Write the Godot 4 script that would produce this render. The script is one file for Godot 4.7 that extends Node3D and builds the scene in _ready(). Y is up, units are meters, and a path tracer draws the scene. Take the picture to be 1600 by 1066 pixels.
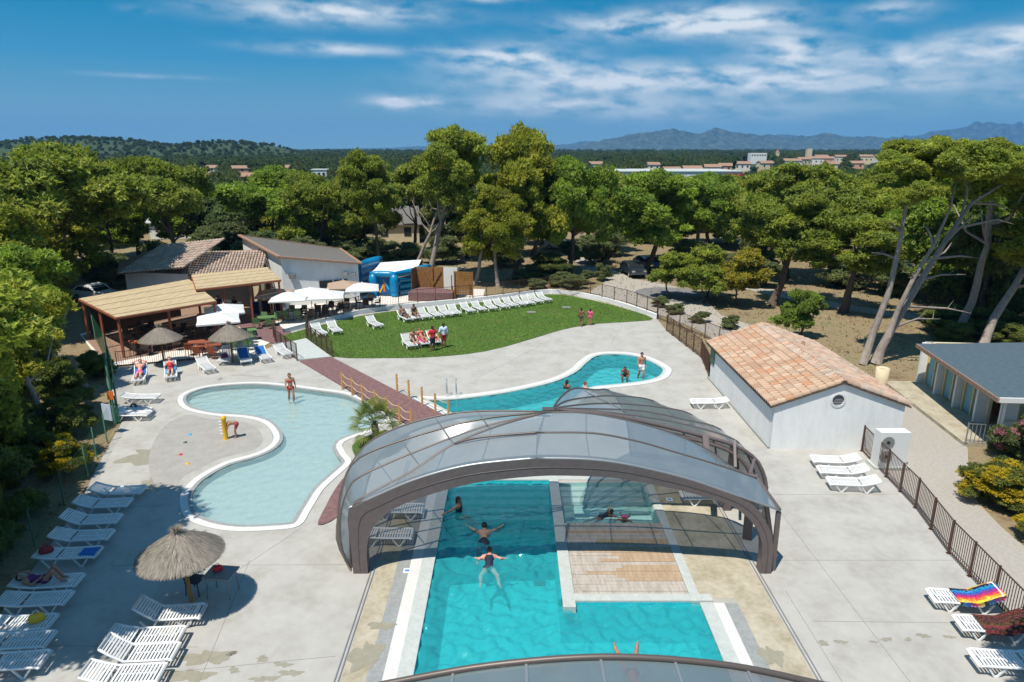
extends Node3D

# ---------------------------------------------------------------- mesh builder
class MB:
	var v := PackedVector3Array()
	var c := PackedColorArray()
	var col := Color(1, 1, 1)
	var tint := false
	func tri(a: Vector3, b: Vector3, d: Vector3) -> void:
		v.append(a); v.append(b); v.append(d)
		if tint:
			c.append(col); c.append(col); c.append(col)
	func quad(a: Vector3, b: Vector3, d: Vector3, e: Vector3) -> void:
		tri(a, b, d); tri(a, d, e)
	func box(ctr: Vector3, size: Vector3, b := Basis()) -> void:
		var h := size * 0.5
		var p: Array[Vector3] = []
		for i in 8:
			p.append(ctr + b * Vector3(h.x * (1 if i & 1 else -1), h.y * (1 if i & 2 else -1), h.z * (1 if i & 4 else -1)))
		quad(p[2], p[6], p[7], p[3]); quad(p[0], p[1], p[5], p[4])
		quad(p[0], p[2], p[3], p[1]); quad(p[4], p[5], p[7], p[6])
		quad(p[0], p[4], p[6], p[2]); quad(p[1], p[3], p[7], p[5])
	func bar(p: Vector3, q: Vector3, w: float, h: float) -> void:
		var z := (q - p).normalized()
		var x := Vector3.UP.cross(z)
		if x.length() < 0.05:
			x = Vector3.RIGHT
		x = x.normalized()
		box((p + q) * 0.5, Vector3(w, h, p.distance_to(q)), Basis(x, z.cross(x), z))
	func tube(pts: Array, radii: Array, n := 6) -> void:
		var ref := Vector3(0.31, 0.17, 0.93)
		var prev: Array[Vector3] = []
		for i in pts.size():
			var t: Vector3 = (pts[mini(i + 1, pts.size() - 1)] - pts[maxi(i - 1, 0)]).normalized()
			var x := ref - t * ref.dot(t)
			if x.length() < 0.05:
				x = t.cross(Vector3.UP)
			x = x.normalized()
			ref = x
			var y := t.cross(x)
			var r: float = radii[mini(i, radii.size() - 1)]
			var ring: Array[Vector3] = []
			for k in n:
				var a := TAU * k / n
				ring.append(pts[i] + (x * cos(a) + y * sin(a)) * r)
			if i > 0:
				for k in n:
					quad(prev[k], prev[(k + 1) % n], ring[(k + 1) % n], ring[k])
			if i == 0 or i == pts.size() - 1:
				for k in n:
					tri(pts[i], ring[k], ring[(k + 1) % n])
			prev = ring
	func lathe(prof: Array, n: int, ctr := Vector3.ZERO) -> void:
		for i in prof.size() - 1:
			for k in n:
				var a := TAU * k / n
				var b := TAU * (k + 1) / n
				var p: Vector2 = prof[i]
				var q: Vector2 = prof[i + 1]
				quad(ctr + Vector3(p.x * cos(a), p.y, p.x * sin(a)), ctr + Vector3(p.x * cos(b), p.y, p.x * sin(b)), ctr + Vector3(q.x * cos(b), q.y, q.x * sin(b)), ctr + Vector3(q.x * cos(a), q.y, q.x * sin(a)))
	func flat_poly(poly: PackedVector2Array, y: float) -> void:
		var t := Geometry2D.triangulate_polygon(poly)
		for i in range(0, t.size(), 3):
			var a := poly[t[i]]; var b := poly[t[i + 1]]; var d := poly[t[i + 2]]
			if (b - a).cross(d - a) < 0:
				var s := b; b = d; d = s
			tri(Vector3(a.x, y, a.y), Vector3(b.x, y, b.y), Vector3(d.x, y, d.y))
	func wall_loop(poly: PackedVector2Array, y0: float, y1: float) -> void:
		for i in poly.size():
			var a := poly[i]; var b := poly[(i + 1) % poly.size()]
			quad(Vector3(a.x, y0, a.y), Vector3(a.x, y1, a.y), Vector3(b.x, y1, b.y), Vector3(b.x, y0, b.y))
	func prism(poly: PackedVector2Array, y0: float, y1: float) -> void:
		flat_poly(poly, y1); wall_loop(poly, y0, y1); flat_poly(poly, y0)
	func extrude(poly: PackedVector2Array, d: float, at := Transform3D()) -> void:   # polygon in x,y pushed along z
		var t := Geometry2D.triangulate_polygon(poly)
		for s in [-0.5, 0.5]:
			for i in range(0, t.size(), 3):
				tri(at * Vector3(poly[t[i]].x, poly[t[i]].y, s * d), at * Vector3(poly[t[i + 1]].x, poly[t[i + 1]].y, s * d), at * Vector3(poly[t[i + 2]].x, poly[t[i + 2]].y, s * d))
		for i in poly.size():
			var a := poly[i]; var b := poly[(i + 1) % poly.size()]
			quad(at * Vector3(a.x, a.y, -d / 2), at * Vector3(b.x, b.y, -d / 2), at * Vector3(b.x, b.y, d / 2), at * Vector3(a.x, a.y, d / 2))
	func mesh(smooth := false) -> ArrayMesh:
		if smooth:
			var st := SurfaceTool.new()
			st.begin(Mesh.PRIMITIVE_TRIANGLES)
			st.set_smooth_group(0)
			for i in v.size():
				if tint:
					st.set_color(c[i])
				st.add_vertex(v[i])
			st.generate_normals()
			return st.commit()
		var arr := []
		arr.resize(Mesh.ARRAY_MAX)
		arr[Mesh.ARRAY_VERTEX] = v
		if tint:
			arr[Mesh.ARRAY_COLOR] = c
		var m := ArrayMesh.new()
		m.add_surface_from_arrays(Mesh.PRIMITIVE_TRIANGLES, arr)
		return m

var M := {}
var counts := {}
var rng := RandomNumberGenerator.new()

func numbered(n: String) -> String:
	counts[n] = counts.get(n, -1) + 1
	return n if counts[n] == 0 else "%s_%03d" % [n, counts[n]]

func put(called: String, mesh: Mesh, m: Material, parent: Node = null) -> MeshInstance3D:
	var o := MeshInstance3D.new()
	o.mesh = mesh
	o.material_override = m
	if parent == null:
		o.name = numbered(called)
		add_child(o)
	else:
		o.name = called
		parent.add_child(o, true)
	return o

func tag(o: Node, label: String, category: String, group := "") -> Node:
	o.set_meta("label", label)
	o.set_meta("category", category)
	if group != "":
		o.set_meta("group", group)
	return o

func thing(called: String, label: String, category: String, at := Vector3.ZERO, turn := 0.0, group := "") -> Node3D:
	var o := Node3D.new()
	o.name = numbered(called)
	add_child(o)
	o.position = at
	o.rotation.y = turn
	tag(o, label, category, group)
	return o

func struct(called: String, mesh: Mesh, m: Material) -> MeshInstance3D:
	var o := put(called, mesh, m)
	o.set_meta("kind", "structure")
	return o

func copy_of(o: Node3D, at: Vector3, turn := 0.0, label := "", group := "") -> Node3D:
	var r: Node3D = o.duplicate()
	r.name = numbered(String(o.name).rstrip("0123456789").trim_suffix("_"))
	add_child(r)
	r.position = at
	r.rotation.y = turn
	if label != "":
		r.set_meta("label", label)
	if group != "":
		r.set_meta("group", group)
	return r

func lin(r: float, g: float, b: float, a := 1.0) -> Color:
	var k := Color(r, g, b).linear_to_srgb()
	k.a = a
	return k

func mat(called: String, c: Color, rough := 0.8, metal := 0.0, spec := 0.5) -> StandardMaterial3D:
	var m := StandardMaterial3D.new()
	m.resource_name = called
	m.albedo_color = c
	m.roughness = rough
	m.metallic = metal
	m.metallic_specular = spec
	M[called] = m
	return m

# computed texture: two noises through a colour ramp (sRGB colours)
func tex(sd: int, f1: float, f2: float, mix: float, ramp: Array, size := 512, stretch := Vector2.ONE, grain := 0.0) -> ImageTexture:
	var a := FastNoiseLite.new()
	a.seed = sd; a.frequency = f1; a.fractal_octaves = 5
	var b := FastNoiseLite.new()
	b.seed = sd + 7; b.frequency = f2; b.fractal_octaves = 3
	var s1 := Vector2i(int(size * stretch.x), int(size * stretch.y))
	var ia := a.get_seamless_image(s1.x, s1.y)
	var ib := b.get_seamless_image(s1.x, s1.y)
	ia.resize(size, size); ib.resize(size, size)
	ia.convert(Image.FORMAT_L8); ib.convert(Image.FORMAT_L8)
	var da := ia.get_data(); var db := ib.get_data()
	var gr := Gradient.new()
	var cols := PackedColorArray(); var offs := PackedFloat32Array()
	for i in ramp.size():
		cols.append(ramp[i]); offs.append(float(i) / (ramp.size() - 1))
	gr.offsets = offs; gr.colors = cols
	var lut: Array[Color] = []
	for i in 256:
		lut.append(gr.sample(i / 255.0))
	var out := PackedByteArray()
	out.resize(size * size * 3)
	var r := RandomNumberGenerator.new()
	r.seed = sd
	for i in size * size:
		var t := clampf(da[i] * (1.0 - mix) + db[i] * mix + (r.randf() - 0.5) * grain * 255.0, 0, 255)
		t = clampf((t - 127.5) * 1.35 + 127.5, 0, 255)
		var k := lut[int(t)]
		out[i * 3] = int(k.r * 255.0); out[i * 3 + 1] = int(k.g * 255.0); out[i * 3 + 2] = int(k.b * 255.0)
	var im := Image.create_from_data(size, size, false, Image.FORMAT_RGB8, out)
	return ImageTexture.create_from_image(im)

func tmat(called: String, t: Texture2D, period: float, rough := 0.85, world := true, tint := Color.WHITE) -> StandardMaterial3D:
	var m := mat(called, tint, rough)
	m.albedo_texture = t
	m.uv1_triplanar = true
	m.uv1_world_triplanar = world
	m.uv1_scale = Vector3.ONE / period
	return m

func v2(a: Array) -> PackedVector2Array:
	var p := PackedVector2Array()
	for i in range(0, a.size(), 2):
		p.append(Vector2(a[i], a[i + 1]))
	return p

func v3(a: Array) -> Array:
	var p := []
	for i in range(0, a.size(), 3):
		p.append(Vector3(a[i], a[i + 1], a[i + 2]))
	return p

func spline2(p: PackedVector2Array, n: int, closed := true) -> PackedVector2Array:
	var o := PackedVector2Array()
	var k := p.size()
	for i in (k if closed else k - 1):
		for j in n:
			var g := func(q: int) -> Vector2: return p[(q + k) % k] if closed else p[clampi(q, 0, k - 1)]
			o.append(g.call(i).cubic_interpolate(g.call(i + 1), g.call(i - 1), g.call(i + 2), float(j) / n))
	if not closed:
		o.append(p[k - 1])
	return o

func spline3(p: Array, n: int) -> Array:      # n points, even in length
	var c := Curve3D.new()
	for i in p.size():
		var t: Vector3 = (p[mini(i + 1, p.size() - 1)] - p[maxi(i - 1, 0)]) / 6.0
		c.add_point(p[i], -t, t)
	var o := []
	for i in n:
		o.append(c.sample_baked(c.get_baked_length() * i / (n - 1), true))
	return o

# a sheet over polygon `outer` minus `holes`, cut in cells, at height y or wave(x, z)
func sheet(outer: PackedVector2Array, holes: Array, y: float, cell: float, wave = null) -> MB:
	var m := MB.new()
	var lo := outer[0]; var hi := outer[0]
	for p in outer:
		lo = lo.min(p); hi = hi.max(p)
	var boxes := []
	for h in holes:
		var r := Rect2(h[0], Vector2.ZERO)
		for p in h:
			r = r.expand(p)
		boxes.append(r)
	var x := lo.x
	while x < hi.x:
		var z := lo.y
		while z < hi.y:
			var cellp := PackedVector2Array([Vector2(x, z), Vector2(x + cell, z), Vector2(x + cell, z + cell), Vector2(x, z + cell)])
			var got := Geometry2D.intersect_polygons(cellp, outer)
			for i in holes.size():
				if not boxes[i].intersects(Rect2(x, z, cell, cell)):
					continue
				var next := []
				for g in got:
					next.append_array(Geometry2D.clip_polygons(g, holes[i]))
				got.assign(next)
			for g in got:
				if Geometry2D.is_polygon_clockwise(g) and got.size() > 1 and absf(area(g)) < 1e-4:
					continue
				m.flat_poly(g, y)
			z += cell
		x += cell
	if wave != null:
		for i in m.v.size():
			var p := m.v[i]
			p.y += wave.call(p.x, p.z)
			m.v[i] = p
	return m

func area(p: PackedVector2Array) -> float:
	var s := 0.0
	for i in p.size():
		s += p[i].cross(p[(i + 1) % p.size()])
	return s * 0.5

func band(line: PackedVector2Array, w0: float, w1: float, closed: bool) -> PackedVector2Array:   # strip beside a line
	var a := PackedVector2Array(); var b := PackedVector2Array()
	var n := line.size()
	for i in n:
		var p := line[(i - 1 + n) % n] if closed else line[maxi(i - 1, 0)]
		var q := line[(i + 1) % n] if closed else line[mini(i + 1, n - 1)]
		var s := (q - p).normalized().orthogonal()
		a.append(line[i] + s * w0); b.append(line[i] + s * w1)
	b.reverse()
	a.append_array(b)
	return a

func ribbon(line: PackedVector2Array, w0: float, w1: float, y0: float, y1: float, closed: bool) -> MB:   # a raised strip with sides
	var m := MB.new()
	var n := line.size()
	var a := []; var b := []
	for i in n:
		var p := line[(i - 1 + n) % n] if closed else line[maxi(i - 1, 0)]
		var q := line[(i + 1) % n] if closed else line[mini(i + 1, n - 1)]
		var s := (q - p).normalized().orthogonal()
		a.append(line[i] + s * w0); b.append(line[i] + s * w1)
	for i in (n if closed else n - 1):
		var j := (i + 1) % n
		var A0 := Vector3(a[i].x, y1, a[i].y); var A1 := Vector3(a[j].x, y1, a[j].y)
		var B0 := Vector3(b[i].x, y1, b[i].y); var B1 := Vector3(b[j].x, y1, b[j].y)
		var d := Vector3(0, y0 - y1, 0)
		m.quad(A0, A1, B1, B0); m.quad(A0, A0 + d, A1 + d, A1); m.quad(B0, B1, B1 + d, B0 + d)
	return m

# ---------------------------------------------------------------- foliage
func crown_mesh(sd: int, r: float, h: float, clumps: int, per: int, leaf: float, cols: Array, shape: String) -> ArrayMesh:
	var m := MB.new()
	m.tint = true
	var g := RandomNumberGenerator.new()
	g.seed = sd
	var lobes := []
	var nl := 9 if shape == "umbrella" else (12 if shape == "tall" else 13)
	for i in nl:
		var a := i * 2.4 + g.randf() * 0.9
		var y: float; var rad: float
		match shape:
			"umbrella":
				y = g.randf_range(0.45, 0.86)
				rad = g.randf_range(0.35, 0.72)
			"tall":
				y = 0.12 + 0.74 * (i + g.randf() * 0.6) / nl
				rad = g.randf_range(0.28, 0.70) * (1.0 - 0.55 * maxf(0.0, y - 0.55) / 0.4)
			_:
				y = g.randf_range(0.12, 0.76)
				rad = g.randf_range(0.15, 0.62) * (1.0 - 0.5 * maxf(0.0, y - 0.5))
		lobes.append([Vector3(cos(a) * rad * r, y * h, sin(a) * rad * r), g.randf_range(0.24, 0.40) * r])
	lobes.append([Vector3(g.randfn() * .1 * r, h * 0.80, g.randfn() * .1 * r), .30 * r])
	var centres := []
	for i in clumps:
		var lb: Array = lobes[i % lobes.size()]
		var d := Vector3(g.randfn(), g.randfn() * 0.8 + 0.35, g.randfn()).normalized()
		var q: Vector3 = lb[0] + d * Vector3(1.0, 0.62, 1.0) * float(lb[1]) * g.randf_range(0.55, 1.0)
		centres.append(q)
	for c: Vector3 in centres:
		var base: Color = cols[g.randi() % cols.size()]
		var f := g.randf_range(0.80, 1.22)
		var cr := g.randf_range(0.07, 0.17) * r
		for k in per:
			var d := Vector3(g.randfn(), g.randfn() * 0.75 + 0.28, g.randfn()).normalized()
			var p := c + d * Vector3(cr, cr * 0.66, cr) * g.randf_range(0.5, 1.15)
			var q := (d + Vector3(g.randfn(), g.randfn() + 0.35, g.randfn()) * 0.55).normalized()
			var s := q.cross(Vector3(g.randfn(), g.randfn(), g.randfn())).normalized()
			var l := leaf * g.randf_range(0.7, 1.4)
			var ff := f * g.randf_range(0.82, 1.18)
			m.col = Color(base.r * ff, base.g * ff, base.b * ff)
			var s2 := q.cross(s)
			m.tri(p - s * l * 0.36 - s2 * l * 0.3, p + s * l * 0.36 - s2 * l * 0.3, p + s2 * l * 0.62 + q * l * 0.25)
			m.tri(p - s2 * l * 0.26, p + s2 * l * 0.26, p + q * l * 0.9)
	return m.mesh()

var crowns := {}

func trunk_mesh(sd: int, h: float, r: float, lean: Vector3, cr: float, ch: float, limbs: int, bend := 0.35) -> ArrayMesh:
	var g := RandomNumberGenerator.new()
	g.seed = sd
	var m := MB.new()
	var pts := []; var rad := []
	var n := 8
	var w := Vector3(g.randfn() * bend, 0, g.randfn() * bend)
	for i in n + 1:
		var t := float(i) / n
		pts.append(Vector3(lean.x * t, h * t, lean.z * t) + w * sin(t * PI) + Vector3(g.randfn(), 0, g.randfn()) * 0.05 * (1 if i > 0 else 0))
		rad.append(r * (1.25 if i == 0 else 1.0) * (1.0 - 0.62 * t))
	m.tube(pts, rad, 8)
	for k in limbs:
		var t := g.randf_range(0.5, 0.98)
		var s: Vector3 = pts[int(t * n)]
		var a := g.randf() * TAU
		var e := s + Vector3(cos(a) * cr * g.randf_range(0.4, 0.75), ch * g.randf_range(0.15, 0.55), sin(a) * cr * g.randf_range(0.4, 0.75))
		var mid := (s + e) * 0.5 + Vector3(0, -0.12 * ch, 0) + Vector3(g.randfn(), g.randfn(), g.randfn()) * 0.15
		m.tube([s, mid, e], [r * 0.42, r * 0.28, r * 0.08], 5)
	return m.mesh(true)

# a tree: crown variant scaled to radius cr and from height y0 to y1
func tree(called: String, label: String, x: float, z: float, y0: float, y1: float, cr: float, kind: String, lean := Vector2.ZERO, tr := 0.24, group := "", bark := "bark", limbs := 6) -> Node3D:
	var t := thing(called, label, "tree", Vector3(x, 0, z), 0.0, group)
	var sd := int(absf(x * 131.0 + z * 17.0)) + 3
	var trunk_h := maxf(y0 + (y1 - y0) * 0.55, 0.6)
	put("trunk", trunk_mesh(sd, trunk_h, tr, Vector3(lean.x, 0, lean.y), cr, y1 - y0, limbs), M[bark], t)
	var list: Array = crowns[kind]
	var c := put("crown", list[sd % list.size()], M["leaf_%d" % (sd / 7 % 4)], t)
	c.position = Vector3(lean.x, maxf(y0, 0.1), lean.y)
	c.rotation.y = sd * 1.7
	var k: float = cr / 5.0 * (1.2 if kind in ["pine", "tall"] else 1.1)
	c.scale = Vector3(k, (y1 - maxf(y0, 0.1)) / 7.0, k)
	return t

func shrub(called: String, label: String, x: float, z: float, h: float, r: float, kind: String, group := "") -> Node3D:
	var t := thing(called, label, "shrub", Vector3(x, 0, z), 0.0, group)
	var sd := int(absf(x * 71.0 + z * 29.0)) + 5
	var m := MB.new()
	var g := RandomNumberGenerator.new()
	g.seed = sd
	for k in 5:
		var a := g.randf() * TAU
		m.tube([Vector3(cos(a) * 0.08, 0, sin(a) * 0.08), Vector3(cos(a) * r * 0.2, h * 0.35, sin(a) * r * 0.2), Vector3(cos(a) * r * 0.5, h * 0.7, sin(a) * r * 0.5)], [0.05, 0.035, 0.015], 5)
	put("stem", m.mesh(true), M["bark"], t)
	var list: Array = crowns[kind]
	var c := put("foliage", list[sd % list.size()], M["leaf"], t)
	c.scale = Vector3(r / 4.6, h / 6.2, r / 4.6)
	c.rotation.y = sd * 2.3
	return t

# ---------------------------------------------------------------- people: joints with radii, smooth union, surface nets
func flesh(bones: Array, cell: float, k: float, m: MB) -> void:
	var lo := Vector3(1e9, 1e9, 1e9); var hi := -lo
	for b in bones:
		var r: float = maxf(b[2], b[3]) + cell * 2.5
		for p: Vector3 in [b[0], b[1]]:
			lo = lo.min(p - Vector3.ONE * r); hi = hi.max(p + Vector3.ONE * r)
	var n := Vector3i(((hi - lo) / cell).ceil()) + Vector3i.ONE
	var f := PackedFloat32Array()
	f.resize(n.x * n.y * n.z)
	f.fill(1.0)
	for b in bones:
		var a: Vector3 = b[0]; var e: Vector3 = b[1]
		var ba := e - a
		var l2 := maxf(ba.length_squared(), 1e-9)
		var ra: float = b[2]; var rb: float = b[3]
		var rr := maxf(ra, rb) + k + cell * 1.5
		var i0 := Vector3i(((a.min(e) - Vector3.ONE * rr - lo) / cell).floor()).clamp(Vector3i.ZERO, n - Vector3i.ONE)
		var i1 := Vector3i(((a.max(e) + Vector3.ONE * rr - lo) / cell).ceil()).clamp(Vector3i.ZERO, n - Vector3i.ONE)
		for z in range(i0.z, i1.z + 1):
			for y in range(i0.y, i1.y + 1):
				var at := (z * n.y + y) * n.x
				for x in range(i0.x, i1.x + 1):
					var pa := lo + Vector3(x, y, z) * cell - a
					var t := clampf(pa.dot(ba) / l2, 0.0, 1.0)
					var d := (pa - ba * t).length() - ra - (rb - ra) * t
					var o := f[at + x]
					var h := maxf(k - absf(o - d), 0.0) / k
					f[at + x] = minf(o, d) - h * h * k * 0.25
	var sx := 1; var sy := n.x; var sz := n.x * n.y
	var offs := [0, sx, sy, sx + sy, sz, sx + sz, sy + sz, sx + sy + sz]
	var ds := [Vector3(0, 0, 0), Vector3(1, 0, 0), Vector3(0, 1, 0), Vector3(1, 1, 0), Vector3(0, 0, 1), Vector3(1, 0, 1), Vector3(0, 1, 1), Vector3(1, 1, 1)]
	var edges := [[0, 1], [2, 3], [4, 5], [6, 7], [0, 2], [1, 3], [4, 6], [5, 7], [0, 4], [1, 5], [2, 6], [3, 7]]
	var pos := {}
	for z in n.z - 1:
		for y in n.y - 1:
			for x in n.x - 1:
				var i := (z * n.y + y) * n.x + x
				var neg := 0
				for o: int in offs:
					if f[i + o] < 0.0:
						neg += 1
				if neg == 0 or neg == 8:
					continue
				var s := Vector3.ZERO; var c := 0
				for e in edges:
					var a := f[i + offs[e[0]]]; var b := f[i + offs[e[1]]]
					if (a < 0.0) != (b < 0.0):
						s += (ds[e[0]] as Vector3).lerp(ds[e[1]], a / (a - b)); c += 1
				pos[i] = lo + (Vector3(x, y, z) + s / c) * cell
	for i: int in pos:
		for ax in [[sx, sy, sz], [sy, sz, sx], [sz, sx, sy]]:
			var a := f[i] < 0.0; var b: bool = f[i + ax[0]] < 0.0
			if a == b:
				continue
			var q := [i, i - ax[1], i - ax[1] - ax[2], i - ax[2]]
			if not (pos.has(q[1]) and pos.has(q[2]) and pos.has(q[3])):
				continue
			if a:
				m.quad(pos[q[0]], pos[q[3]], pos[q[2]], pos[q[1]])
			else:
				m.quad(pos[q[0]], pos[q[1]], pos[q[2]], pos[q[3]])

var hand_v := PackedVector3Array()
var head_v := PackedVector3Array()
var head_c := PackedColorArray()

func make_templates() -> void:
	var m := MB.new()       # a relaxed right hand, wrist at 0, fingers along -y, thumb towards +z
	var b := [[Vector3(0, 0, 0), Vector3(0, -0.05, 0.012), 0.026, 0.022], [Vector3(0, -0.03, -0.014), Vector3(0, -0.085, -0.03), 0.020, 0.015], [Vector3(0, -0.03, 0.014), Vector3(0, -0.085, 0.028), 0.020, 0.015]]
	for i in 4:
		var z := -0.030 + i * 0.020
		var l: float = [0.055, 0.072, 0.078, 0.068][i]
		var k1 := Vector3(0, -0.088, z); var k2 := k1 + Vector3(0.012, -l * 0.5, 0); var k3 := k2 + Vector3(0.024, -l * 0.42, 0)
		b.append([k1, k2, 0.0095, 0.009]); b.append([k2, k3, 0.009, 0.0075])
	b.append([Vector3(0.004, -0.03, 0.024), Vector3(0.014, -0.062, 0.050), 0.014, 0.011])
	b.append([Vector3(0.014, -0.062, 0.050), Vector3(0.024, -0.092, 0.056), 0.0105, 0.009])
	flesh(b, 0.0085, 0.010, m)
	hand_v = m.v
	m = MB.new()            # a head facing +z, centre at 0, 0.24 tall
	flesh([[Vector3(0, 0.03, -0.012), Vector3(0, 0.028, 0.012), 0.088, 0.084], [Vector3(0, -0.03, 0.022), Vector3(0, -0.076, 0.052), 0.066, 0.036], [Vector3(0, 0.012, 0.088), Vector3(0, -0.024, 0.103), 0.009, 0.016],
		[Vector3(-0.03, -0.056, 0.078), Vector3(0.03, -0.056, 0.078), 0.012, 0.012], [Vector3(0.083, 0.012, -0.006), Vector3(0.085, -0.022, -0.002), 0.016, 0.010], [Vector3(-0.083, 0.012, -0.006), Vector3(-0.085, -0.022, -0.002), 0.016, 0.010],
		[Vector3(-0.034, 0.022, 0.080), Vector3(0.034, 0.022, 0.080), 0.012, 0.012], [Vector3(0, -0.06, -0.012), Vector3(0, -0.13, -0.018), 0.052, 0.050]], 0.0125, 0.022, m)
	head_v = m.v
	for p in head_v:
		var c := Color(1, 1, 1)
		if p.z > 0.06 and absf(absf(p.x) - 0.034) < 0.014 and absf(p.y - 0.004) < 0.009:
			c = Color(0.12, 0.10, 0.10)
		elif p.z > 0.07 and absf(p.x) < 0.026 and absf(p.y + 0.056) < 0.008:
			c = Color(0.75, 0.45, 0.42)
		head_c.append(c)

const STAND := {"pelvis": Vector3(0, .95, 0), "waist": Vector3(0, 1.10, .005), "chest": Vector3(0, 1.30, 0), "neck": Vector3(0, 1.47, 0), "head": Vector3(0, 1.625, .015), "shl": Vector3(.185, 1.415, 0), "ell": Vector3(.25, 1.14, -.01), "wrl": Vector3(.27, .89, .06), "shr": Vector3(-.185, 1.415, 0), "elr": Vector3(-.25, 1.14, -.01), "wrr": Vector3(-.27, .89, .06),
	"hil": Vector3(.09, .92, 0), "knl": Vector3(.10, .50, .02), "anl": Vector3(.105, .085, 0), "tol": Vector3(.125, .03, .15), "hir": Vector3(-.09, .92, 0), "knr": Vector3(-.10, .50, .02), "anr": Vector3(-.105, .085, 0), "tor": Vector3(-.125, .03, .15)}

# pose: joints that differ from STAND; clothes: [[name, material, [[joint, joint, t0, t1, ra, rb], ...]], ...]
func person(label: String, at: Vector3, turn: float, pose: Dictionary, skin: Color, hair: String, clothes: Array, size := 1.0, tilt := Vector3.ZERO, long_hair := false, cell := 0.026) -> Node3D:
	var t := thing("person", label, "person", at, turn)
	t.scale = Vector3.ONE * size
	var J := STAND.duplicate()
	for k in pose:
		J[k] = pose[k]
	var bones := [[J.pelvis, J.waist, .120, .112], [J.waist, J.chest, .112, .125], [J.hil, J.hir, .105, .105], [(J.chest as Vector3).lerp(J.shl, .55), (J.chest as Vector3).lerp(J.shr, .55), .115, .115], [J.shl, J.shr, .068, .068], [J.chest, J.neck, .09, .060], [J.neck, J.head, .056, .054]]
	for s in ["l", "r"]:
		bones.append([J["sh" + s], J["el" + s], .054, .042]); bones.append([J["el" + s], J["wr" + s], .043, .029])
		bones.append([J["hi" + s], J["kn" + s], .088, .058]); bones.append([(J["kn" + s] as Vector3).lerp(J["an" + s], .25), J["an" + s], .058, .036])
		bones.append([J["kn" + s], J["an" + s], .054, .036]); bones.append([J["an" + s], J["to" + s], .040, .030])
	var m := MB.new()
	m.tint = true
	flesh(bones, cell, .045, m)
	for s in ["l", "r"]:
		var w: Vector3 = J["wr" + s]
		var y: Vector3 = (J["el" + s] - w).normalized()
		var x := y.cross(Vector3(0, 0.2, 1)).normalized() * (1.0 if s == "r" else 1.0)
		var B := Basis(x * (1.0 if s == "r" else -1.0), y, x.cross(y))
		for p in hand_v:
			m.v.append(w + B * p); m.c.append(Color.WHITE)
	var hb := Basis.from_euler(tilt)
	for i in head_v.size():
		m.v.append((J.head as Vector3) + hb * head_v[i]); m.c.append(head_c[i])
	var sm := StandardMaterial3D.new()
	sm.resource_name = "skin"
	sm.albedo_color = skin; sm.roughness = .55; sm.vertex_color_use_as_albedo = true
	sm.subsurf_scatter_enabled = true; sm.subsurf_scatter_strength = .08
	put("body", m.mesh(true), sm, t)
	var hm := MB.new()
	var h: Vector3 = J.head
	var hbones := [[h + hb * Vector3(0, .052, -.028), h + hb * Vector3(0, .045, -.005), .092, .090], [h + hb * Vector3(0, .0, -.045), h + hb * Vector3(0, .04, -.03), .078, .085]]
	if long_hair:
		hbones.append([h + hb * Vector3(0, 0, -.06), h + hb * Vector3(0, -.22, -.09), .075, .045])
	flesh(hbones, .018, .02, hm)
	put("hair", hm.mesh(true), M[hair], t)
	for cl in clothes:
		var cb := []
		for e in cl[2]:
			var a: Vector3 = J[e[0]]; var b: Vector3 = J[e[1]]
			cb.append([a.lerp(b, e[2]), a.lerp(b, e[3]), e[4], e[5]])
		var cm := MB.new()
		flesh(cb, .022, .04, cm)
		put(cl[0], cm.mesh(true), M[cl[1]], t)
	return t

func shorts(m: String, l := .45) -> Array:
	return ["shorts", m, [["hil", "hir", 0, 1, .122, .122], ["pelvis", "waist", 0, .35, .13, .126], ["hil", "knl", 0, l, .102, .092], ["hir", "knr", 0, l, .102, .092]]]
func briefs(m: String) -> Array:
	return ["briefs", m, [["hil", "hir", 0, 1, .118, .118], ["hil", "knl", 0, .05, .098, .094], ["hir", "knr", 0, .05, .098, .094]]]
func top(m: String) -> Array:
	return ["bikini_top", m, [["shl", "shr", .3, .7, .05, .05], ["chest", "shl", .1, .35, .127, .122], ["chest", "shr", .1, .35, .127, .122]]]
func shirt(m: String) -> Array:
	return ["shirt", m, [["pelvis", "waist", .1, 1, .138, .128], ["waist", "chest", 0, 1, .128, .14], ["chest", "shl", 0, .6, .13, .126], ["chest", "shr", 0, .6, .13, .126], ["shl", "shr", 0, 1, .082, .082], ["shl", "ell", 0, .55, .070, .066], ["shr", "elr", 0, .55, .070, .066]]]
func onepiece(m: String) -> Array:
	return ["swimsuit", m, [["hil", "hir", 0, 1, .118, .118], ["pelvis", "waist", 0, 1, .130, .124], ["waist", "chest", 0, .8, .124, .136], ["chest", "shl", 0, .4, .124, .12], ["chest", "shr", 0, .4, .124, .12]]]

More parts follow.
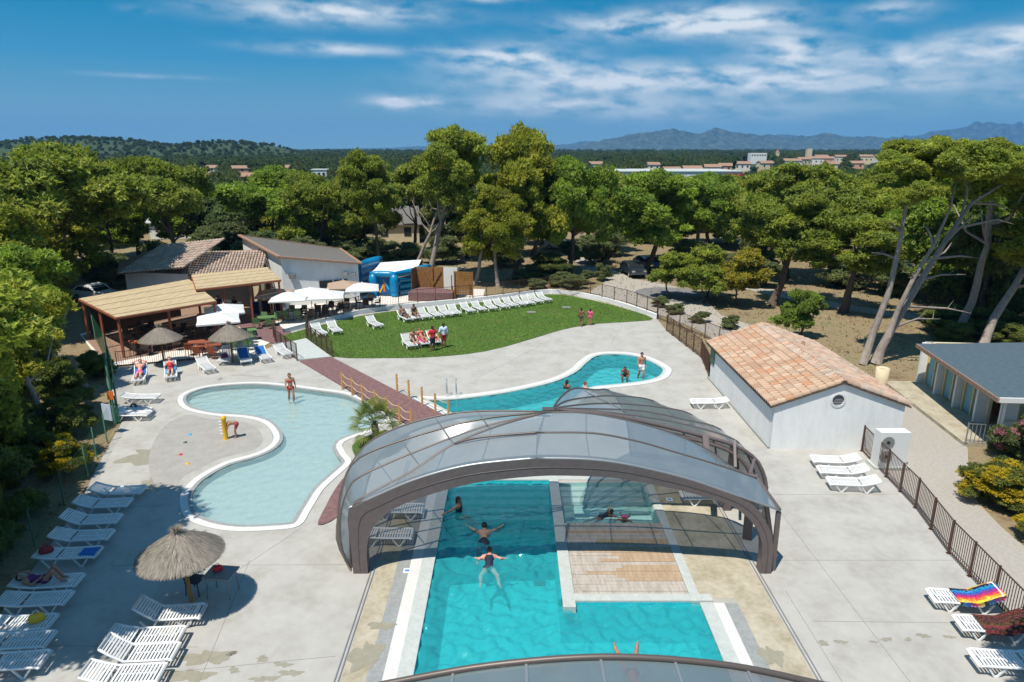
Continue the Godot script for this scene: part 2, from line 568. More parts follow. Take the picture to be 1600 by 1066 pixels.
# ---------------------------------------------------------------- loungers and furniture
func lounger(label: String, at: Vector3, turn: float, back: float, each: bool, group: String) -> Node3D:
	# foot end at +z, head at -z, origin under the middle
	var t := thing("sun_lounger", label, "sun lounger", at, turn, group)
	var hinge := Vector3(0, .33, -.25)
	var bb := Basis(Vector3.RIGHT, back)
	var fr := MB.new()
	for s in [-1, 1]:
		var x: float = s * .315
		fr.tube([Vector3(x, .29, .95), Vector3(x, .325, .86), Vector3(x, .32, .3), hinge + Vector3(x, 0, 0), hinge + Vector3(x, 0, 0) + bb * Vector3(0, 0, -.35), hinge + Vector3(x, 0, 0) + bb * Vector3(0, .03, -.68)], [.035, .037, .035, .035, .035, .033], 6)
	fr.tube([Vector3(-.315, .29, .95), Vector3(.315, .29, .95)], [.035], 6)
	fr.tube([hinge + bb * Vector3(-.315, .03, -.68), hinge + bb * Vector3(.315, .03, -.68)], [.034], 6)
	put("frame", fr.mesh(true), M["plastic"], t)
	for s in [-1, 1]:
		for z in [.52, -.42]:
			var l := MB.new()
			var x: float = s * .30
			l.bar(Vector3(x, .31, z + .24), Vector3(x * 1.02, .02, z + .03), .035, .05)
			l.bar(Vector3(x, .31, z - .24), Vector3(x * 1.02, .02, z - .03), .035, .05)
			l.box(Vector3(x * 1.02, .018, z), Vector3(.045, .034, .12))
			put("leg", l.mesh(), M["plastic"], t)
	var sm := MB.new()
	var one := BoxMesh.new()
	one.size = Vector3(.60, .018, .050)
	for i in 21:
		var p: Vector3; var b := Basis()
		if i < 13:
			p = Vector3(0, .335 - .02 * smoothstep(.7, .95, .90 - i * .088), .90 - i * .088)
		else:
			b = bb
			p = hinge + bb * Vector3(0, .01, -.055 - (i - 13) * .080)
		if each:
			var o := put("slat", one, M["plastic"], t)
			o.transform = Transform3D(b, p)
		else:
			sm.box(p, Vector3(.60, .018, .045), b)
	for z in [.15, .55]:
		sm.box(Vector3(0, .322, z), Vector3(.05, .012, .5))
	put("slatted_bed" if not each else "centre_rib", sm.mesh(), M["plastic"], t)
	return t

func towel(label: String, at: Vector3, turn: float, back: float, m: String, z0: float, z1: float, w := .62) -> void:
	# cloth laid on a lounger from z0 (foot side) to z1 (head side), edges hanging a little
	var mb := MB.new()
	var g := FastNoiseLite.new()
	g.seed = int(absf(at.x * 31)); g.frequency = 2.2
	var row := func(z: float) -> Array:
		var o := []
		for j in 9:
			var u := (j / 8.0 - .5)
			var p := Vector3(u * w, .358, z)
			if z < -.25:
				p = Vector3(u * w, .33, -.25) + Basis(Vector3.RIGHT, back) * Vector3(0, .034, z + .25)
			if absf(u) > .45:
				p.y -= .07; 
			p.y += g.get_noise_2d(p.x * 2.0, z * 2.0) * .02 + .012
			o.append(p)
		return o
	var n := 14
	for i in n:
		var a: Array = row.call(lerpf(z0, z1, float(i) / n)); var b: Array = row.call(lerpf(z0, z1, float(i + 1) / n))
		for j in 8:
			mb.quad(a[j], a[j + 1], b[j + 1], b[j])
			mb.quad(a[j] + Vector3(0, .008, 0), b[j] + Vector3(0, .008, 0), b[j + 1] + Vector3(0, .008, 0), a[j + 1] + Vector3(0, .008, 0))
	var o := put("towel", mb.mesh(true), M[m])
	o.position = at; o.rotation.y = turn
	tag(o, label, "towel")

func thatch_parasol(label: String, at: Vector3, rad: float, rim: float, apex: float, lean: Vector3, sd: int) -> Node3D:
	var t := thing("thatched_parasol", label, "parasol", at)
	var g := RandomNumberGenerator.new()
	g.seed = sd
	var p := MB.new()
	p.tube([Vector3.ZERO, Vector3(lean.x * .8, apex - .25, lean.z * .8)], [.062, .055], 8)
	put("pole", p.mesh(true), M["timber"], t)
	var th := MB.new()
	th.tint = true
	var c := Vector3(lean.x, 0, lean.z)
	th.col = Color(.22, .195, .165)
	th.lathe([Vector2(.05, apex), Vector2(rad * .5, lerpf(apex, rim, .46) + .04), Vector2(rad * .96, rim + .05)], 40, c)
	th.lathe([Vector2(.05, apex - .06), Vector2(rad * .96, rim)], 24, c)
	for i in 5200:
		var a := g.randf() * TAU
		var u := sqrt(g.randf())
		var l := g.randf_range(.18, .38)
		var at_r := func(q: float) -> Vector3:
			var y := lerpf(apex, rim, q) + .05 + .035 * sin(q * PI)
			return c + Vector3(cos(a) * rad * q, y, sin(a) * rad * q)
		var b0: Vector3 = at_r.call(u) + Vector3(0, g.randf() * .012, 0)
		var b1: Vector3 = at_r.call(minf(u + l / rad, 1.0 + g.randf() * .05)) + Vector3(0, g.randf_range(.012, .03), 0)
		var s := Vector3(-sin(a), 0, cos(a)) * .011
		var k := g.randf_range(.55, 1.25)
		th.col = Color(.27 * k, .24 * k, .20 * k)
		th.tri(b0 - s, b0 + s, b1)
	put("thatch", th.mesh(), M["vcol"], t)
	var tf := MB.new()
	tf.tint = true
	for i in 260:
		var a := g.randf() * TAU
		var d := Vector3(cos(a) * g.randf_range(.2, 1.0), g.randf_range(.3, 1.1), sin(a) * g.randf_range(.2, 1.0)).normalized()
		var q := c + Vector3(0, apex - .02, 0)
		var s := d.cross(Vector3(0.3, 1, 0.2)).normalized() * .010
		var k := g.randf_range(.5, 1.2)
		tf.col = Color(.36 * k, .31 * k, .24 * k)
		tf.tri(q - s, q + s, q + d * g.randf_range(.2, .34))
	tf.tube([c + Vector3(0, apex - .05, 0), c + Vector3(0, apex + .06, 0)], [.09, .07], 8)
	put("tuft", tf.mesh(), M["vcol"], t)
	return t

func square_parasol(label: String, at: Vector3, w: float, apex: float, m: String, turn: float, group: String) -> void:
	var t := thing("square_parasol", label, "parasol", at, turn, group)
	var c := MB.new()
	var rim := apex - w * .17
	var h := w / 2
	var k := [Vector3(-h, rim, -h), Vector3(h, rim, -h), Vector3(h, rim, h), Vector3(-h, rim, h)]
	var ap := Vector3(0, apex, 0)
	for i in 4:
		var a: Vector3 = k[i]; var b: Vector3 = k[(i + 1) % 4]
		var mid := (a + b) * .5 + Vector3(0, -.02, 0) - (a + b).normalized() * .05 * 0
		mid = mid.lerp(Vector3(0, rim, 0), .03)
		c.tri(ap, a, mid); c.tri(ap, mid, b)
		var d := Vector3(0, -.10, 0)
		c.quad(a, mid, mid + d, a + d); c.quad(mid, b, b + d, mid + d)
	put("canopy", c.mesh(), M[m], t)
	var p := MB.new()
	p.tube([Vector3.ZERO, Vector3(0, apex + .08, 0)], [.03], 8)
	put("pole", p.mesh(true), M["grey_metal"], t)
	var b := MB.new()
	b.box(Vector3(0, .05, 0), Vector3(.6, .1, .6))
	put("base", b.mesh(), M["concrete_dark"], t)

func table(label: String, at: Vector3, turn: float, m: String, sx: float, sz: float, group: String) -> void:
	var t := thing("terrace_table", label, "table", at, turn, group)
	var a := MB.new()
	a.box(Vector3(0, .73, 0), Vector3(sx, .035, sz))
	put("table_top", a.mesh(), M[m], t)
	for i in [-1, 1]:
		for j in [-1, 1]:
			var l := MB.new()
			l.tube([Vector3(i * sx * .42, 0, j * sz * .4), Vector3(i * sx * .38, .72, j * sz * .36)], [.022], 5)
			put("leg", l.mesh(), M[m], t)

func chair(label: String, at: Vector3, turn: float, m: String, group: String) -> void:
	var t := thing("terrace_chair", label, "chair", at, turn, group)
	var a := MB.new()
	a.box(Vector3(0, .44, 0), Vector3(.46, .035, .44))
	put("seat", a.mesh(), M[m], t)
	var b := MB.new()
	b.box(Vector3(0, .70, -.23), Vector3(.46, .40, .03), Basis(Vector3.RIGHT, -.15))
	for i in [-1, 1]:
		b.bar(Vector3(i * .23, .64, -.22), Vector3(i * .23, .64, .20), .04, .03)
	put("backrest", b.mesh(), M[m], t)
	for i in [-1, 1]:
		for j in [-1, 1]:
			var l := MB.new()
			l.tube([Vector3(i * .21, 0, j * .22), Vector3(i * .20, .44, j * .19)], [.018], 5)
			put("leg", l.mesh(), M[m], t)

# a railing along a line: posts, two rails per bay and upright bars
func railing(called: String, label: String, line: Array, h: float, bay: float, gap: float, m: String, each: bool, post_w := .05, bar_w := .018) -> Node3D:
	var t := thing(called, label, "fence")
	var one := BoxMesh.new()
	one.size = Vector3(bar_w, h - .16, bar_w)
	for i in line.size() - 1:
		var a: Vector3 = line[i]; var b: Vector3 = line[i + 1]
		var n := maxi(1, int(round(a.distance_to(b) / bay)))
		for k in n + (1 if i == line.size() - 2 else 0):
			var p := a.lerp(b, float(k) / n)
			var q := MB.new()
			q.box(p + Vector3(0, h * .5 + .01, 0), Vector3(post_w, h + .02, post_w), Basis(Vector3.UP, atan2(b.x - a.x, b.z - a.z)))
			q.box(p + Vector3(0, .006, 0), Vector3(post_w * 2.4, .012, post_w * 2.4))
			put("post", q.mesh(), M[m], t)
		for k in n:
			var p := a.lerp(b, float(k) / n); var q := a.lerp(b, float(k + 1) / n)
			for y in [.09, h - .03]:
				var r := MB.new()
				r.bar(p + Vector3(0, y, 0), q + Vector3(0, y, 0), .03, .035)
				put("rail", r.mesh(), M[m], t)
			var nb := int(p.distance_to(q) / gap)
			var jm := MB.new()
			for j in range(1, nb):
				var c := p.lerp(q, float(j) / nb) + Vector3(0, .09 + (h - .12) * .5, 0)
				if each:
					put("bar", one, M[m], t).position = c
				else:
					jm.box(c, Vector3(bar_w, h - .14, bar_w))
			if not each and jm.v.size() > 0:
				put("bars", jm.mesh(), M[m], t).set_meta("kind", "stuff")
	return t

func car(label: String, at: Vector3, turn: float, m: String) -> void:
	var t := thing("parked_car", label, "car", at, turn)
	var prof := spline2(v2([-2.05, .35, -2.1, .62, -1.95, .86, -1.0, .95, -.35, 1.38, .9, 1.42, 1.75, 1.0, 2.0, .9, 2.05, .5, 2.0, .32]), 3)
	var b := MB.new()
	b.extrude(prof, 1.62, Transform3D(Basis(Vector3.UP, PI / 2), Vector3.ZERO))
	put("body", b.mesh(), M[m], t)
	for s in [-1, 1]:
		for poly in [v2([-.92, .96, -.35, 1.30, .35, 1.34, .35, .96]), v2([.42, .96, .42, 1.34, .9, 1.34, 1.5, 1.0])]:
			var w := MB.new()
			w.extrude(poly, .02, Transform3D(Basis(Vector3.UP, PI / 2), Vector3(s * .815, 0, 0)))
			put("side_window", w.mesh(), M["car_glass"], t)
	var ws := MB.new()
	ws.quad(Vector3(-.7, .985, 1.0), Vector3(.7, .985, 1.0), Vector3(.62, 1.37, .42), Vector3(-.62, 1.37, .42))
	put("windscreen", ws.mesh(), M["car_glass"], t)
	for s in [-1, 1]:
		var hl := MB.new()
		hl.box(Vector3(s * .62, .72, 2.07), Vector3(.34, .15, .07))
		put("headlight", hl.mesh(), M["chrome"], t)
		for z in [-1.3, 1.28]:
			var wh := Node3D.new()
			wh.name = "wheel"
			t.add_child(wh, true)
			var ty := MB.new()
			ty.tube([Vector3(s * .70, .31, z), Vector3(s * .86, .31, z)], [.31], 18)
			put("tyre", ty.mesh(), M["rubber"], wh)
			var ri := MB.new()
			ri.tube([Vector3(s * .85, .31, z), Vector3(s * .875, .31, z)], [.19], 12)
			put("rim", ri.mesh(), M["chrome"], wh)

# a plain far house: walls, pitched roof, windows, door
func house(label: String, x: float, z: float, w: float, d: float, h: float, turn: float, wm: String, rm: String, group: String, roof_h := 1.6) -> Node3D:
	var t := thing("house", label, "house", Vector3(x, 0, z), turn, group)
	var a := MB.new()
	a.box(Vector3(0, h / 2, 0), Vector3(w, h, d))
	for s in [-1, 1]:
		a.tri(Vector3(s * w / 2, h, -d / 2), Vector3(s * w / 2, h, d / 2), Vector3(s * w / 2, h + roof_h, 0))
	put("wall", a.mesh(), M[wm], t)
	var r := MB.new()
	var o := .35
	for s in [-1, 1]:
		var e := Vector3(0, h - .12, s * (d / 2 + o)); var k := Vector3(0, h + roof_h + .06, 0)
		var hx := Vector3(w / 2 + o, 0, 0)
		r.quad(e - hx, e + hx, k + hx, k - hx)
		var up := Vector3(0, -.14, 0)
		r.quad(e - hx, e + hx, e + hx + up, e - hx + up)
		r.quad(e - hx + up, e + hx + up, k + hx + up, k - hx + up)
		for q in [-1, 1]:
			r.quad(e + hx * q, k + hx * q, k + hx * q + up, e + hx * q + up)
	put("roof", r.mesh(), M[rm], t)
	var n := maxi(2, int(w / 3.0))
	for i in n:
		var win := MB.new()
		win.box(Vector3(-w / 2 + (i + .5) * w / n, h * .58, d / 2 + .02), Vector3(1.0, 1.2, .06))
		put("window", win.mesh(), M["dark_window"], t)
	return t

# ---------------------------------------------------------------- view, sky, sun
func setup_view() -> void:
	var cam := Camera3D.new()
	cam.name = "camera"
	cam.position = Vector3(0, 13, 0)
	cam.rotation_degrees = Vector3(-15.75, 0, 0)
	cam.fov = 53.09
	cam.near = 0.1
	cam.far = 20000.0
	add_child(cam)
	cam.current = true
	var env := Environment.new()
	env.background_mode = Environment.BG_SKY
	env.tonemap_mode = Environment.TONE_MAPPER_LINEAR
	env.tonemap_exposure = 1.52
	env.sdfgi_enabled = true; env.ssao_enabled = true; env.ssil_enabled = true
	env.fog_enabled = true
	env.fog_density = 0.0001
	env.fog_light_color = Color(0.42, 0.71, 0.98)
	var sky := Sky.new()
	var sm := PanoramaSkyMaterial.new()
	sm.panorama = sky_texture()
	sky.sky_material = sm
	env.sky = sky
	var we := WorldEnvironment.new()
	we.name = "world_environment"
	we.environment = env
	add_child(we)
	var sun := DirectionalLight3D.new()
	sun.name = "sun"
	sun.light_energy = 1.25
	sun.light_color = Color(1.0, 0.965, 0.91)
	sun.light_angular_distance = 0.53
	sun.shadow_enabled = true
	add_child(sun)
	sun.look_at_from_position(Vector3(0, 100, 0), Vector3(0, 100, 0) + Vector3(0.27, -1.0, -0.36), Vector3.FORWARD)

func sky_texture() -> ImageTexture:
	var W := 4096; var Hh := 2048
	var band_rows := int(Hh * 13.0 / 180.0)
	var mask := PackedFloat32Array()
	mask.resize(W * band_rows)
	# cirrus banks in the direction of view: azimuth, elevation and half sizes in degrees, strength
	var blobs := [[-13.7, 9.7, 10, 1.1, .85], [-13.5, 7.2, 7, .55, .7], [-8.5, 3.5, 3.2, .62, 1.15], [-.5, 6.8, 6.5, 1.15, 1.05], [8, 5.2, 14, 1.5, .95], [10.6, 9.0, 9, 1.25, .9], [17, 9, 5.5, 1.4, .85], [21, 6.9, 4, 1.5, .9], [20, 4.8, 8, 1.2, .8], [31, 6.0, 8.5, 1.5, .9], [36, 7.0, 4.5, 1.0, .8], [3, 3.4, 11, 1.1, .6], [27, 9, 3.2, .9, .55], [15, 2.8, 16, 1.2, .38], [-26.5, 4.9, 5, .2, .3], [-26.8, 9.1, 1.4, .3, .3], [38, 3.2, 8, .7, .45], [-2, 11, 4, .5, .6], [30, 4.2, 10, .7, .5]]
	for b in blobs:
		for y in band_rows:
			var el := (y + .5) / Hh * 180.0
			var dy: float = (el - b[1]) / b[3]
			if absf(dy) > 1.6:
				continue
			var x0 := int((b[0] - b[2] * 1.5) / 360.0 * W); var x1 := int((b[0] + b[2] * 1.5) / 360.0 * W)
			for xx in range(x0, x1):
				var dx: float = ((xx + .5) / W * 360.0 - b[0]) / b[2]
				var x := posmod(xx, W)
				mask[y * W + x] = minf(mask[y * W + x] + b[4] * exp(-1.9 * (dx * dx + dy * dy)), 1.3)
	var n1 := FastNoiseLite.new()
	n1.seed = 11; n1.frequency = .055; n1.fractal_octaves = 5; n1.domain_warp_enabled = true; n1.domain_warp_amplitude = 9.0; n1.domain_warp_frequency = .05
	var n2 := FastNoiseLite.new()
	n2.seed = 23; n2.frequency = .03; n2.fractal_octaves = 4
	var out := PackedByteArray()
	out.resize(W * Hh * 3)
	var g := RandomNumberGenerator.new()
	g.seed = 4
	for row in Hh:
		var el := 90.0 - (row + .5) / Hh * 180.0
		var c := Color(.125, .31, .47)
		var stops := [[0.0, Color(.25, .45, .52)], [1.6, Color(.205, .415, .525)], [6.3, Color(.05, .30, .53)], [10.5, Color(.003, .225, .455)], [35.0, Color(.012, .20, .46)], [90.0, Color(.02, .18, .43)]]
		for i in stops.size() - 1:
			if el >= stops[i][0]:
				c = stops[i][1].lerp(stops[i + 1][1], clampf((el - stops[i][0]) / (stops[i + 1][0] - stops[i][0]), 0, 1))
		c = Color(c.r * .69, c.g * .69, c.b * .69)
		if el < 0.0:
			c = Color(.20, .30, .30)
		var base := c.linear_to_srgb()
		var at := row * W * 3
		var up := int(el / 180.0 * Hh)
		var fine := el > 0.0 and up < band_rows
		var step := 1 if fine else 16
		var x := 0
		while x < W:
			var k := base
			if el > 0.0:
				var az := wrapf((x + .5) / W * 360.0, -180.0, 180.0)
				var a := 0.0
				var nz := n1.get_noise_2d(az * 4.2 + el * 3.0, el * 15.0)
				var soft := n2.get_noise_2d(az * 3.0, el * 8.0)
				if fine and absf(az) < 46.0:
					a = mask[up * W + x] * clampf(.80 + nz * 1.25 + soft * .5, 0.0, 1.25)
				else:
					var e := clampf(el / 12.0, 0, 1) * clampf((85.0 - el) / 40.0, 0, 1)
					a = clampf(soft * 1.9 + .12, 0, 1) * clampf(.5 + nz, 0, 1) * (.35 + .65 * e)
				a = clampf(a, 0, 1) * .95
				if a > 0.003:
					k = c.lerp(Color(.53, .575, .61), a).linear_to_srgb()
			var q := g.randf() * .999
			for i in mini(step, W - x):
				out[at] = int(k.r * 255.0 + q); out[at + 1] = int(k.g * 255.0 + q); out[at + 2] = int(k.b * 255.0 + q)
				at += 3
			x += step
	return ImageTexture.create_from_image(Image.create_from_data(W, Hh, false, Image.FORMAT_RGB8, out))

# ---------------------------------------------------------------- materials
func materials() -> void:
	var conc := tex(1, .012, .05, .35, [Color(.60, .59, .56), Color(.648, .643, .622), Color(.68, .675, .655)], 512, Vector2.ONE, .10)
	tmat("concrete", conc, 11.0, .9)
	M["concrete"].detail_enabled = true
	tmat("coping", tex(2, .03, .1, .5, [Color(.76, .76, .745), Color(.82, .82, .815)], 256, Vector2.ONE, .1), 3.0, .7)
	tmat("coping_grey", tex(3, .03, .1, .5, [Color(.50, .52, .52), Color(.60, .61, .61)], 256, Vector2.ONE, .3), 3.0, .8)
	tmat("coping_light", tex(4, .03, .1, .5, [Color(.64, .67, .66), Color(.73, .75, .74)], 256, Vector2.ONE, .3), 3.0, .8)
	tmat("inner_deck", tex(5, .012, .06, .4, [Color(.56, .53, .44), Color(.65, .62, .545), Color(.71, .685, .62)], 512, Vector2.ONE, .12), 7.0, .85)
	tmat("spray_floor", tex(6, .02, .1, .5, [Color(.56, .55, .53), Color(.63, .62, .60)], 256, Vector2.ONE, .2), 4.0, .9)
	tmat("burgundy", tex(7, .02, .12, .5, [Color(.35, .255, .255), Color(.455, .34, .34), Color(.51, .395, .385)], 512, Vector2.ONE, .15), 3.5, .85)
	tmat("wet", tex(8, .03, .1, .5, [Color(.535, .52, .455), Color(.60, .585, .525)], 256, Vector2.ONE, .1), 2.0, .5)
	tmat("earth", tex(9, .008, .06, .45, [Color(.36, .30, .22), Color(.46, .40, .30), Color(.54, .475, .37), Color(.48, .45, .325), Color(.36, .37, .24)], 1024, Vector2.ONE, .22), 26.0, .95)
	tmat("gravel", tex(10, .03, .2, .5, [Color(.575, .55, .515), Color(.625, .605, .57), Color(.665, .645, .615)], 512, Vector2.ONE, .3), 3.0, .95)
	tmat("asphalt", tex(13, .03, .2, .5, [Color(.40, .41, .41), Color(.48, .48, .48)], 256, Vector2.ONE, .3), 4.0, .9)
	tmat("turf", tex(12, .012, .12, .5, [Color(.20, .30, .09), Color(.26, .37, .12), Color(.32, .42, .15)], 512, Vector2.ONE, .35), 3.0, .95)
	tmat("pool_blue", tex(14, .02, .1, .5, [Color(.06, .68, .74), Color(.20, .78, .82)], 256, Vector2.ONE, .1), 2.0, .6)
	tmat("pool_step", tex(15, .02, .1, .5, [Color(.42, .72, .74), Color(.55, .80, .80)], 256, Vector2.ONE, .1), 2.0, .6)
	tmat("pool_pale", tex(16, .02, .1, .5, [Color(.61, .69, .68), Color(.68, .75, .74)], 256, Vector2.ONE, .25), 2.0, .7)
	tmat("pool_shallow", tex(17, .02, .1, .5, [Color(.52, .72, .71), Color(.63, .79, .77)], 256, Vector2.ONE, .2), 2.0, .7)
	tmat("lagoon_blue", tex(18, .02, .1, .5, [Color(.22, .70, .74), Color(.34, .78, .80)], 256, Vector2.ONE, .1), 2.0, .6)
	for w in [["water_deep", lin(.03, .41, .45, .50)], ["water_lagoon", lin(.05, .42, .45, .40)], ["water_pale", lin(.36, .54, .54, .35)], ["water_shallow", lin(.26, .48, .47, .28)]]:
		var m := mat(w[0], w[1], .02)
		m.transparency = BaseMaterial3D.TRANSPARENCY_ALPHA
	var pane := mat("polycarbonate", lin(.165, .205, .23, .76), .11)
	pane.transparency = BaseMaterial3D.TRANSPARENCY_ALPHA
	pane.metallic_specular = .8
	var pane3 := mat("polycarbonate_grey", lin(.13, .145, .155, .90), .12)
	pane3.transparency = BaseMaterial3D.TRANSPARENCY_ALPHA
	pane3.metallic_specular = .8
	var pane2 := mat("polycarbonate_side", lin(.42, .47, .47, .30), .16)
	pane2.transparency = BaseMaterial3D.TRANSPARENCY_ALPHA
	tmat("frame_metal", tex(19, .02, .2, .5, [Color(.36, .32, .32), Color(.42, .38, .38)], 256, Vector2(1, 1), .12), 1.5, .45)
	mat("rib_metal", lin(.12, .10, .09), .45, .3)
	mat("grey_metal", lin(.35, .36, .37), .4, .6)
	mat("chrome", lin(.75, .76, .77), .18, .9)
	mat("rubber", lin(.02, .02, .02), .8)
	mat("plastic", lin(.70, .71, .71), .42)
	tmat("white_wall", tex(20, .015, .1, .4, [Color(.82, .83, .83), Color(.86, .87, .87), Color(.885, .895, .895)], 512, Vector2(1, .25), .04), 6.0, .9)
	tmat("cream_wall", tex(21, .015, .1, .4, [Color(.78, .72, .60), Color(.84, .79, .68)], 256, Vector2.ONE, .05), 6.0, .9)
	tmat("render_wall", tex(22, .015, .1, .4, [Color(.80, .78, .74), Color(.87, .85, .82)], 256, Vector2.ONE, .05), 6.0, .9)
	tmat("pink_wall", tex(23, .015, .1, .4, [Color(.72, .55, .46), Color(.78, .62, .53)], 256, Vector2.ONE, .05), 6.0, .9)
	tmat("far_tile", tex(24, .05, .2, .5, [Color(.52, .41, .34), Color(.63, .51, .43)], 256, Vector2.ONE, .2), 5.0, .9)
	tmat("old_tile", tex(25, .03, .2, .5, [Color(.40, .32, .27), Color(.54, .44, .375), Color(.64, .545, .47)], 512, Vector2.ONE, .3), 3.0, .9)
	tmat("grey_roof", tex(26, .03, .2, .5, [Color(.36, .35, .34), Color(.45, .44, .42)], 256, Vector2.ONE, .25), 4.0, .9)
	tmat("slate_felt", tex(27, .03, .2, .5, [Color(.24, .31, .35), Color(.31, .38, .42)], 256, Vector2.ONE, .3), 3.0, .9)
	tmat("cane", tex(28, .02, .2, .5, [Color(.60, .53, .41), Color(.69, .62, .49), Color(.75, .68, .56)], 512, Vector2(1, .12), .25), 3.0, .9)
	tmat("timber", tex(29, .03, .2, .4, [Color(.50, .36, .18), Color(.62, .46, .25)], 256, Vector2(.2, 1), .15), 1.0, .7)
	tmat("screen_wood", tex(30, .03, .2, .4, [Color(.46, .31, .14), Color(.60, .43, .21)], 256, Vector2(1, .2), .2), 1.5, .8)
	tmat("plank_grey", tex(31, .025, .2, .5, [Color(.56, .52, .475), Color(.67, .64, .605), Color(.74, .72, .695)], 512, Vector2(1, .15), .15), 2.2, .75)
	tmat("plank_tan", tex(32, .025, .2, .5, [Color(.58, .49, .40), Color(.65, .565, .465), Color(.71, .64, .56)], 512, Vector2(1, .15), .15), 2.2, .75)
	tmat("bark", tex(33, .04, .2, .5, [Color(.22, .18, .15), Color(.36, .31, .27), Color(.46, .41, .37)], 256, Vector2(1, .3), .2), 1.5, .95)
	tmat("pale_bark", tex(34, .04, .2, .5, [Color(.40, .36, .33), Color(.56, .52, .49), Color(.67, .64, .61)], 256, Vector2(1, .3), .2), 1.5, .95)
	tmat("rock_hill", tex(35, .02, .1, .5, [Color(.08, .15, .10), Color(.20, .26, .18), Color(.52, .51, .46)], 512, Vector2.ONE, .2), 900.0, .95)
	tmat("wood_hill", tex(36, .02, .1, .5, [Color(.10, .17, .07), Color(.18, .26, .12), Color(.24, .31, .15)], 512, Vector2.ONE, .3), 60.0, .95)
	var leaf := mat("leaf", Color.WHITE, .6)
	leaf.vertex_color_use_as_albedo = true
	leaf.backlight_enabled = true
	leaf.backlight = Color(.95, .95, .95)
	for i in 4:
		var lf: StandardMaterial3D = leaf.duplicate()
		lf.resource_name = "leaf_%d" % i
		lf.albedo_color = [Color(1, 1, 1), Color(.90, .98, .92), Color(1.0, .96, .84), Color(.93, .94, .93)][i]
		M["leaf_%d" % i] = lf
	var vc := mat("vcol", Color.WHITE, .9)
	vc.vertex_color_use_as_albedo = true
	mat("brown_rail", lin(.075, .035, .022), .5)
	mat("green_rail", lin(.015, .085, .045), .5)
	mat("dark_window", lin(.03, .035, .04), .15)
	mat("car_glass", lin(.02, .025, .03), .08)
	mat("car_black", lin(.012, .02, .028), .12).clearcoat_enabled = true
	mat("car_white", lin(.75, .76, .77), .2).clearcoat_enabled = true
	mat("car_blue", lin(.02, .04, .09), .15).clearcoat_enabled = true
	mat("canvas_white", lin(.62, .63, .62), .9)
	mat("canvas_tan", lin(.36, .26, .19), .9)
	mat("concrete_dark", lin(.22, .22, .21), .9)
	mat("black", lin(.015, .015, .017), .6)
	mat("castle_blue", lin(.0, .20, .42), .35)
	mat("castle_dark", lin(.0, .09, .25), .4)
	mat("castle_white", lin(.72, .74, .75), .4)
	mat("yellow", lin(.75, .42, .02), .45)
	mat("red", lin(.55, .02, .03), .7)
	mat("orange", lin(.70, .16, .03), .7)
	mat("pink", lin(.75, .08, .25), .7)
	mat("navy", lin(.012, .018, .045), .7)
	mat("blue_cloth", lin(.01, .13, .42), .8)
	mat("cyan_cloth", lin(.02, .38, .62), .8)
	mat("white_cloth", lin(.75, .76, .78), .85)
	mat("pale_blue_cloth", lin(.50, .60, .75), .85)
	mat("burgundy_cloth", lin(.28, .03, .04), .85)
	mat("purple_cloth", lin(.12, .02, .12), .85)
	mat("hair_dark", lin(.018, .012, .009), .6)
	mat("hair_brown", lin(.06, .03, .015), .6)
	mat("hair_red", lin(.16, .05, .02), .6)
	mat("green_paint", lin(.10, .19, .07), .6)
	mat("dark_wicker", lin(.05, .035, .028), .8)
	mat("red_wood", lin(.26, .07, .03), .7)
	mat("door_blue", lin(.16, .38, .46), .5)
	mat("jamb_yellow", lin(.72, .60, .30), .6)
	mat("rope", lin(.55, .42, .24), .9)
	mat("pump_blue", lin(.05, .22, .50), .5)
	mat("cladding_blue", lin(.04, .20, .42), .5)
	mat("warehouse_white", lin(.70, .71, .70), .7)
	mat("joint", lin(.22, .21, .20), .95)
	for i in 6:
		var k: Array = [[.60, .40, .28], [.66, .47, .33], [.52, .33, .22], [.70, .53, .39], [.57, .42, .31], [.63, .34, .20]][i]
		tmat("tile_%d" % i, tex(60 + i, .04, .2, .5, [lin(k[0] * .6, k[1] * .6, k[2] * .6), lin(k[0] * .84, k[1] * .84, k[2] * .84)], 128, Vector2.ONE, .2), .6, .9)

func wave_fn(sd: int, amp: float, f: float) -> Callable:
	var n := FastNoiseLite.new()
	n.seed = sd; n.frequency = f; n.fractal_octaves = 2; n.domain_warp_enabled = true; n.domain_warp_amplitude = .22; n.domain_warp_frequency = 1.4
	return func(x: float, z: float) -> float: return n.get_noise_2d(x, z) * amp

# ---------------------------------------------------------------- ground, decks and pools
const PADDLE := [-17.9, -34.2, -18.2, -35.4, -17.7, -36.5, -16.6, -37.1, -14.8, -37.4, -12.9, -37.0, -10.8, -36.3, -9.2, -35.7, -8.2, -34.9, -6.9, -33.3, -6.0, -31.9, -6.6, -30.3, -7.7, -29.0, -7.4, -27.9, -6.9, -26.9, -7.2, -25.5, -7.45, -24.4, -7.5, -22.9, -7.6, -21.7, -8.6, -21.4, -9.9, -21.35, -11.1, -21.7, -12.0, -22.3, -12.6, -23.2, -13.0, -24.2, -13.0, -25.5, -12.4, -26.9, -11.4, -27.8, -11.05, -28.7, -11.3, -29.8, -12.25, -31.2, -13.5, -31.9, -15.2, -32.2, -16.9, -33.0]
const LAGOON := [-5.6, -35.0, -4.5, -35.0, -3.2, -35.1, -1.45, -35.7, 0.0, -36.4, 2.05, -37.8, 3.4, -39.5, 4.2, -41.3, 5.1, -42.9, 6.4, -43.5, 8.0, -43.2, 9.1, -42.0, 9.7, -40.4, 9.7, -39.3, 9.0, -37.9, 7.7, -37.0, 5.9, -36.4, 4.6, -35.9, 3.6, -34.0, 2.0, -32.2, 0.0, -31.2, -2.0, -31.0, -3.2, -31.9, -4.4, -33.4]
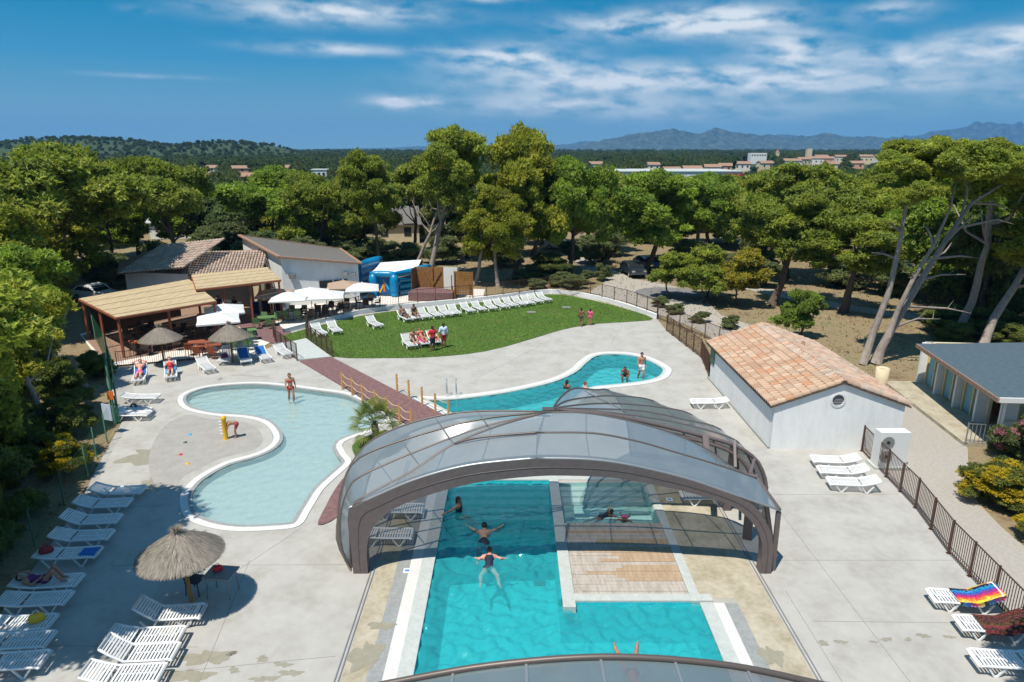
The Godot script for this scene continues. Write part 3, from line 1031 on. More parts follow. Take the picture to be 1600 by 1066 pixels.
const DECK := [-13.8, -4, -14.84, -16.9, -16.4, -23.2, -17.6, -26.4, -19, -30.6, -19.5, -32, -21.6, -34.6, -24.6, -40.0, -17.2, -42.9, -16.2, -45.0, -16.8, -48, -12.5, -54, -8.1, -56.7, -2.3, -59.3, 3.6, -62.6, 7, -60.3, 11.5, -52.8, 11.45, -48.7, 12.2, -42, 11.6, -38.2, 11.6, -28.2, 15.65, -28.2, 15.2, -23, 14.62, -20, 14.3, -16.2, 13.6, -4]
const LAWN := [-15.9, -46.2, -16.3, -47.9, -12.3, -53.4, -8.0, -56.2, -2.2, -58.8, 3.4, -62.0, 6.7, -59.9, 9.4, -56.2, 11.2, -52.6, 9.2, -51.6, 6.4, -50.9, 3.8, -49.2, 1.4, -46.6, -1.7, -43.6, -4.9, -42.3, -8.2, -42.0, -11.6, -42.3, -14.0, -45.2]

func pool(called: String, poly: PackedVector2Array, depth: float, floor_m: String, water_m: String, level: float, wv: Callable, cell: float) -> void:
	var b := MB.new()
	b.wall_loop(poly, -depth, -.002)
	b.flat_poly(poly, -depth)
	struct(called + "_basin", b.mesh(), M[floor_m])
	var w := sheet(poly, [], level, cell, wv)
	struct(called + "_water", w.mesh(true), M[water_m])

func ground() -> void:
	var pad := spline2(v2(PADDLE), 4); var lag := spline2(v2(LAGOON), 4)
	var main := v2([-2.55, -25.2, 1.5, -25.2, 1.5, -17.45, 5.6, -17.45, 5.6, -6, -2.55, -6])
	var shal := v2([1.88, -25.0, 5.25, -25.0, 5.35, -21.9, 1.88, -21.9])
	# the ground: near sheet with room for the pools, far sheet to the horizon
	var gm := MB.new()
	var xs := [-6000.0, -400.0, -18.6, -14.0, 10.4, 400.0, 6000.0]; var zs := [-9000.0, -400.0, -43.8, -37.8, -32.2, -4.5, 300.0]
	for i in xs.size() - 1:
		for j in zs.size() - 1:
			if (i == 3 and j >= 2 and j <= 4) or (i == 2 and j == 3):
				continue
			gm.quad(Vector3(xs[i], -.05, zs[j]), Vector3(xs[i + 1], -.05, zs[j]), Vector3(xs[i + 1], -.05, zs[j + 1]), Vector3(xs[i], -.05, zs[j + 1]))
	struct("ground", gm.mesh(), M["earth"])
	var far := MB.new()
	for q in [[-6000, -9000, 6000, -150], [-6000, -150, -90, -60], [90, -150, 6000, -60]]:
		far.quad(Vector3(q[0], -.04, q[1]), Vector3(q[2], -.04, q[1]), Vector3(q[2], -.04, q[3]), Vector3(q[0], -.04, q[3]))
	struct("terrain", far.mesh(), M["wood_hill"])
	var deck := v2(DECK)
	var dk := struct("pool_deck", sheet(deck, [pad, lag, main, shal], 0.0, 2.0).mesh(), M["concrete"])
	var sk := MB.new()
	sk.wall_loop(deck, -.3, -.002)
	put("deck_edge", sk.mesh(), M["concrete"], dk)
	for l in [[-8.6, -19.6, -6.6, -4.0], [-9.0, -14.6, -4.7, -15.2], [-13, -19.3, -5.3, -19.35], [-12.5, -15.6, -8.5, -15.55], [9.9, -27.9, 10.2, -4.5], [8.2, -24, 15.1, -24.05], [8.3, -19.6, 14.5, -19.6], [8.6, -16.6, 14.2, -16.5], [8.4, -4.5, 8.35, -18], [8.2, -33, 11.5, -33.1], [8, -28, 11.4, -28.1], [-19.3, -33.4, -8.5, -40.4], [-7.5, -21.6, -9.6, -17.4], [-12.8, -23.2, -15.9, -22.9], [-2, -38.2, 2, -45], [6.5, -44.2, 8.4, -50.4], [9.9, -42, 11.9, -44.1]]:
		var j := MB.new()
		j.bar(Vector3(l[0], .002, l[1]), Vector3(l[2], .002, l[3]), .014, .004)
		put("joint", j.mesh(), M["joint"], dk)
	# wet stains that lie on the deck
	var g := RandomNumberGenerator.new()
	g.seed = 8
	var stains := [[-15.9, -27.6, 1.15, .85], [-14.4, -25.0, .55, .75], [-8.1, -15.15, .55, .3], [-8.3, -14.5, .5, .25], [-6.6, -15.1, .18, .1], [-6.0, -14.9, .2, .1], [-5.7, -14.6, .25, .12], [-7.2, -14.7, .14, .1], [-6.3, -14.4, .3, .1], [-7.5, -15.3, .12, .08], [8.5, -15.7, .16, .09], [9.0, -15.75, .15, .08], [9.9, -15.75, .09, .06], [10.3, -15.85, .15, .08], [10.9, -15.85, .1, .07], [11.4, -16.0, .2, .07], [12.1, -15.95, .15, .06], [12.6, -16.05, .12, .06], [13.0, -15.9, .2, .12], [-3.9, -15.2, .35, .6], [-3.7, -16.4, .3, .2], [-17.1, -37.9, .10, .3], [-16.2, -38.6, .5, .06], [-14.9, -38.3, .3, .05], [6.9, -15.2, .25, .4]]
	for s in stains:
		var ring := PackedVector2Array()
		var ph := g.randf() * 9.0
		for k in 40:
			var a := TAU * k / 40
			var r := 1.0 + .28 * sin(a * 2 + ph) + .2 * sin(a * 5 + ph * 2) + .12 * sin(a * 9 + ph * 3)
			ring.append(Vector2(s[0] + cos(a) * s[2] * r, s[1] + sin(a) * s[3] * r))
		var p := MB.new()
		p.flat_poly(ring, .014 if (s[0] > -4.4 and s[0] < 7.8) else .004)
		put("wet_patch", p.mesh(), M["wet"], dk)
	# spray pad: a rounded grey floor beside the paddling pool
	var spray := spline2(v2([-13.35, -24.4, -13.5, -25.6, -12.7, -27.2, -11.7, -28.0, -11.45, -28.7, -11.7, -29.6, -12.5, -30.8, -13.6, -31.5, -15.2, -31.8, -16.5, -32.3, -16.9, -30.9, -16.4, -28.7, -15.4, -26.4, -14.2, -24.7]), 3)
	struct("spray_pad", sheet(spray, [], .005, 2.0).mesh(), M["spray_floor"])
	# copings
	struct("paddling_pool_coping", ribbon(pad, -.02, -.30, -.05, .014, true).mesh(), M["coping"])
	struct("paddling_pool_gutter", ribbon(pad, -.30, -.46, -.05, .008, true).mesh(), M["coping_grey"])
	struct("lagoon_coping", ribbon(lag, -.02, -.38, -.05, .016, true).mesh(), M["coping"])
	struct("lagoon_gutter", ribbon(lag, -.38, -.55, -.05, .010, true).mesh(), M["coping_light"])
	# main pool surrounds: inner deck, grey strip, white channel, light strip
	for q in [["inner_deck", -4.35, -3.72, "inner_deck", .006], ["coping_strip", -3.72, -3.3, "coping_grey", .010], ["overflow_channel", -3.3, -2.95, "coping", .014], ["pool_edge", -2.95, -2.53, "coping_light", .018]]:
		var b := MB.new()
		b.box(Vector3((q[1] + q[2]) / 2, q[4] - .03, -15.6), Vector3(q[2] - q[1], .06, 20.8))
		struct(q[0], b.mesh(), M[q[3]])
	for q in [["pool_edge", 5.58, 5.98, "coping_light", .018, -17.4], ["overflow_channel", 5.98, 6.3, "coping", .014, -17.4], ["coping_strip", 6.3, 6.7, "coping_grey", .010, -17.4], ["inner_deck", 6.7, 7.72, "inner_deck", .006, -26.0], ["inner_deck", 5.651, 6.7, "inner_deck", .006, -26.0]]:
		var b := MB.new()
		var z1: float = -17.62 if q[1] == 5.651 else -5.2
		b.box(Vector3((q[1] + q[2]) / 2, q[4] - .03, (q[5] + z1) / 2), Vector3(q[2] - q[1], .06, z1 - q[5]))
		struct(q[0], b.mesh(), M[q[3]])
	for q in [[-4.45, -18.7], [7.82, -18.0]]:
		var r := MB.new()
		for d in [-.05, .05]:
			r.box(Vector3(q[0] + d, .012, -16.0), Vector3(.03, .03, 22))
		tag(put("enclosure_rail", r.mesh(), M["grey_metal"]), "steel floor rail for the sliding enclosure " + ("beside the swimmers' deep pool" if q[0] < 0 else "beside the plank platform and shallow pool"), "rail")
	# divider walls between the three basins
	var dv := MB.new()
	dv.box(Vector3(1.69, -.05, -21.4), Vector3(.375, .22, 8.5))
	dv.box(Vector3(3.75, -.055, -17.62), Vector3(4.5, .21, .33))
	dv.box(Vector3(5.50, -.06, -21.4), Vector3(.30, .2, 7.9))
	dv.box(Vector3(1.5, -.065, -25.42), Vector3(8.3, .19, .42))
	struct("pool_divider", dv.mesh(), M["coping_light"])
	pool("swimming_pool", main, 1.45, "pool_blue", "water_deep", -.09, wave_fn(5, .135, 1.8), .062)
	pool("toddler_pool", shal, .55, "pool_shallow", "water_shallow", -.09, wave_fn(6, .045, 2.0), .07)
	pool("paddling_pool", pad, .30, "pool_pale", "water_pale", -.05, wave_fn(7, .035, 1.5), .11)
	pool("lagoon", lag, 1.1, "lagoon_blue", "water_lagoon", -.07, wave_fn(8, .07, 1.5), .10)
	for i in 5:
		var s := MB.new()
		s.box(Vector3(-.52, -.80 - .12 * i, -25.0 + i * .34), Vector3(4.0, 1.2 - .05 * i, .34))
		struct("pool_step", s.mesh(), M["pool_step"])
	for i in 3:
		var s := MB.new()
		s.box(Vector3(3.55, -.42 - .1 * i, -24.85 + i * .3), Vector3(3.3, .5, .3))
		struct("pool_step", s.mesh(), M["pool_pale"])
	for q in [[.95, -20.4, .42, .3], [1.15, -16.4, .55, .42], [3.4, -23.5, .12, .12]]:
		var s := MB.new()
		var deep: float = -.54 if q[0] > 3 else -1.44
		s.box(Vector3(q[0], deep, q[1]), Vector3(q[2], .02, q[3]))
		tag(put("pool_drain", s.mesh(), M["black"]), ["dark floor grate in the deep pool beside the plank platform", "dark square floor grate in the sunny part of the pool", "small round drain in the toddler pool floor"][0 if q[0] < 1.0 else (1 if q[0] < 2 else 2)], "drain")
	# plank platform between toddler pool and deep pool
	var pl := thing("plank_platform", "weathered wooden plank platform stained tan beside the toddler pool", "platform", Vector3.ZERO)
	var sub := MB.new()
	sub.box(Vector3(3.62, -.06, -19.75), Vector3(3.44, .1, 4.2))
	put("bearer", sub.mesh(), M["black"], pl)
	for i in 24:
		var cut := 2.35 + 1.25 * absf(sin(i * .9 + .4)) if (i > 5 and i < 21) else 1.9 + .01 * i
		for part in 2:
			var x0 := 1.9 if part == 0 else cut
			var x1 := cut if part == 0 else 5.34
			if x1 - x0 < .2:
				continue
			var bm := MB.new()
			bm.box(Vector3((x0 + x1) / 2, .012 + .004 * ((i + part) % 3), -21.77 + i * .171), Vector3(x1 - x0 - .004, .04, .161))
			put("plank", bm.mesh(), M["plank_tan"] if (part == 1 and i > 5 and i < 21 and i % 6 != 2) or (i == 3 and part == 1) else M["plank_grey"], pl)
	# lawn
	var lw := spline2(v2(LAWN), 3)
	struct("lawn_base", sheet(lw, [], .02, 4.0).mesh(), M["turf"])
	var bl := MB.new()
	bl.tint = true
	var dry := FastNoiseLite.new()
	dry.seed = 4; dry.frequency = .22; dry.fractal_octaves = 3
	var lb := Rect2(-16.5, -62.2, 28, 20.5)
	var made := 0
	while made < 90000:
		var p := Vector2(g.randf_range(lb.position.x, lb.end.x), g.randf_range(lb.position.y, lb.end.y))
		if not Geometry2D.is_point_in_polygon(p, lw):
			continue
		made += 1
		var a := g.randf() * TAU
		var s := Vector3(cos(a), 0, sin(a)) * .02
		var k := g.randf_range(.8, 1.15) * (1.0 + .22 * dry.get_noise_2d(p.x, p.y))
		bl.col = Color(.13 * k, .245 * k, .028 * k).lerp(Color(.20 * k, .21 * k, .06 * k), clampf(dry.get_noise_2d(p.x * 1.7 + 40.0, p.y * 1.7) * 1.6 - .25, 0, .6))
		var q := Vector3(p.x, .02, p.y)
		bl.tri(q - s, q + s, q + Vector3(g.randfn() * .03, .05, g.randfn() * .03))
	var gr := put("turf_blades", bl.mesh(), M["vcol"])
	tag(gr, "short bright green artificial grass on the sunbathing lawn", "grass")
	gr.set_meta("kind", "stuff")
	# terrace, ramp, bridge, roads
	struct("terrace", sheet(v2([-25.2, -40.2, -17.2, -43.1, -16.6, -47.9, -12.6, -54.2, -8.2, -57, -2.6, -59.6, -2.6, -64.5, -13, -66, -27, -62, -31.5, -48]), [], -.006, 4.0).mesh(), M["render_wall"])
	struct("shade_toned_dining_floor", sheet(v2([-25.4, -40.9, -20.4, -46.0, -22.0, -49.0, -17.8, -52.2, -20.8, -57.2, -29.0, -58.4, -31.0, -47.5]), [], .002, 3.0).mesh(), M["old_tile"])  # dark tile sheet added so the floor carries the deep canopy shade
	struct("terrace_path", sheet(v2([-16.2, -45.2, -14.9, -46.9, -17.2, -49.6, -20.2, -54.4, -22.6, -53.4, -19.2, -47.6]), [], .008, 3.0).mesh(), M["burgundy"])
	var rp := MB.new()
	rp.prism(v2([-13.6, -41.5, -16.1, -45.0, -14.6, -46.6, -11.7, -42.2]), -.2, .07)
	struct("ramp", rp.mesh(), M["coping_light"])
	var br := MB.new()
	br.prism(v2([-13.5, -41.35, -11.65, -42.15, -3.0, -31.6, -4.6, -30.3]), -.25, .055)
	struct("bridge_deck", br.mesh(), M["burgundy"])
	struct("burgundy_apron", sheet(spline2(v2([-6.95, -21.75, -6.4, -22.3, -6.3, -24, -6.5, -25.7, -6.85, -25.5, -7.0, -24.4, -7.02, -22.9]), 3), [], .034, 2.0).mesh(), M["burgundy"])
	struct("planting_bed", sheet(spline2(v2([-7.2, -28.9, -6.1, -30.2, -4.9, -30.0, -5.0, -28, -6.3, -26.7, -7.0, -27.7]), 3), [], .035, 2.0).mesh(), M["turf"])
	struct("gravel_path", sheet(spline2(v2([17.7, -28.2, 15.75, -28.2, 15.4, -24, 14.75, -20.2, 14.5, -16, 13.8, -4, 17.5, -4, 17.3, -16, 17.4, -20.0, 17.8, -23.4, 19.2, -26.2, 20.55, -28.3, 20.7, -29.5, 21.35, -36.6, 21.0, -38.4, 18.6, -38.4]), 2), [], -.03, 3.0).mesh(), M["gravel"])
	struct("gravel_road", sheet(spline2(v2([7.2, -63.0, 9.4, -68, 8.2, -74, 7.4, -84, 9.5, -84, 11.5, -75, 12.8, -70, 16, -66, 17.4, -59, 17.0, -54, 20, -46, 18, -40, 14.0, -42.6, 14.2, -48, 12.5, -53, 10.5, -58]), 2), [], -.03, 4.0).mesh(), M["gravel"])
	struct("road", sheet(spline2(v2([11.6, -63.5, 12.5, -60, 15.5, -58.8, 18, -61, 17, -64.5, 14, -65.5]), 3), [], -.022, 3.0).mesh(), M["asphalt"])
	struct("forest_track", sheet(spline2(v2([40, -52, 31, -53, 25, -60, 20, -70, 21.5, -71, 26.5, -62, 32, -55, 42, -54]), 2), [], -.03, 4.0).mesh(), M["gravel"])
	# low white wall behind the lawn
	var wl := thing("low_wall", "low white retaining wall curving behind the lawn loungers", "wall")
	var ln := spline2(v2([-16.6, -48.2, -12.5, -54.1, -8.1, -56.8, -2.3, -59.4, 3.55, -62.6, 7.0, -60.4, 9.6, -56.6, 11.5, -52.6]), 4, false)
	put("wall", ribbon(ln, -.02, .22, -.1, .34, false).mesh(), M["white_wall"], wl)

# ---------------------------------------------------------------- pool enclosure
const RIBS := {
	"S3": [-5.18, 0, -19.2, -5.14, 0.85, -19.1, -5.03, 2.06, -19, -4.8, 2.49, -19, -3.23, 3.12, -19.7, -1.89, 3.81, -20.3, -0.39, 4.26, -20.8, 1.11, 4.5, -21.3],
	"S2": [-5.15, 0, -19, -5.45, 0.78, -19.2, -5.47, 1.77, -19.5, -5.2, 2.57, -19.8, -4.73, 2.91, -20, -3.04, 3.5, -20.5, -0.99, 4.11, -21, 1.05, 4.5, -21.3],
	"S1": [-5.16, 0, -19.05, -5.58, 0.72, -19.4, -5.61, 1.6, -19.8, -5.5, 2.42, -20.2, -5.24, 3.02, -20.5, -4.55, 3.41, -20.7, -2.79, 3.92, -21, -1, 4.32, -21.2, 1.05, 4.5, -21.35],
	"S0": [-5.17, 0, -19.1, -5.68, 0.66, -19.6, -5.74, 1.29, -20.1, -5.7, 2, -20.5, -5.44, 2.72, -20.9, -4.86, 3.44, -21.2, -3.74, 3.97, -21.4, -2.22, 4.36, -21.5, -0.7, 4.49, -21.5, 1.02, 4.5, -21.4],
	"C0L": [-5.04, 2.3, -18.9, -4.24, 2.7, -18.9, -3.11, 3.22, -18.9, -2, 3.59, -18.9, -0.9, 3.82, -18.9, 0.73, 3.99, -18.9],
	"T3L": [-4.95, 2.42, -19.0, -4.3, 2.72, -19.15, -3.23, 3.12, -19.7, -1.89, 3.81, -20.3, -0.39, 4.26, -20.8, 1.11, 4.5, -21.3],
	"C0R": [0.73, 3.99, -18.9, 2.18, 3.96, -18.9, 3.26, 3.83, -18.9, 4.46, 3.56, -18.9, 5.61, 3.23, -18.9, 6.79, 2.79, -18.9, 8.33, 2.18, -19],
	"C1R": [0.81, 4.30, -20.1, 2.59, 4.28, -20.1, 4.0, 4.0, -20.1, 4.99, 3.7, -20.1, 6.83, 3.11, -20.1, 8.01, 2.63, -20.2],
	"C2R": [1.11, 4.5, -21.3, 2.41, 4.5, -21.3, 3.98, 4.2, -21.3, 5.57, 3.69, -21.3, 6.85, 3.05, -21.2, 7.3, 2.62, -21.1],
	"C1L": [-1.85, 3.89, -20.2, -0.95, 4.15, -20.1, 0.81, 4.31, -20.1],
	"R5": [1.43, 4.54, -21.5, 3.28, 4.27, -21.7, 5.06, 3.81, -21.9, 6.4, 3.42, -22, 7.4, 3.14, -22, 8.07, 2.86, -22, 8.64, 2.39, -22, 8.97, 1.74, -22, 9.07, 1.27, -22, 9.1, 0.6, -22, 9.1, 0, -22],
	"R4": [1.43, 4.51, -21.6, 3.08, 4.21, -22.1, 5.62, 3.54, -22.9, 7.78, 2.86, -23.2, 8.54, 2.35, -23.3, 9.15, 1.2, -23.4, 9.2, 0, -23.4],
	"R3": [1.44, 4.49, -21.7, 2.53, 4.21, -22.4, 4.73, 3.65, -23.6, 6.64, 3.04, -24.2, 8.09, 2.51, -24.5, 8.9, 1.2, -24.7, 9, 0, -24.7],
	"R2": [1.43, 4.46, -21.8, 2.36, 4.24, -22.7, 3.72, 3.87, -23.8, 5.73, 3.25, -25, 7.24, 2.68, -25.6, 8.3, 1.4, -25.9, 8.5, 0, -25.9],
	"R1": [1.43, 4.43, -21.9, 1.91, 4.3, -22.9, 2.77, 4.03, -24, 3.9, 3.72, -25, 5.84, 3.03, -26.2, 7.2, 1.6, -26.8, 7.4, 0, -26.8],
	"R0": [1.42, 4.39, -22, 1.72, 4.39, -23, 2.31, 4.24, -24.4, 3.23, 3.8, -25.5, 4.11, 3.36, -26.4, 4.9, 1.8, -27.3, 5.2, 0, -27.4],
}

func enclosure() -> void:
	var t := thing("pool_enclosure", "arched telescopic pool enclosure of grey translucent panels with plum frames", "pool enclosure")
	var N := 30
	var R := {}
	for k in RIBS:
		R[k] = spline3(v3(RIBS[k]), N)
	var panel := func(a: String, b: String, m: String) -> void:
		var p := MB.new()
		for i in N - 1:
			p.quad(R[a][i], R[b][i], R[b][i + 1], R[a][i + 1])
		put("roof_panel", p.mesh(true), M[m], t)
	for q in [["S3", "S2"], ["S2", "S1"], ["S1", "S0"]]:
		panel.call(q[0], q[1], "polycarbonate")
	for q in [["C0L", "T3L"], ["C0R", "C1R"], ["C1R", "C2R"], ["R5", "R4"], ["R4", "R3"], ["R3", "R2"], ["R2", "R1"], ["R1", "R0"]]:
		panel.call(q[0], q[1], "polycarbonate")
	# lower rear module nested behind the left wing
	var rear := []
	for i in N:
		var p: Vector3 = R["S0"][i]
		rear.append(Vector3(p.x + .3 * clampf((1.0 - p.x) / 6.0, 0, 1) + (.4 if i > N - 6 else 0.0), maxf(0.0, p.y - 1.08), p.z - 2.3))
	R["B0"] = rear
	panel.call("S0", "B0", "polycarbonate")
	var rb := MB.new()
	rb.tube(rear, [.04], 6)
	put("rib", rb.mesh(true), M["rib_metal"], t)
	for k in RIBS:
		if k in ["T3L", "C0L", "C0R"]:
			continue
		var r := MB.new()
		r.tube(R[k], [.075 if k == "R5" else .038], 6)
		put("rib", r.mesh(true), M["frame_metal"] if k == "R5" else M["rib_metal"], t)
	# purlins across the panels
	for q in [["C0R", "C2R", [.02, .22, .42, .62, .82]], ["C0L", "T3L", [.25, .5, .75]], ["S3", "S0", [.42, .55, .68, .80]], ["R5", "R0", [.35, .55, .75]]]:
		for u in q[2]:
			var i := int(u * (N - 1))
			var r := MB.new()
			r.tube([R[q[0]][i] - Vector3(0, .03, 0), R[q[1]][i] - Vector3(0, .03, 0)] if q[0] != "C0R" else [R["C0R"][i] - Vector3(0, .03, 0), R["C1R"][i] - Vector3(0, .03, 0), R["C2R"][i] - Vector3(0, .03, 0)], [.018], 5)
			put("purlin", r.mesh(true), M["grey_metal"], t)
	# front portal: outer and inner outline, 0.34 m deep
	var o := spline2(v2([-5.04, 0, -5.06, 1.0, -5.04, 2.29, -4.24, 2.68, -3.11, 3.2, -2, 3.57, -.9, 3.80, .73, 3.96, 2.18, 3.93, 3.26, 3.81, 4.46, 3.54, 5.61, 3.21, 6.79, 2.77, 7.45, 2.38, 7.88, 1.86, 8.14, 1.27, 8.22, .61, 8.22, 0]), 3, false)
	var inn := spline2(v2([-4.57, 0, -4.55, .98, -4.3, 1.68, -3.82, 2.18, -3.14, 2.55, -2.02, 2.95, -.91, 3.22, .74, 3.41, 1.91, 3.42, 3.05, 3.36, 4.2, 3.15, 5.35, 2.88, 6.52, 2.51, 7.13, 2.15, 7.58, 1.67, 7.82, 1.14, 7.88, .61, 7.86, 0]), 3, false)
	var pts := PackedVector2Array(o)
	var rev := PackedVector2Array(inn)
	rev.reverse()
	pts.append_array(rev)
	var fm := MB.new()
	fm.extrude(pts, .34, Transform3D(Basis(), Vector3(0, 0, -19.03)))
	put("front_arch", fm.mesh(), M["frame_metal"], t)
	# bead on the portal face and along its top edge
	var mid := []
	for i in o.size():
		var j := int(float(i) / (o.size() - 1) * (inn.size() - 1))
		var c: Vector2 = o[i].lerp(inn[j], .48)
		mid.append(Vector3(c.x, c.y, -18.856))
	var bd := MB.new()
	bd.tube(mid, [.012], 5)
	put("trim_bead", bd.mesh(true), M["rib_metal"], t)
	for nm in ["C0L", "C0R"]:
		var e := MB.new()
		e.tube(R[nm], [.045], 6)
		put("edge_trim", e.mesh(true), M["grey_metal"], t)
	# right side: eave beam, posts and side glazing
	var ev := MB.new()
	ev.tube([R["C0R"][N - 1], R["C1R"][N - 1], R["C2R"][N - 1]], [.06], 6)
	put("eave_beam", ev.mesh(true), M["frame_metal"], t)
	for q in [[8.34, 0, -19.06, 8.32, 2.1, -19.06, .14], [8.69, 0, -19.94, 8.12, 2.5, -19.9, .16], [8.14, 0, -20.9, 8.0, 2.55, -20.6, .30], [8.02, 0, -22.86, 8.1, 2.7, -22.9, .26], [9.0, 0, -24.6, 8.8, 1.4, -24.6, .14]]:
		var p := MB.new()
		p.bar(Vector3(q[0], q[1], q[2]), Vector3(q[3], q[4], q[5]), q[6], q[6] * .7)
		put("post", p.mesh(), M["frame_metal"], t)
	for q in [[7.6, 2.55, -21.2, 7.75, 3.2, -21.95, .09], [8.05, 2.4, -21.0, 8.55, 2.5, -22, .10], [6.6, 3.1, -21.3, 6.7, 3.4, -21.9, .2]]:
		var p := MB.new()
		p.bar(Vector3(q[0], q[1], q[2]), Vector3(q[3], q[4], q[5]), q[6], q[6])
		put("strut", p.mesh(), M["frame_metal"], t)
	for k in ["R5"]:
		var p := MB.new()       # doubled inner leg of the second arch
		var inner := []
		for i in range(12, N):
			inner.append(R[k][i] + Vector3(-.42, -.1, .0))
		p.tube(inner, [.07], 6)
		put("inner_leg", p.mesh(true), M["frame_metal"], t)
	# hub cap where the ribs meet
	var hb := MB.new()
	hb.box(Vector3(1.3, 4.53, -21.55), Vector3(.55, .05, .3))
	put("hub_plate", hb.mesh(), M["rib_metal"], t)
	# second, lower section parked over the near end of the pool
	var u := thing("enclosure_section", "lower grey panelled enclosure section parked over the near pool end", "pool enclosure")
	var arc := [Vector3(-5.0, 0, 0), Vector3(-4.95, 1.1, 0), Vector3(-4.4, 2.1, 0), Vector3(-3.2, 2.7, 0), Vector3(-2.17, 2.99, 0), Vector3(-.31, 3.37, 0), Vector3(1.85, 3.55, 0), Vector3(4.02, 3.38, 0), Vector3(5.8, 2.97, 0), Vector3(7.0, 2.6, 0), Vector3(8.0, 1.9, 0), Vector3(8.3, 1.0, 0), Vector3(8.3, 0, 0)]
	var L: Array = spline3(arc, 49)
	for k in 3:
		var z0 := -11.0 + k * 2.2; var z1 := z0 + 2.2
		for i in 12:
			var p := MB.new()
			for j in 4:
				var a: Vector3 = L[i * 4 + j]; var b: Vector3 = L[i * 4 + j + 1]
				p.quad(a + Vector3(0, 0, z0), b + Vector3(0, 0, z0), b + Vector3(0, 0, z1), a + Vector3(0, 0, z1))
			put("roof_panel", p.mesh(true), M["polycarbonate_grey"], u)
	for i in range(1, 12):
		var p := MB.new()
		p.bar(L[i * 4] + Vector3(0, .012, -11.0), L[i * 4] + Vector3(0, .012, -4.4), .05, .03)
		put("purlin", p.mesh(), M["grey_metal"], u)
	for k in 4:
		var p := MB.new()
		var line := []
		for q: Vector3 in L:
			line.append(q + Vector3(0, .03, -11.0 + k * 2.2))
		p.tube(line, [.07], 6)
		put("rib", p.mesh(true), M["frame_metal"] if k > 0 else M["rib_metal"], u)

# ---------------------------------------------------------------- buildings
func half_tile(l: float, r: float, sag := .72) -> ArrayMesh:   # one arched clay tile: length along z, crown up
	var m := MB.new()
	for k in 6:
		var a := PI * k / 6; var b := PI * (k + 1) / 6
		var r1 := r * .86
		m.quad(Vector3(-cos(a) * r1, sin(a) * r1 * sag - .02, -l / 2), Vector3(-cos(b) * r1, sin(b) * r1 * sag - .02, -l / 2), Vector3(-cos(b) * r, sin(b) * r * sag, l / 2), Vector3(-cos(a) * r, sin(a) * r * sag, l / 2))
		m.quad(Vector3(-cos(a) * r, sin(a) * r * sag, l / 2), Vector3(-cos(b) * r, sin(b) * r * sag, l / 2), Vector3(-cos(b) * r * .82, sin(b) * r * sag * .72 - .012, l / 2), Vector3(-cos(a) * r * .82, sin(a) * r * sag * .72 - .012, l / 2))
	return m.mesh()

# clay tiles laid on a slope: origin at one eave corner, `along` the eave, `up` the slope
func tile_rows(parent: Node, org: Vector3, along: Vector3, up: Vector3, pitch: float, course: float, most: int, sd: int) -> void:
	var g := RandomNumberGenerator.new()
	g.seed = sd
	var na := int(along.length() / pitch); var nu := int(up.length() / course)
	var x := along.normalized(); var z := -up.normalized(); var y := z.cross(x).normalized()
	if y.y < 0:
		y = -y
	var mesh := half_tile(course * 1.06, pitch * .45, 1.25)
	var arr := mesh.surface_get_arrays(0)
	var src: PackedVector3Array = arr[Mesh.ARRAY_VERTEX]
	var rest := MB.new()
	rest.tint = true
	var done := 0
	for j in nu:
		for i in na:
			var p := org + along * ((i + .5) / na) + up * ((j + .5) / nu) + y * (.035 + g.randf() * .012)
			var tr := Transform3D(Basis(x, y, z).rotated(y, g.randfn() * .015), p)
			if done < most:
				done += 1
				put("roof_tile", mesh, M["tile_%d" % (g.randi() % 6 if g.randf() < .55 else g.randi() % 2)], parent).transform = tr
			else:
				var k := g.randf_range(.75, 1.15)
				rest.col = (Color(.50 * k, .32 * k, .22 * k) if sd < 5 else Color(.44 * k, .32 * k, .245 * k)).lerp(Color(.42 * k, .35 * k, .29 * k), g.randf())
				for q in src:
					rest.v.append(tr * q); rest.c.append(rest.col)
	if rest.v.size() > 0:
		put("roof_tiles", rest.mesh(), M["vcol"], parent).set_meta("kind", "stuff")

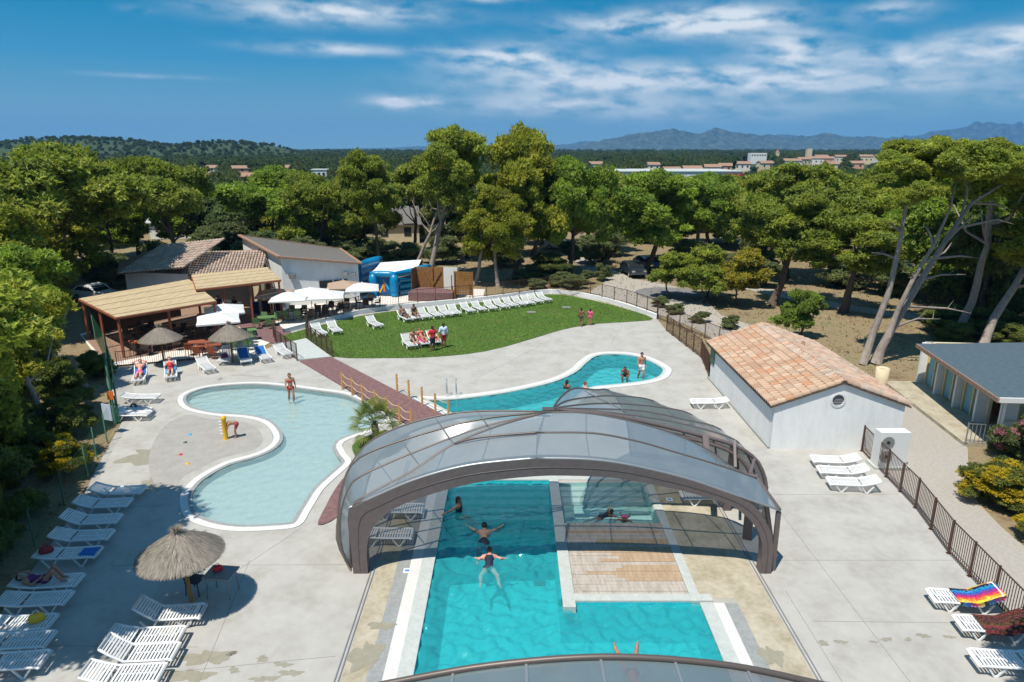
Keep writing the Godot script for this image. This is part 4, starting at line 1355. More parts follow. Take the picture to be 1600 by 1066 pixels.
func pool_house() -> void:
	var t := thing("pool_house", "white pump house with pale terracotta tiled gable roof beside the pool deck", "building")
	var x0 := 11.6; var x1 := 17.35; var z0 := -38.2; var z1 := -28.2
	var eh := 2.08; var rh := 3.12; var rx := 14.47
	var w := MB.new()
	w.quad(Vector3(x0, 0, z0), Vector3(x0, eh, z0), Vector3(x0, eh, z1), Vector3(x0, 0, z1))
	w.quad(Vector3(x1, 0, z0), Vector3(x1, eh, z0), Vector3(x1, eh, z1), Vector3(x1, 0, z1))
	# gable walls; the front one is pierced by a round vent
	var gable := v2([x0, -.05, x0, eh, rx, rh, x1, eh, x1, -.05])
	var hole := PackedVector2Array()
	for k in 20:
		hole.append(Vector2(14.35 + cos(TAU * k / 20) * .27, 2.34 + sin(TAU * k / 20) * .27))
	var cut: Array = []
	for half in [v2([x0, -1, 14.35, -1, 14.35, 5, x0, 5]), v2([14.35, -1, x1, -1, x1, 5, 14.35, 5])]:
		for g in Geometry2D.intersect_polygons(gable, half):
			cut.append_array(Geometry2D.clip_polygons(g, hole))
	for g in cut:
		w.extrude(g, .22, Transform3D(Basis(), Vector3(0, 0, z1 - .11)))
	w.extrude(gable, .2, Transform3D(Basis(), Vector3(0, 0, z0 + .1)))
	put("wall", w.mesh(), M["white_wall"], t)
	var rg := MB.new()
	for k in 24:
		var a := TAU * k / 24; var b := TAU * (k + 1) / 24
		var c := Vector3(14.35, 2.34, z1 + .03)
		var A := Vector3(cos(a), sin(a), 0); var B := Vector3(cos(b), sin(b), 0)
		rg.quad(c + A * .34, c + B * .34, c + B * .26, c + A * .26)
		rg.quad(c + A * .34, c + B * .34, c + B * .34 - Vector3(0, 0, .04), c + A * .34 - Vector3(0, 0, .04))
	var vt := Node3D.new()
	vt.name = "round_vent"
	t.add_child(vt)
	put("vent_ring", rg.mesh(), M["canvas_white"], vt)
	for i in 6:
		var s := MB.new()
		var y := 2.34 - .2 + i * .08
		s.box(Vector3(14.35, y, z1 - .06), Vector3(2.0 * sqrt(.07 - pow(y - 2.34, 2.0)), .02, .08), Basis(Vector3.RIGHT, .6))
		put("vent_slat", s.mesh(), M["grey_metal"], vt)
	var inner := MB.new()
	inner.box(Vector3(14.4, 2.3, z1 - .5), Vector3(1.2, .9, .05))
	put("vent_back", inner.mesh(), M["black"], vt)
	var ov := .22
	var roof := Node3D.new()
	roof.name = "roof"
	t.add_child(roof)
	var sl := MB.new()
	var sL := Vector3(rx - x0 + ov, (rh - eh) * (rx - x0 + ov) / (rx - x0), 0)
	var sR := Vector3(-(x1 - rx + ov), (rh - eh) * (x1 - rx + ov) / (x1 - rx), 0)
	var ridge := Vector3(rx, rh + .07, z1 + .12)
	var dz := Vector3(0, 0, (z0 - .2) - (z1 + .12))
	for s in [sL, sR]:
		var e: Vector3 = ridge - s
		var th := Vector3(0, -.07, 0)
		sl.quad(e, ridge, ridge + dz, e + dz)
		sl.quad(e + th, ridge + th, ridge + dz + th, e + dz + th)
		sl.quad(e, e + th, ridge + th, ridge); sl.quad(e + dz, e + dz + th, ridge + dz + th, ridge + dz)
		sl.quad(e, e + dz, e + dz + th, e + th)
	put("roof_deck", sl.mesh(), M["bark"], roof)  # deck coloured dark so the gaps between tiles read as shade
	tile_rows(roof, ridge - sL, dz, sL, .285, .36, 290, 3)
	tile_rows(roof, ridge - sR, dz, sR, .285, .36, 0, 4)
	var rt := half_tile(.46, .14)
	for i in 24:
		var o := put("ridge_tile", rt, M["tile_%d" % (i * 5 % 6)], roof)
		o.position = ridge + Vector3(0, .05, -.22 - i * .43)
		o.rotation.x = .03
	var ch := MB.new()
	ch.tube([Vector3(15.3, 2.8, -34.5), Vector3(15.3, 3.25, -34.5)], [.1], 10)
	put("vent_pipe", ch.mesh(true), M["far_tile"], roof)
	var d := MB.new()
	d.box(Vector3(x0 - .02, 1.45, z0 + .55), Vector3(.05, .9, .75))
	put("window", d.mesh(), M["green_rail"], t)
	var p := MB.new()
	p.box(Vector3(x0 - .05, .04, -33.2), Vector3(.1, .08, 9.9))
	put("plinth", p.mesh(), M["coping_grey"], t)

func heat_pump() -> void:
	var t := thing("heat_pump", "white heat pump with two grey fans behind the brown railing", "heat pump", Vector3(16.0, 0, -26.55), .0)
	var b := MB.new()
	b.box(Vector3(0, .86, 0), Vector3(1.25, 1.5, .5))
	put("casing", b.mesh(), M["canvas_white"], t)
	var f := MB.new()
	f.box(Vector3(0, .05, 0), Vector3(1.5, .1, .8))
	put("plinth", f.mesh(), M["coping_light"], t)
	for y in [1.18, .55]:
		var g := Node3D.new()
		g.name = "fan"
		t.add_child(g, true)
		var a := MB.new()
		a.tube([Vector3(-.28, y, .25), Vector3(-.28, y, .275)], [.26], 20)
		put("fan_guard", a.mesh(), M["grey_metal"], g)
		for k in 5:
			var q := MB.new()
			q.box(Vector3(-.28, y, .285), Vector3(.5, .012, .012), Basis(Vector3.BACK, PI * k / 5))
			put("guard_bar", q.mesh(), M["concrete_dark"], g)
		var h := MB.new()
		h.tube([Vector3(-.28, y, .28), Vector3(-.28, y, .30)], [.07], 10)
		put("fan_hub", h.mesh(), M["black"], g)

func washroom() -> void:
	var t := thing("washroom_block", "flat roofed washroom block with pale blue doors between white fin walls", "building")
	var A := Vector3(23.1, 0, -37.0); var B := Vector3(22.3, 0, -29.0)   # foot of the door front
	var dirv := (B - A).normalized(); var inward := Vector3(-dirv.z, 0, dirv.x)
	if inward.x < 0:
		inward = -inward
	var H := 2.5
	var fl := MB.new()
	var fa := A - inward * 1.7; var fb := B - inward * 1.7 + dirv * .6
	fl.prism(PackedVector2Array([Vector2(fa.x, fa.z), Vector2(fb.x, fb.z), Vector2(fb.x + 3.4, fb.z + .3), Vector2(A.x + 1.5, A.z)]), -.2, .14)
	put("walkway", fl.mesh(), M["inner_deck"], t)
	var back := MB.new()
	var doors := A + inward * .55
	back.bar(doors + Vector3(0, H / 2, 0), doors + dirv * 6.2 + Vector3(0, H / 2, 0), .15, H)
	back.bar(A + inward * 8 + Vector3(0, H / 2, 0), B + inward * 8 + Vector3(0, H / 2, 0), .2, H)
	back.bar(A + Vector3(0, H / 2, 0) + inward * .2, A + inward * 8 + Vector3(0, H / 2, 0), .2, H)
	put("wall", back.mesh(), M["cream_wall"], t)
	for i in 5:
		var p := A + dirv * (.1 + i * 1.95)
		var f := MB.new()
		f.bar(p + Vector3(0, H / 2, 0), p + inward * .52 + Vector3(0, H / 2, 0), .14, H)
		put("fin_wall", f.mesh(), M["white_wall"], t)
		if i < 3:
			for k in 2:
				var q := p + dirv * (.30 + k * .82 + .36) + inward * .40
				var d := MB.new()
				d.bar(q - dirv * .31 + Vector3(0, 1.2, 0), q + dirv * .31 + Vector3(0, 1.2, 0), .05, 2.0)
				var dd := put("door", d.mesh(), M["door_blue"], t)
				var hd := MB.new()
				hd.box(q + dirv * .22 - inward * .06 + Vector3(0, 1.15, 0), Vector3(.05, .05, .1))
				put("handle", hd.mesh(), M["grey_metal"], dd)
				var j := MB.new()
				j.bar(q - dirv * .41 - inward * .03 + Vector3(0, .1, 0), q - dirv * .41 - inward * .03 + Vector3(0, 2.35, 0), .14, .06)
				put("door_jamb", j.mesh(), M["jamb_yellow"], t)
	# near end: half wall and opening
	var e := MB.new()
	e.bar(B + Vector3(0, .55, 0) + dirv * .1, B + inward * 6 + Vector3(0, .55, 0) + dirv * .1, .2, 1.1)
	e.bar(B + Vector3(0, H / 2, 0) + dirv * .1, B + inward * .55 + Vector3(0, H / 2, 0) + dirv * .1, .22, H)
	put("half_wall", e.mesh(), M["white_wall"], t)
	var sill := MB.new()
	sill.bar(B + Vector3(0, 1.14, 0) + dirv * .1, B + inward * 6 + Vector3(0, 1.14, 0) + dirv * .1, .3, .07)
	put("sill", sill.mesh(), M["cream_wall"], t)
	var iw := MB.new()
	iw.bar(B + inward * 1.2 - dirv * 1.9 + Vector3(0, H / 2, 0), B + inward * 7 - dirv * 1.9 + Vector3(0, H / 2, 0), .12, H)
	put("inner_wall", iw.mesh(), M["jamb_yellow"], t)
	var r := MB.new()
	var c0 := Vector3(22.3, 0, -36.1); var c1 := Vector3(20.95, 0, -27.6)
	var c2 := c1 + Vector3(9, 0, .6); var c3 := c0 + Vector3(9, 0, -.4)
	r.prism(PackedVector2Array([Vector2(c0.x, c0.z), Vector2(c1.x, c1.z), Vector2(c2.x, c2.z), Vector2(c3.x, c3.z)]), H + .005, H + .16)
	put("roof", r.mesh(), M["slate_felt"], t)
	var g := MB.new()
	g.bar(c0 + Vector3(-.04, H + .07, 0), c1 + Vector3(-.04, H + .07, .04), .08, .2)
	put("gutter", g.mesh(), M["old_tile"], t)
	var g2 := MB.new()
	g2.bar(c1 + Vector3(0, H + .09, .05), c2 + Vector3(0, H + .09, .05), .09, .22)
	put("fascia", g2.mesh(), M["canvas_white"], t)
	railing("metal_railing", "short grey metal railing at the end of the washroom walkway", [Vector3(20.6, .14, -28.6), Vector3(22.0, .14, -28.4)], .95, 1.4, .16, "grey_metal", true, .05, .022)
	var bn := thing("litter_bin", "round cream concrete litter bin beside the washroom walkway", "bin", Vector3(21.25, 0, -37.2))
	var bo := MB.new()
	bo.lathe([Vector2(.34, 0), Vector2(.36, .9), Vector2(.30, .92), Vector2(.29, .6)], 20)
	put("drum", bo.mesh(true), M["cream_wall"], bn)
	var li := MB.new()
	li.lathe([Vector2(.28, .78), Vector2(.0, .80)], 16)
	put("bin_liner", li.mesh(), M["black"], bn)

func restaurant() -> void:
	# main white hall
	var t := thing("restaurant_hall", "large white rendered hall with low grey roof edged in terracotta", "building")
	var p := [Vector3(-19.4, 0, -57.0), Vector3(-13.5, 0, -59.4), Vector3(-18.2, 0, -71.5), Vector3(-26.0, 0, -66.0)]
	var hh := [4.25, 3.3, 2.8, 4.9]
	var w := MB.new()
	for i in 4:
		var j := (i + 1) % 4
		w.quad(p[i], p[i] + Vector3(0, hh[i], 0), p[j] + Vector3(0, hh[j], 0), p[j])
	put("wall", w.mesh(), M["white_wall"], t)
	var r := MB.new()
	var c: Vector3 = (p[0] + p[1] + p[2] + p[3]) / 4
	var rr := []
	for i in 4:
		rr.append(p[i] + (p[i] - c).normalized() * .35 + Vector3(0, hh[i] + .06, 0))
	r.quad(rr[0], rr[1], rr[2], rr[3])
	var dn := Vector3(0, -.1, 0)
	r.quad(rr[0] + dn, rr[1] + dn, rr[2] + dn, rr[3] + dn)
	put("roof", r.mesh(), M["grey_roof"], t)
	for i in 4:
		var e := MB.new()
		e.bar(rr[i], rr[(i + 1) % 4], .28, .13)
		put("tile_edging", e.mesh(), M["far_tile"], t)
	for q in [[.12, 2.6, .5, .4], [.82, 2.5, .35, .3], [.93, 2.4, .25, .25]]:
		var d := MB.new()
		var a: Vector3 = p[0].lerp(p[1], q[0])
		d.box(a + Vector3(.1, q[1], .2), Vector3(q[2], q[3], .35))
		put("wall_unit", d.mesh(), M["grey_metal"], t)
	for q in [.55, .75]:
		var d := MB.new()
		var a: Vector3 = p[0].lerp(p[1], q)
		d.box(a + Vector3(.02, 1.5, .03), Vector3(1.1, 1.0, .1), Basis(Vector3.UP, .38))
		put("window", d.mesh(), M["dark_window"], t)
	# middle wing with clay tile roof
	var m := thing("restaurant_wing", "middle restaurant wing with brown clay tile roof above the bar", "building")
	var mw := MB.new()
	mw.prism(v2([-29.2, -58.6, -21.2, -56.8, -22.8, -63.5, -30.6, -64.5]), -.05, 2.6)
	put("wall", mw.mesh(), M["cream_wall"], m)
	var a0 := Vector3(-29.8, 2.5, -57.9); var a1 := Vector3(-20.9, 2.75, -56.4); var a2 := Vector3(-22.6, 4.2, -61.6); var a3 := Vector3(-30.6, 3.9, -62.0)
	var rb := MB.new()
	rb.quad(a0, a1, a2, a3)
	rb.quad(a3, a2, a2 + Vector3(-.6, -1.2, -3), a3 + Vector3(0, -1.2, -3))
	put("roof_deck", rb.mesh(), M["old_tile"], m)
	tile_rows(m, a0, a1 - a0, a3 - a0, .28, .38, 0, 9)
	var chm := MB.new()
	chm.box(Vector3(-27.4, 4.2, -61.4), Vector3(.5, .7, .5))
	put("chimney", chm.mesh(), M["cream_wall"], m)
	var bar := MB.new()
	bar.box(Vector3(-23.2, .55, -54.3), Vector3(3.0, 1.1, .5), Basis(Vector3.UP, -.5))
	put("bar_counter", bar.mesh(), M["render_wall"], m)
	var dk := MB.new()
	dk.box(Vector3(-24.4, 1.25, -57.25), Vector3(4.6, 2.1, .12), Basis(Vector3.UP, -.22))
	put("dark_bar_opening_panel", dk.mesh(), M["black"], m)  # solid black slab, painted darkness for the inside of the bar
	# left house with gable
	var h := thing("gabled_annex", "small white annex with weathered brown tile gable behind the canopy", "building")
	var hw := MB.new()
	hw.prism(v2([-33.6, -58.6, -27.6, -57.4, -29, -65, -36, -64]), -.05, 2.7)
	put("wall", hw.mesh(), M["white_wall"], h)
	var b0 := Vector3(-33.9, 2.55, -57.9); var b1 := Vector3(-27.6, 3.3, -56.8); var b2 := Vector3(-29.3, 4.1, -62.2); var b3 := Vector3(-31.6, 4.55, -61.5); var b4 := Vector3(-36.2, 2.9, -62.5)
	var hr := MB.new()
	hr.quad(b0, b1, b2, b3); hr.tri(b0, b3, b4)
	hr.tri(b1, b2, b2 + Vector3(0, -1.5, 0))
	put("roof_deck", hr.mesh(), M["old_tile"], h)
	tile_rows(h, b0, b1 - b0, b3 - b0, .30, .40, 0, 10)
	# canopies of split cane on posts
	for q in [["cane_canopy", "wide split cane canopy roof over the shaded dining terrace", [Vector3(-25.0, 2.75, -41.9), Vector3(-20.6, 2.8, -46.5), Vector3(-25.7, 3.0, -53.6), Vector3(-30.2, 2.95, -46.6)], [[0.02, 0.02], [.98, .02], [.5, .02], [.02, .97], [.02, .5], [.98, .6]]],
			["cane_canopy", "narrower split cane canopy roof in front of the bar", [Vector3(-23.0, 3.15, -48.9), Vector3(-17.9, 3.25, -52.1), Vector3(-20.6, 3.4, -57.0), Vector3(-25.6, 3.3, -53.9)], [[.3, .03], [.98, .03], [.62, .03], [.98, .8]]]]:
		var k := thing(q[0], q[1], "canopy")
		var c4: Array = q[2]
		var n := 9
		for i in n:
			var f0 := float(i) / n; var f1 := (i + .96) / n
			var s := MB.new()
			var e0: Vector3 = c4[0].lerp(c4[3], f0); var e1: Vector3 = c4[1].lerp(c4[2], f0); var e2: Vector3 = c4[1].lerp(c4[2], f1); var e3: Vector3 = c4[0].lerp(c4[3], f1)
			var up := Vector3(0, .015 * (i % 2), 0); var d := Vector3(0, -.05, 0)
			s.quad(e0 + up, e1 + up, e2 + up, e3 + up); s.quad(e0 + up + d, e1 + up + d, e2 + up + d, e3 + up + d)
			s.quad(e0 + up, e1 + up, e1 + up + d, e0 + up + d); s.quad(e3 + up, e2 + up, e2 + up + d, e3 + up + d); s.quad(e1 + up, e2 + up, e2 + up + d, e1 + up + d); s.quad(e0 + up, e3 + up, e3 + up + d, e0 + up + d)
			put("cane_mat", s.mesh(), M["cane"], k)
		for i in 4:
			var s := MB.new()
			s.bar(c4[i] + Vector3(0, -.11, 0), c4[(i + 1) % 4] + Vector3(0, -.11, 0), .1, .12)
			put("beam", s.mesh(), M["red_wood"], k)
		for u in q[3]:
			var pt: Vector3 = c4[0].lerp(c4[1], u[0]).lerp(c4[3].lerp(c4[2], u[0]), u[1])
			var s := MB.new()
			s.box(Vector3(pt.x, pt.y / 2 - .08, pt.z), Vector3(.13, pt.y - .12, .13))
			put("post", s.mesh(), M["red_wood"], k)
	var bw := thing("shade_toned_back_wall", "wooden wall darkened as shade behind the diners under the wide cane canopy", "wall")  # boards coloured near black to give the shaded interior
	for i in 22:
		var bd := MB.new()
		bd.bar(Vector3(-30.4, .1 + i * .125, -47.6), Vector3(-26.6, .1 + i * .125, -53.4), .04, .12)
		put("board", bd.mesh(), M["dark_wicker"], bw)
	# boards outside the bar
	for q in [[-20.6, -53.4, "pump_blue", "blue and orange framed menu board standing by the bar"], [-19.9, -53.9, "orange", "orange framed menu board beside the blue one"], [-19.2, -54.7, "timber", "wood framed blackboard leaning on the hall wall"]]:
		var s := thing("menu_board", q[3], "sign", Vector3(q[0], 0, q[1]), .3)
		var f := MB.new()
		for sx in [-.32, .32]:
			f.box(Vector3(sx, .62, 0), Vector3(.06, 1.2, .05))
		f.box(Vector3(0, 1.2, 0), Vector3(.7, .06, .05)); f.box(Vector3(0, .15, 0), Vector3(.7, .06, .05))
		put("board_frame", f.mesh(), M[q[2]], s)
		var pnl := MB.new()
		pnl.box(Vector3(0, .68, 0), Vector3(.58, 1.0, .02))
		put("board_panel", pnl.mesh(), M["navy"], s)

func inflatable() -> void:
	var t := thing("bouncy_castle", "blue inflatable bouncy castle with white sagging top behind the terrace", "bouncy castle", Vector3(-11.9, 0, -61.6), -.12)
	var tube := func(nm: String, pts: Array, r: float, m: String) -> void:
		var b := MB.new()
		b.tube(pts, [r * .8, r, r, r * .8] if pts.size() == 4 else [r], 12)
		put(nm, b.mesh(true), M[m], t)
	for i in 5:
		tube.call("wall_tube", [Vector3(-1.7, .35 + i * .5, .5), Vector3(-1.55, .35 + i * .5, -1.2), Vector3(-1.3, .35 + i * .5, -2.4), Vector3(-1.2, .35 + i * .5, -3.4)], .36, "castle_blue")
	for x in [-.6, 1.1]:
		tube.call("pillar", [Vector3(x, .05, .35), Vector3(x, .7, .35), Vector3(x, 1.3, .35), Vector3(x, 1.75, .35)], .36, "castle_blue")
	t.scale = Vector3.ONE * 1.15
	tube.call("lintel", [Vector3(-.8, 1.75, .35), Vector3(-.1, 1.78, .35), Vector3(.7, 1.78, .35), Vector3(1.3, 1.75, .35)], .26, "castle_blue")
	tube.call("roof_beam", [Vector3(1.2, 1.75, .2), Vector3(2.3, 1.85, -.8), Vector3(2.9, 1.95, -1.8), Vector3(3.2, 1.9, -2.8)], .27, "castle_blue")
	for i in 3:
		tube.call("wall_tube", [Vector3(1.4, .3 + i * .48, .1), Vector3(2.2, .3 + i * .48, -.9), Vector3(2.9, .3 + i * .48, -2), Vector3(3.1, .3 + i * .48, -3)], .28, "castle_blue")
	var r := MB.new()
	for i in 10:
		for j in 8:
			var f := func(u: float, v: float) -> Vector3: return Vector3(-.9 + u * 3.4, 1.85 + .35 * v * v - .35 * sin(u * PI) * (1 - v) + .25 * u * v, -.2 - v * 2.4 - u * .4)
			r.quad(f.call(i / 10.0, j / 8.0), f.call((i + 1) / 10.0, j / 8.0), f.call((i + 1) / 10.0, (j + 1) / 8.0), f.call(i / 10.0, (j + 1) / 8.0))
	put("canopy_sheet", r.mesh(true), M["castle_white"], t)
	var d := MB.new()
	d.box(Vector3(.25, .85, .25), Vector3(1.2, 1.5, .05))
	put("mesh_door", d.mesh(), M["castle_dark"], t)
	for k in 3:
		var s := MB.new()
		s.box(Vector3(.1 + k * .16, .7 + k * .12, .30), Vector3(.12, .9, .03), Basis(Vector3.BACK, -.5 + k * .5))
		put("door_print", s.mesh(), M[["yellow", "orange", "cyan_cloth"][k]], t)

func stage() -> void:
	var t := thing("stage", "small wooden stage with brown plank screens and red brown floor", "stage", Vector3(-6.6, 0, -60.6), -.1)
	t.scale = Vector3.ONE * 1.1
	var f := MB.new()
	f.box(Vector3(-.4, .35, .4), Vector3(3.6, .7, 2.2))
	put("stage_floor", f.mesh(), M["burgundy"], t)
	for side in [[Vector3(-2.1, 0, -.9), Vector3(.7, 0, -1.0)], [Vector3(.7, 0, -1.0), Vector3(1.6, 0, -.3)], [Vector3(1.45, 0, .9), Vector3(3.0, 0, 1.1)], [Vector3(-2.2, 0, .3), Vector3(-2.1, 0, -.9)]]:
		for i in 14:
			var b := MB.new()
			var y := .55 + i * .135
			b.bar(side[0] + Vector3(0, y, 0), side[1] + Vector3(0, y, 0), .03, .12)
			put("plank", b.mesh(), M["screen_wood"], t)
	for q in [Vector3(-2.1, 0, -.85), Vector3(.7, 0, -.93), Vector3(-.7, 0, -.9), Vector3(1.5, 0, .95), Vector3(3.0, 0, 1.15), Vector3(1.6, 0, -.25)]:
		var b := MB.new()
		b.box(q + Vector3(0, 1.2, .05), Vector3(.09, 2.4, .09))
		put("post", b.mesh(), M["screen_wood"], t)
	for s in [-1, 1]:
		var b := MB.new()
		b.bar(Vector3(-.7, .9, -.84), Vector3(-.7 + s * .7, 2.2, -.84), .06, .08)
		put("brace", b.mesh(), M["timber"], t)
	var p := thing("projection_screen", "white upright projection screen on the wooden stage", "screen", Vector3(-5.5, .775, -60.3), -.25)
	var b := MB.new()
	b.box(Vector3(0, 1.05, 0), Vector3(1.3, 2.0, .04))
	put("screen_sheet", b.mesh(), M["canvas_white"], p)
	var c := MB.new()
	c.box(Vector3(.1, .6, .05), Vector3(.07, 1.5, .05))
	c.box(Vector3(.1, .03, .05), Vector3(.6, .05, .4))
	put("screen_stand", c.mesh(), M["timber"], p)

# ---------------------------------------------------------------- planting
func foliage_kit() -> void:
	var pine := [Color(.275, .335, .038), Color(.32, .375, .042), Color(.23, .295, .040), Color(.36, .40, .055)]
	var dark := [Color(.16, .20, .04), Color(.19, .23, .045), Color(.13, .175, .045)]
	var oak := [Color(.19, .23, .085), Color(.22, .26, .095), Color(.16, .205, .08)]
	var gold := [Color(.33, .33, .045), Color(.27, .29, .045), Color(.38, .36, .05)]
	crowns["pine"] = []; crowns["tall"] = []; crowns["dark"] = []; crowns["oak"] = []; crowns["gold"] = []; crowns["lime"] = []; crowns["flower"] = []; crowns["oleander"] = []
	for i in 5:
		crowns["pine"].append(crown_mesh(100 + i, 5, 7, 185, 115, .27, pine, "umbrella"))
		crowns["tall"].append(crown_mesh(200 + i, 5, 7, 205, 115, .27, pine, "tall"))
	for i in 3:
		crowns["dark"].append(crown_mesh(300 + i, 5, 7, 230, 100, .34, dark, "round"))
		crowns["oak"].append(crown_mesh(400 + i, 5, 7, 230, 100, .31, oak, "round"))
	for i in 2:
		crowns["gold"].append(crown_mesh(500 + i, 5, 7, 190, 90, .40, gold, "round"))
		crowns["lime"].append(crown_mesh(600 + i, 5, 7, 200, 100, .40, [Color(.18, .29, .045), Color(.21, .33, .05), Color(.15, .24, .04)], "round"))
	crowns["flower"].append(crown_mesh(700, 5, 7, 260, 130, .30, [Color(.42, .33, .012), Color(.50, .38, .012), Color(.16, .18, .025), Color(.11, .14, .025)], "round"))
	crowns["oleander"].append(crown_mesh(800, 5, 7, 190, 110, .45, [Color(.13, .17, .06), Color(.15, .19, .07), Color(.13, .17, .06), Color(.12, .16, .06), Color(.14, .18, .06), Color(.45, .20, .22)], "round"))
	# the same crown, thinned, for distant woods
	crowns["far"] = [crown_mesh(900, 5, 7, 46, 26, .95, [Color(.10, .15, .04), Color(.125, .175, .045), Color(.085, .13, .045)], "round")]

func trees() -> void:
	var B := "pines behind the pool grounds"
	# left of the restaurant
	tree("pine_tree", "largest spreading pine towering left of the restaurant annex", -38.0, -54.5, 3.2, 13.6, 7.0, "pine", Vector2(.5, 0), .32)
	tree("pine_tree", "pine with bare forked trunk leaning over the annex roof", -32.0, -66, 4.0, 12.4, 4.6, "pine", Vector2(-1.2, 0), .28)
	tree("pine_tree", "wide pine filling the space behind the green fence and car", -35.5, -43.5, 2.4, 10.6, 5.2, "pine", Vector2(-.5, 0), .3)
	tree("pine_tree", "bright green pine with curved grey trunk beside the canopy corner", -24.2, -36.4, 3.2, 8.2, 2.9, "tall", Vector2(-2.3, .6), .24, "", "pale_bark")
	tree("pine_tree", "dark pine with crooked pale trunk above the yellow flowering bush", -21.5, -29.4, 2.6, 7.6, 2.7, "tall", Vector2(-1.6, -.2), .2, "", "pale_bark")
	tree("pine_tree", "tall pine outside the near green mesh fence", -17.0, -13.8, 7.0, 12.0, 3.7, "pine", Vector2(1.3, -.6), .28)
	tree("pine_tree", "pine with broad shading crown over the blue shaded lounger row", -17.7, -16.8, 5.8, 10.6, 3.5, "pine", Vector2(1.2, -.6), .28)
	tree("pine_tree", "pine growing beside the fence post near the wet patch", -18.9, -18.6, 3.8, 8.2, 2.9, "pine", Vector2(1.5, .2), .22)
	tree("pine_tree", "slim pine outside the fence shading the raised back loungers", -20.6, -21.0, 3.2, 7.6, 2.3, "pine", Vector2(1.4, .0), .2)
	tree("pine_tree", "low pine beyond the fence whose shade reaches the spray pad side", -21.6, -24.8, 1.8, 7.4, 2.6, "tall", Vector2(.2, 0), .22)
	tree("pine_tree", "dense pine standing left of the leaning trunk pine by the canopy", -31.0, -37.0, 1.6, 8.8, 3.4, "tall", Vector2.ZERO, .26)
	tree("pine_tree", "tall dark pine at the fence behind the spray pad", -25.0, -29.0, 1.4, 8.0, 2.9, "tall", Vector2.ZERO, .24)
	# behind the restaurant to the stage
	for q in [[-43, -72, 2, 11.5, 6.2, "pine"], [-27.5, -80, 2.2, 11.0, 5.6, "pine"], [-22.0, -77, 2.6, 10.8, 4.5, "tall"], [-37, -86, 1, 8.0, 5.2, "oak"], [-32, -76, .6, 5.6, 4.2, "oak"], [-27, -72.5, .6, 4.8, 3.4, "oak"], [-22.5, -73.5, .4, 4.2, 2.8, "oak"], [-12.3, -86, 3.4, 11.6, 5.0, "pine"], [-18.5, -84, 2.4, 10.2, 4.4, "tall"]]:
		tree("oak_tree" if q[5] == "oak" else "pine_tree", "grey green holm oak crowding behind the restaurant roofs" if q[5] == "oak" else "rounded pine in the belt behind the restaurant roofs", q[0], q[1], q[2], q[3], q[4], q[5], Vector2.ZERO, .25, "trees behind the restaurant")
	tree("pine_tree", "slender pine with small round crown behind the bouncy castle", -14.4, -73, 6.0, 12.8, 3.2, "tall", Vector2(-.8, 0), .2)
	tree("pine_tree", "tallest pine with two leaning pale trunks above the stage", -8.6, -69, 7.2, 15.2, 3.9, "tall", Vector2(2.9, 0), .3, "", "pale_bark")
	tree("pine_tree", "leaning pale trunk pine rising beside the tallest pine", -10.6, -70.5, 6.0, 12.2, 2.6, "pine", Vector2(4.2, 0), .2, "", "pale_bark")
	tree("pine_tree", "broad dense pine beside the tallest one above the stage screens", .4, -70, 3.6, 15.1, 4.8, "tall", Vector2(.4, 0), .34)
	tree("pine_tree", "lower pine filling the gap under the two tall central pines", -3.6, -67, 2.4, 9.2, 3.3, "tall", Vector2(1, 0), .22, "", "pale_bark")
	tree("pine_tree", "pine with thin pale trunks behind the stage end", -1.4, -66, 3.6, 9.6, 2.8, "tall", Vector2(.4, 0), .2, "", "pale_bark")
	tree("pine_tree", "sweeping pine between the tall central pines and the parked car", 6.3, -72, 3.0, 12.5, 4.2, "tall", Vector2(.2, 0), .28)
	tree("pine_tree", "bushy pine shading the dark parked car", 14.6, -74, 2.8, 11.0, 5.2, "tall", Vector2(.8, 0), .34)
	tree("pine_tree", "pine standing behind the yellow green small trees", 22.0, -82, 2.0, 10.2, 5.2, "tall", Vector2.ZERO, .3, "", "pale_bark")
	tree("pine_tree", "pine with dark forked trunk beside the round green bush", 22.4, -57.5, 4.2, 9.6, 3.9, "tall", Vector2(1.2, 0), .34)
	tree("pine_tree", "wide pine in the second row behind the round green bush", 28.5, -70, 3.0, 11.9, 5.6, "tall", Vector2.ZERO, .32)
	tree("pine_tree", "low spreading pine left of the great forked trunk", 27.4, -55, 3.2, 8.0, 3.8, "tall", Vector2(.6, 0), .34)
	for q in [[34, -90, 2, 10.4, 6, "tall"], [27, -94, 2, 10, 5.6, "tall"], [40, -78, 2, 11, 6, "pine"], [46, -66, 2, 12, 6.2, "tall"], [10.5, -92, 2, 10, 5, "tall"], [2.5, -86, 2, 11, 5, "tall"], [-5.5, -84, 1.6, 9.5, 4.6, "oak"], [38, -60, 2, 10.8, 5, "tall"], [52, -84, 2, 11.5, 6.5, "pine"], [18, -104, 2, 9.5, 5.5, "tall"]]:
		tree("oak_tree" if q[5] == "oak" else "pine_tree", "holm oak standing between the pine trunks behind the stage" if q[5] == "oak" else "pine in the back rows of the camp site wood", q[0], q[1], q[2], q[3], q[4], q[5], Vector2.ZERO, .28, "pines in the back rows")
	var gg := RandomNumberGenerator.new()
	gg.seed = 99
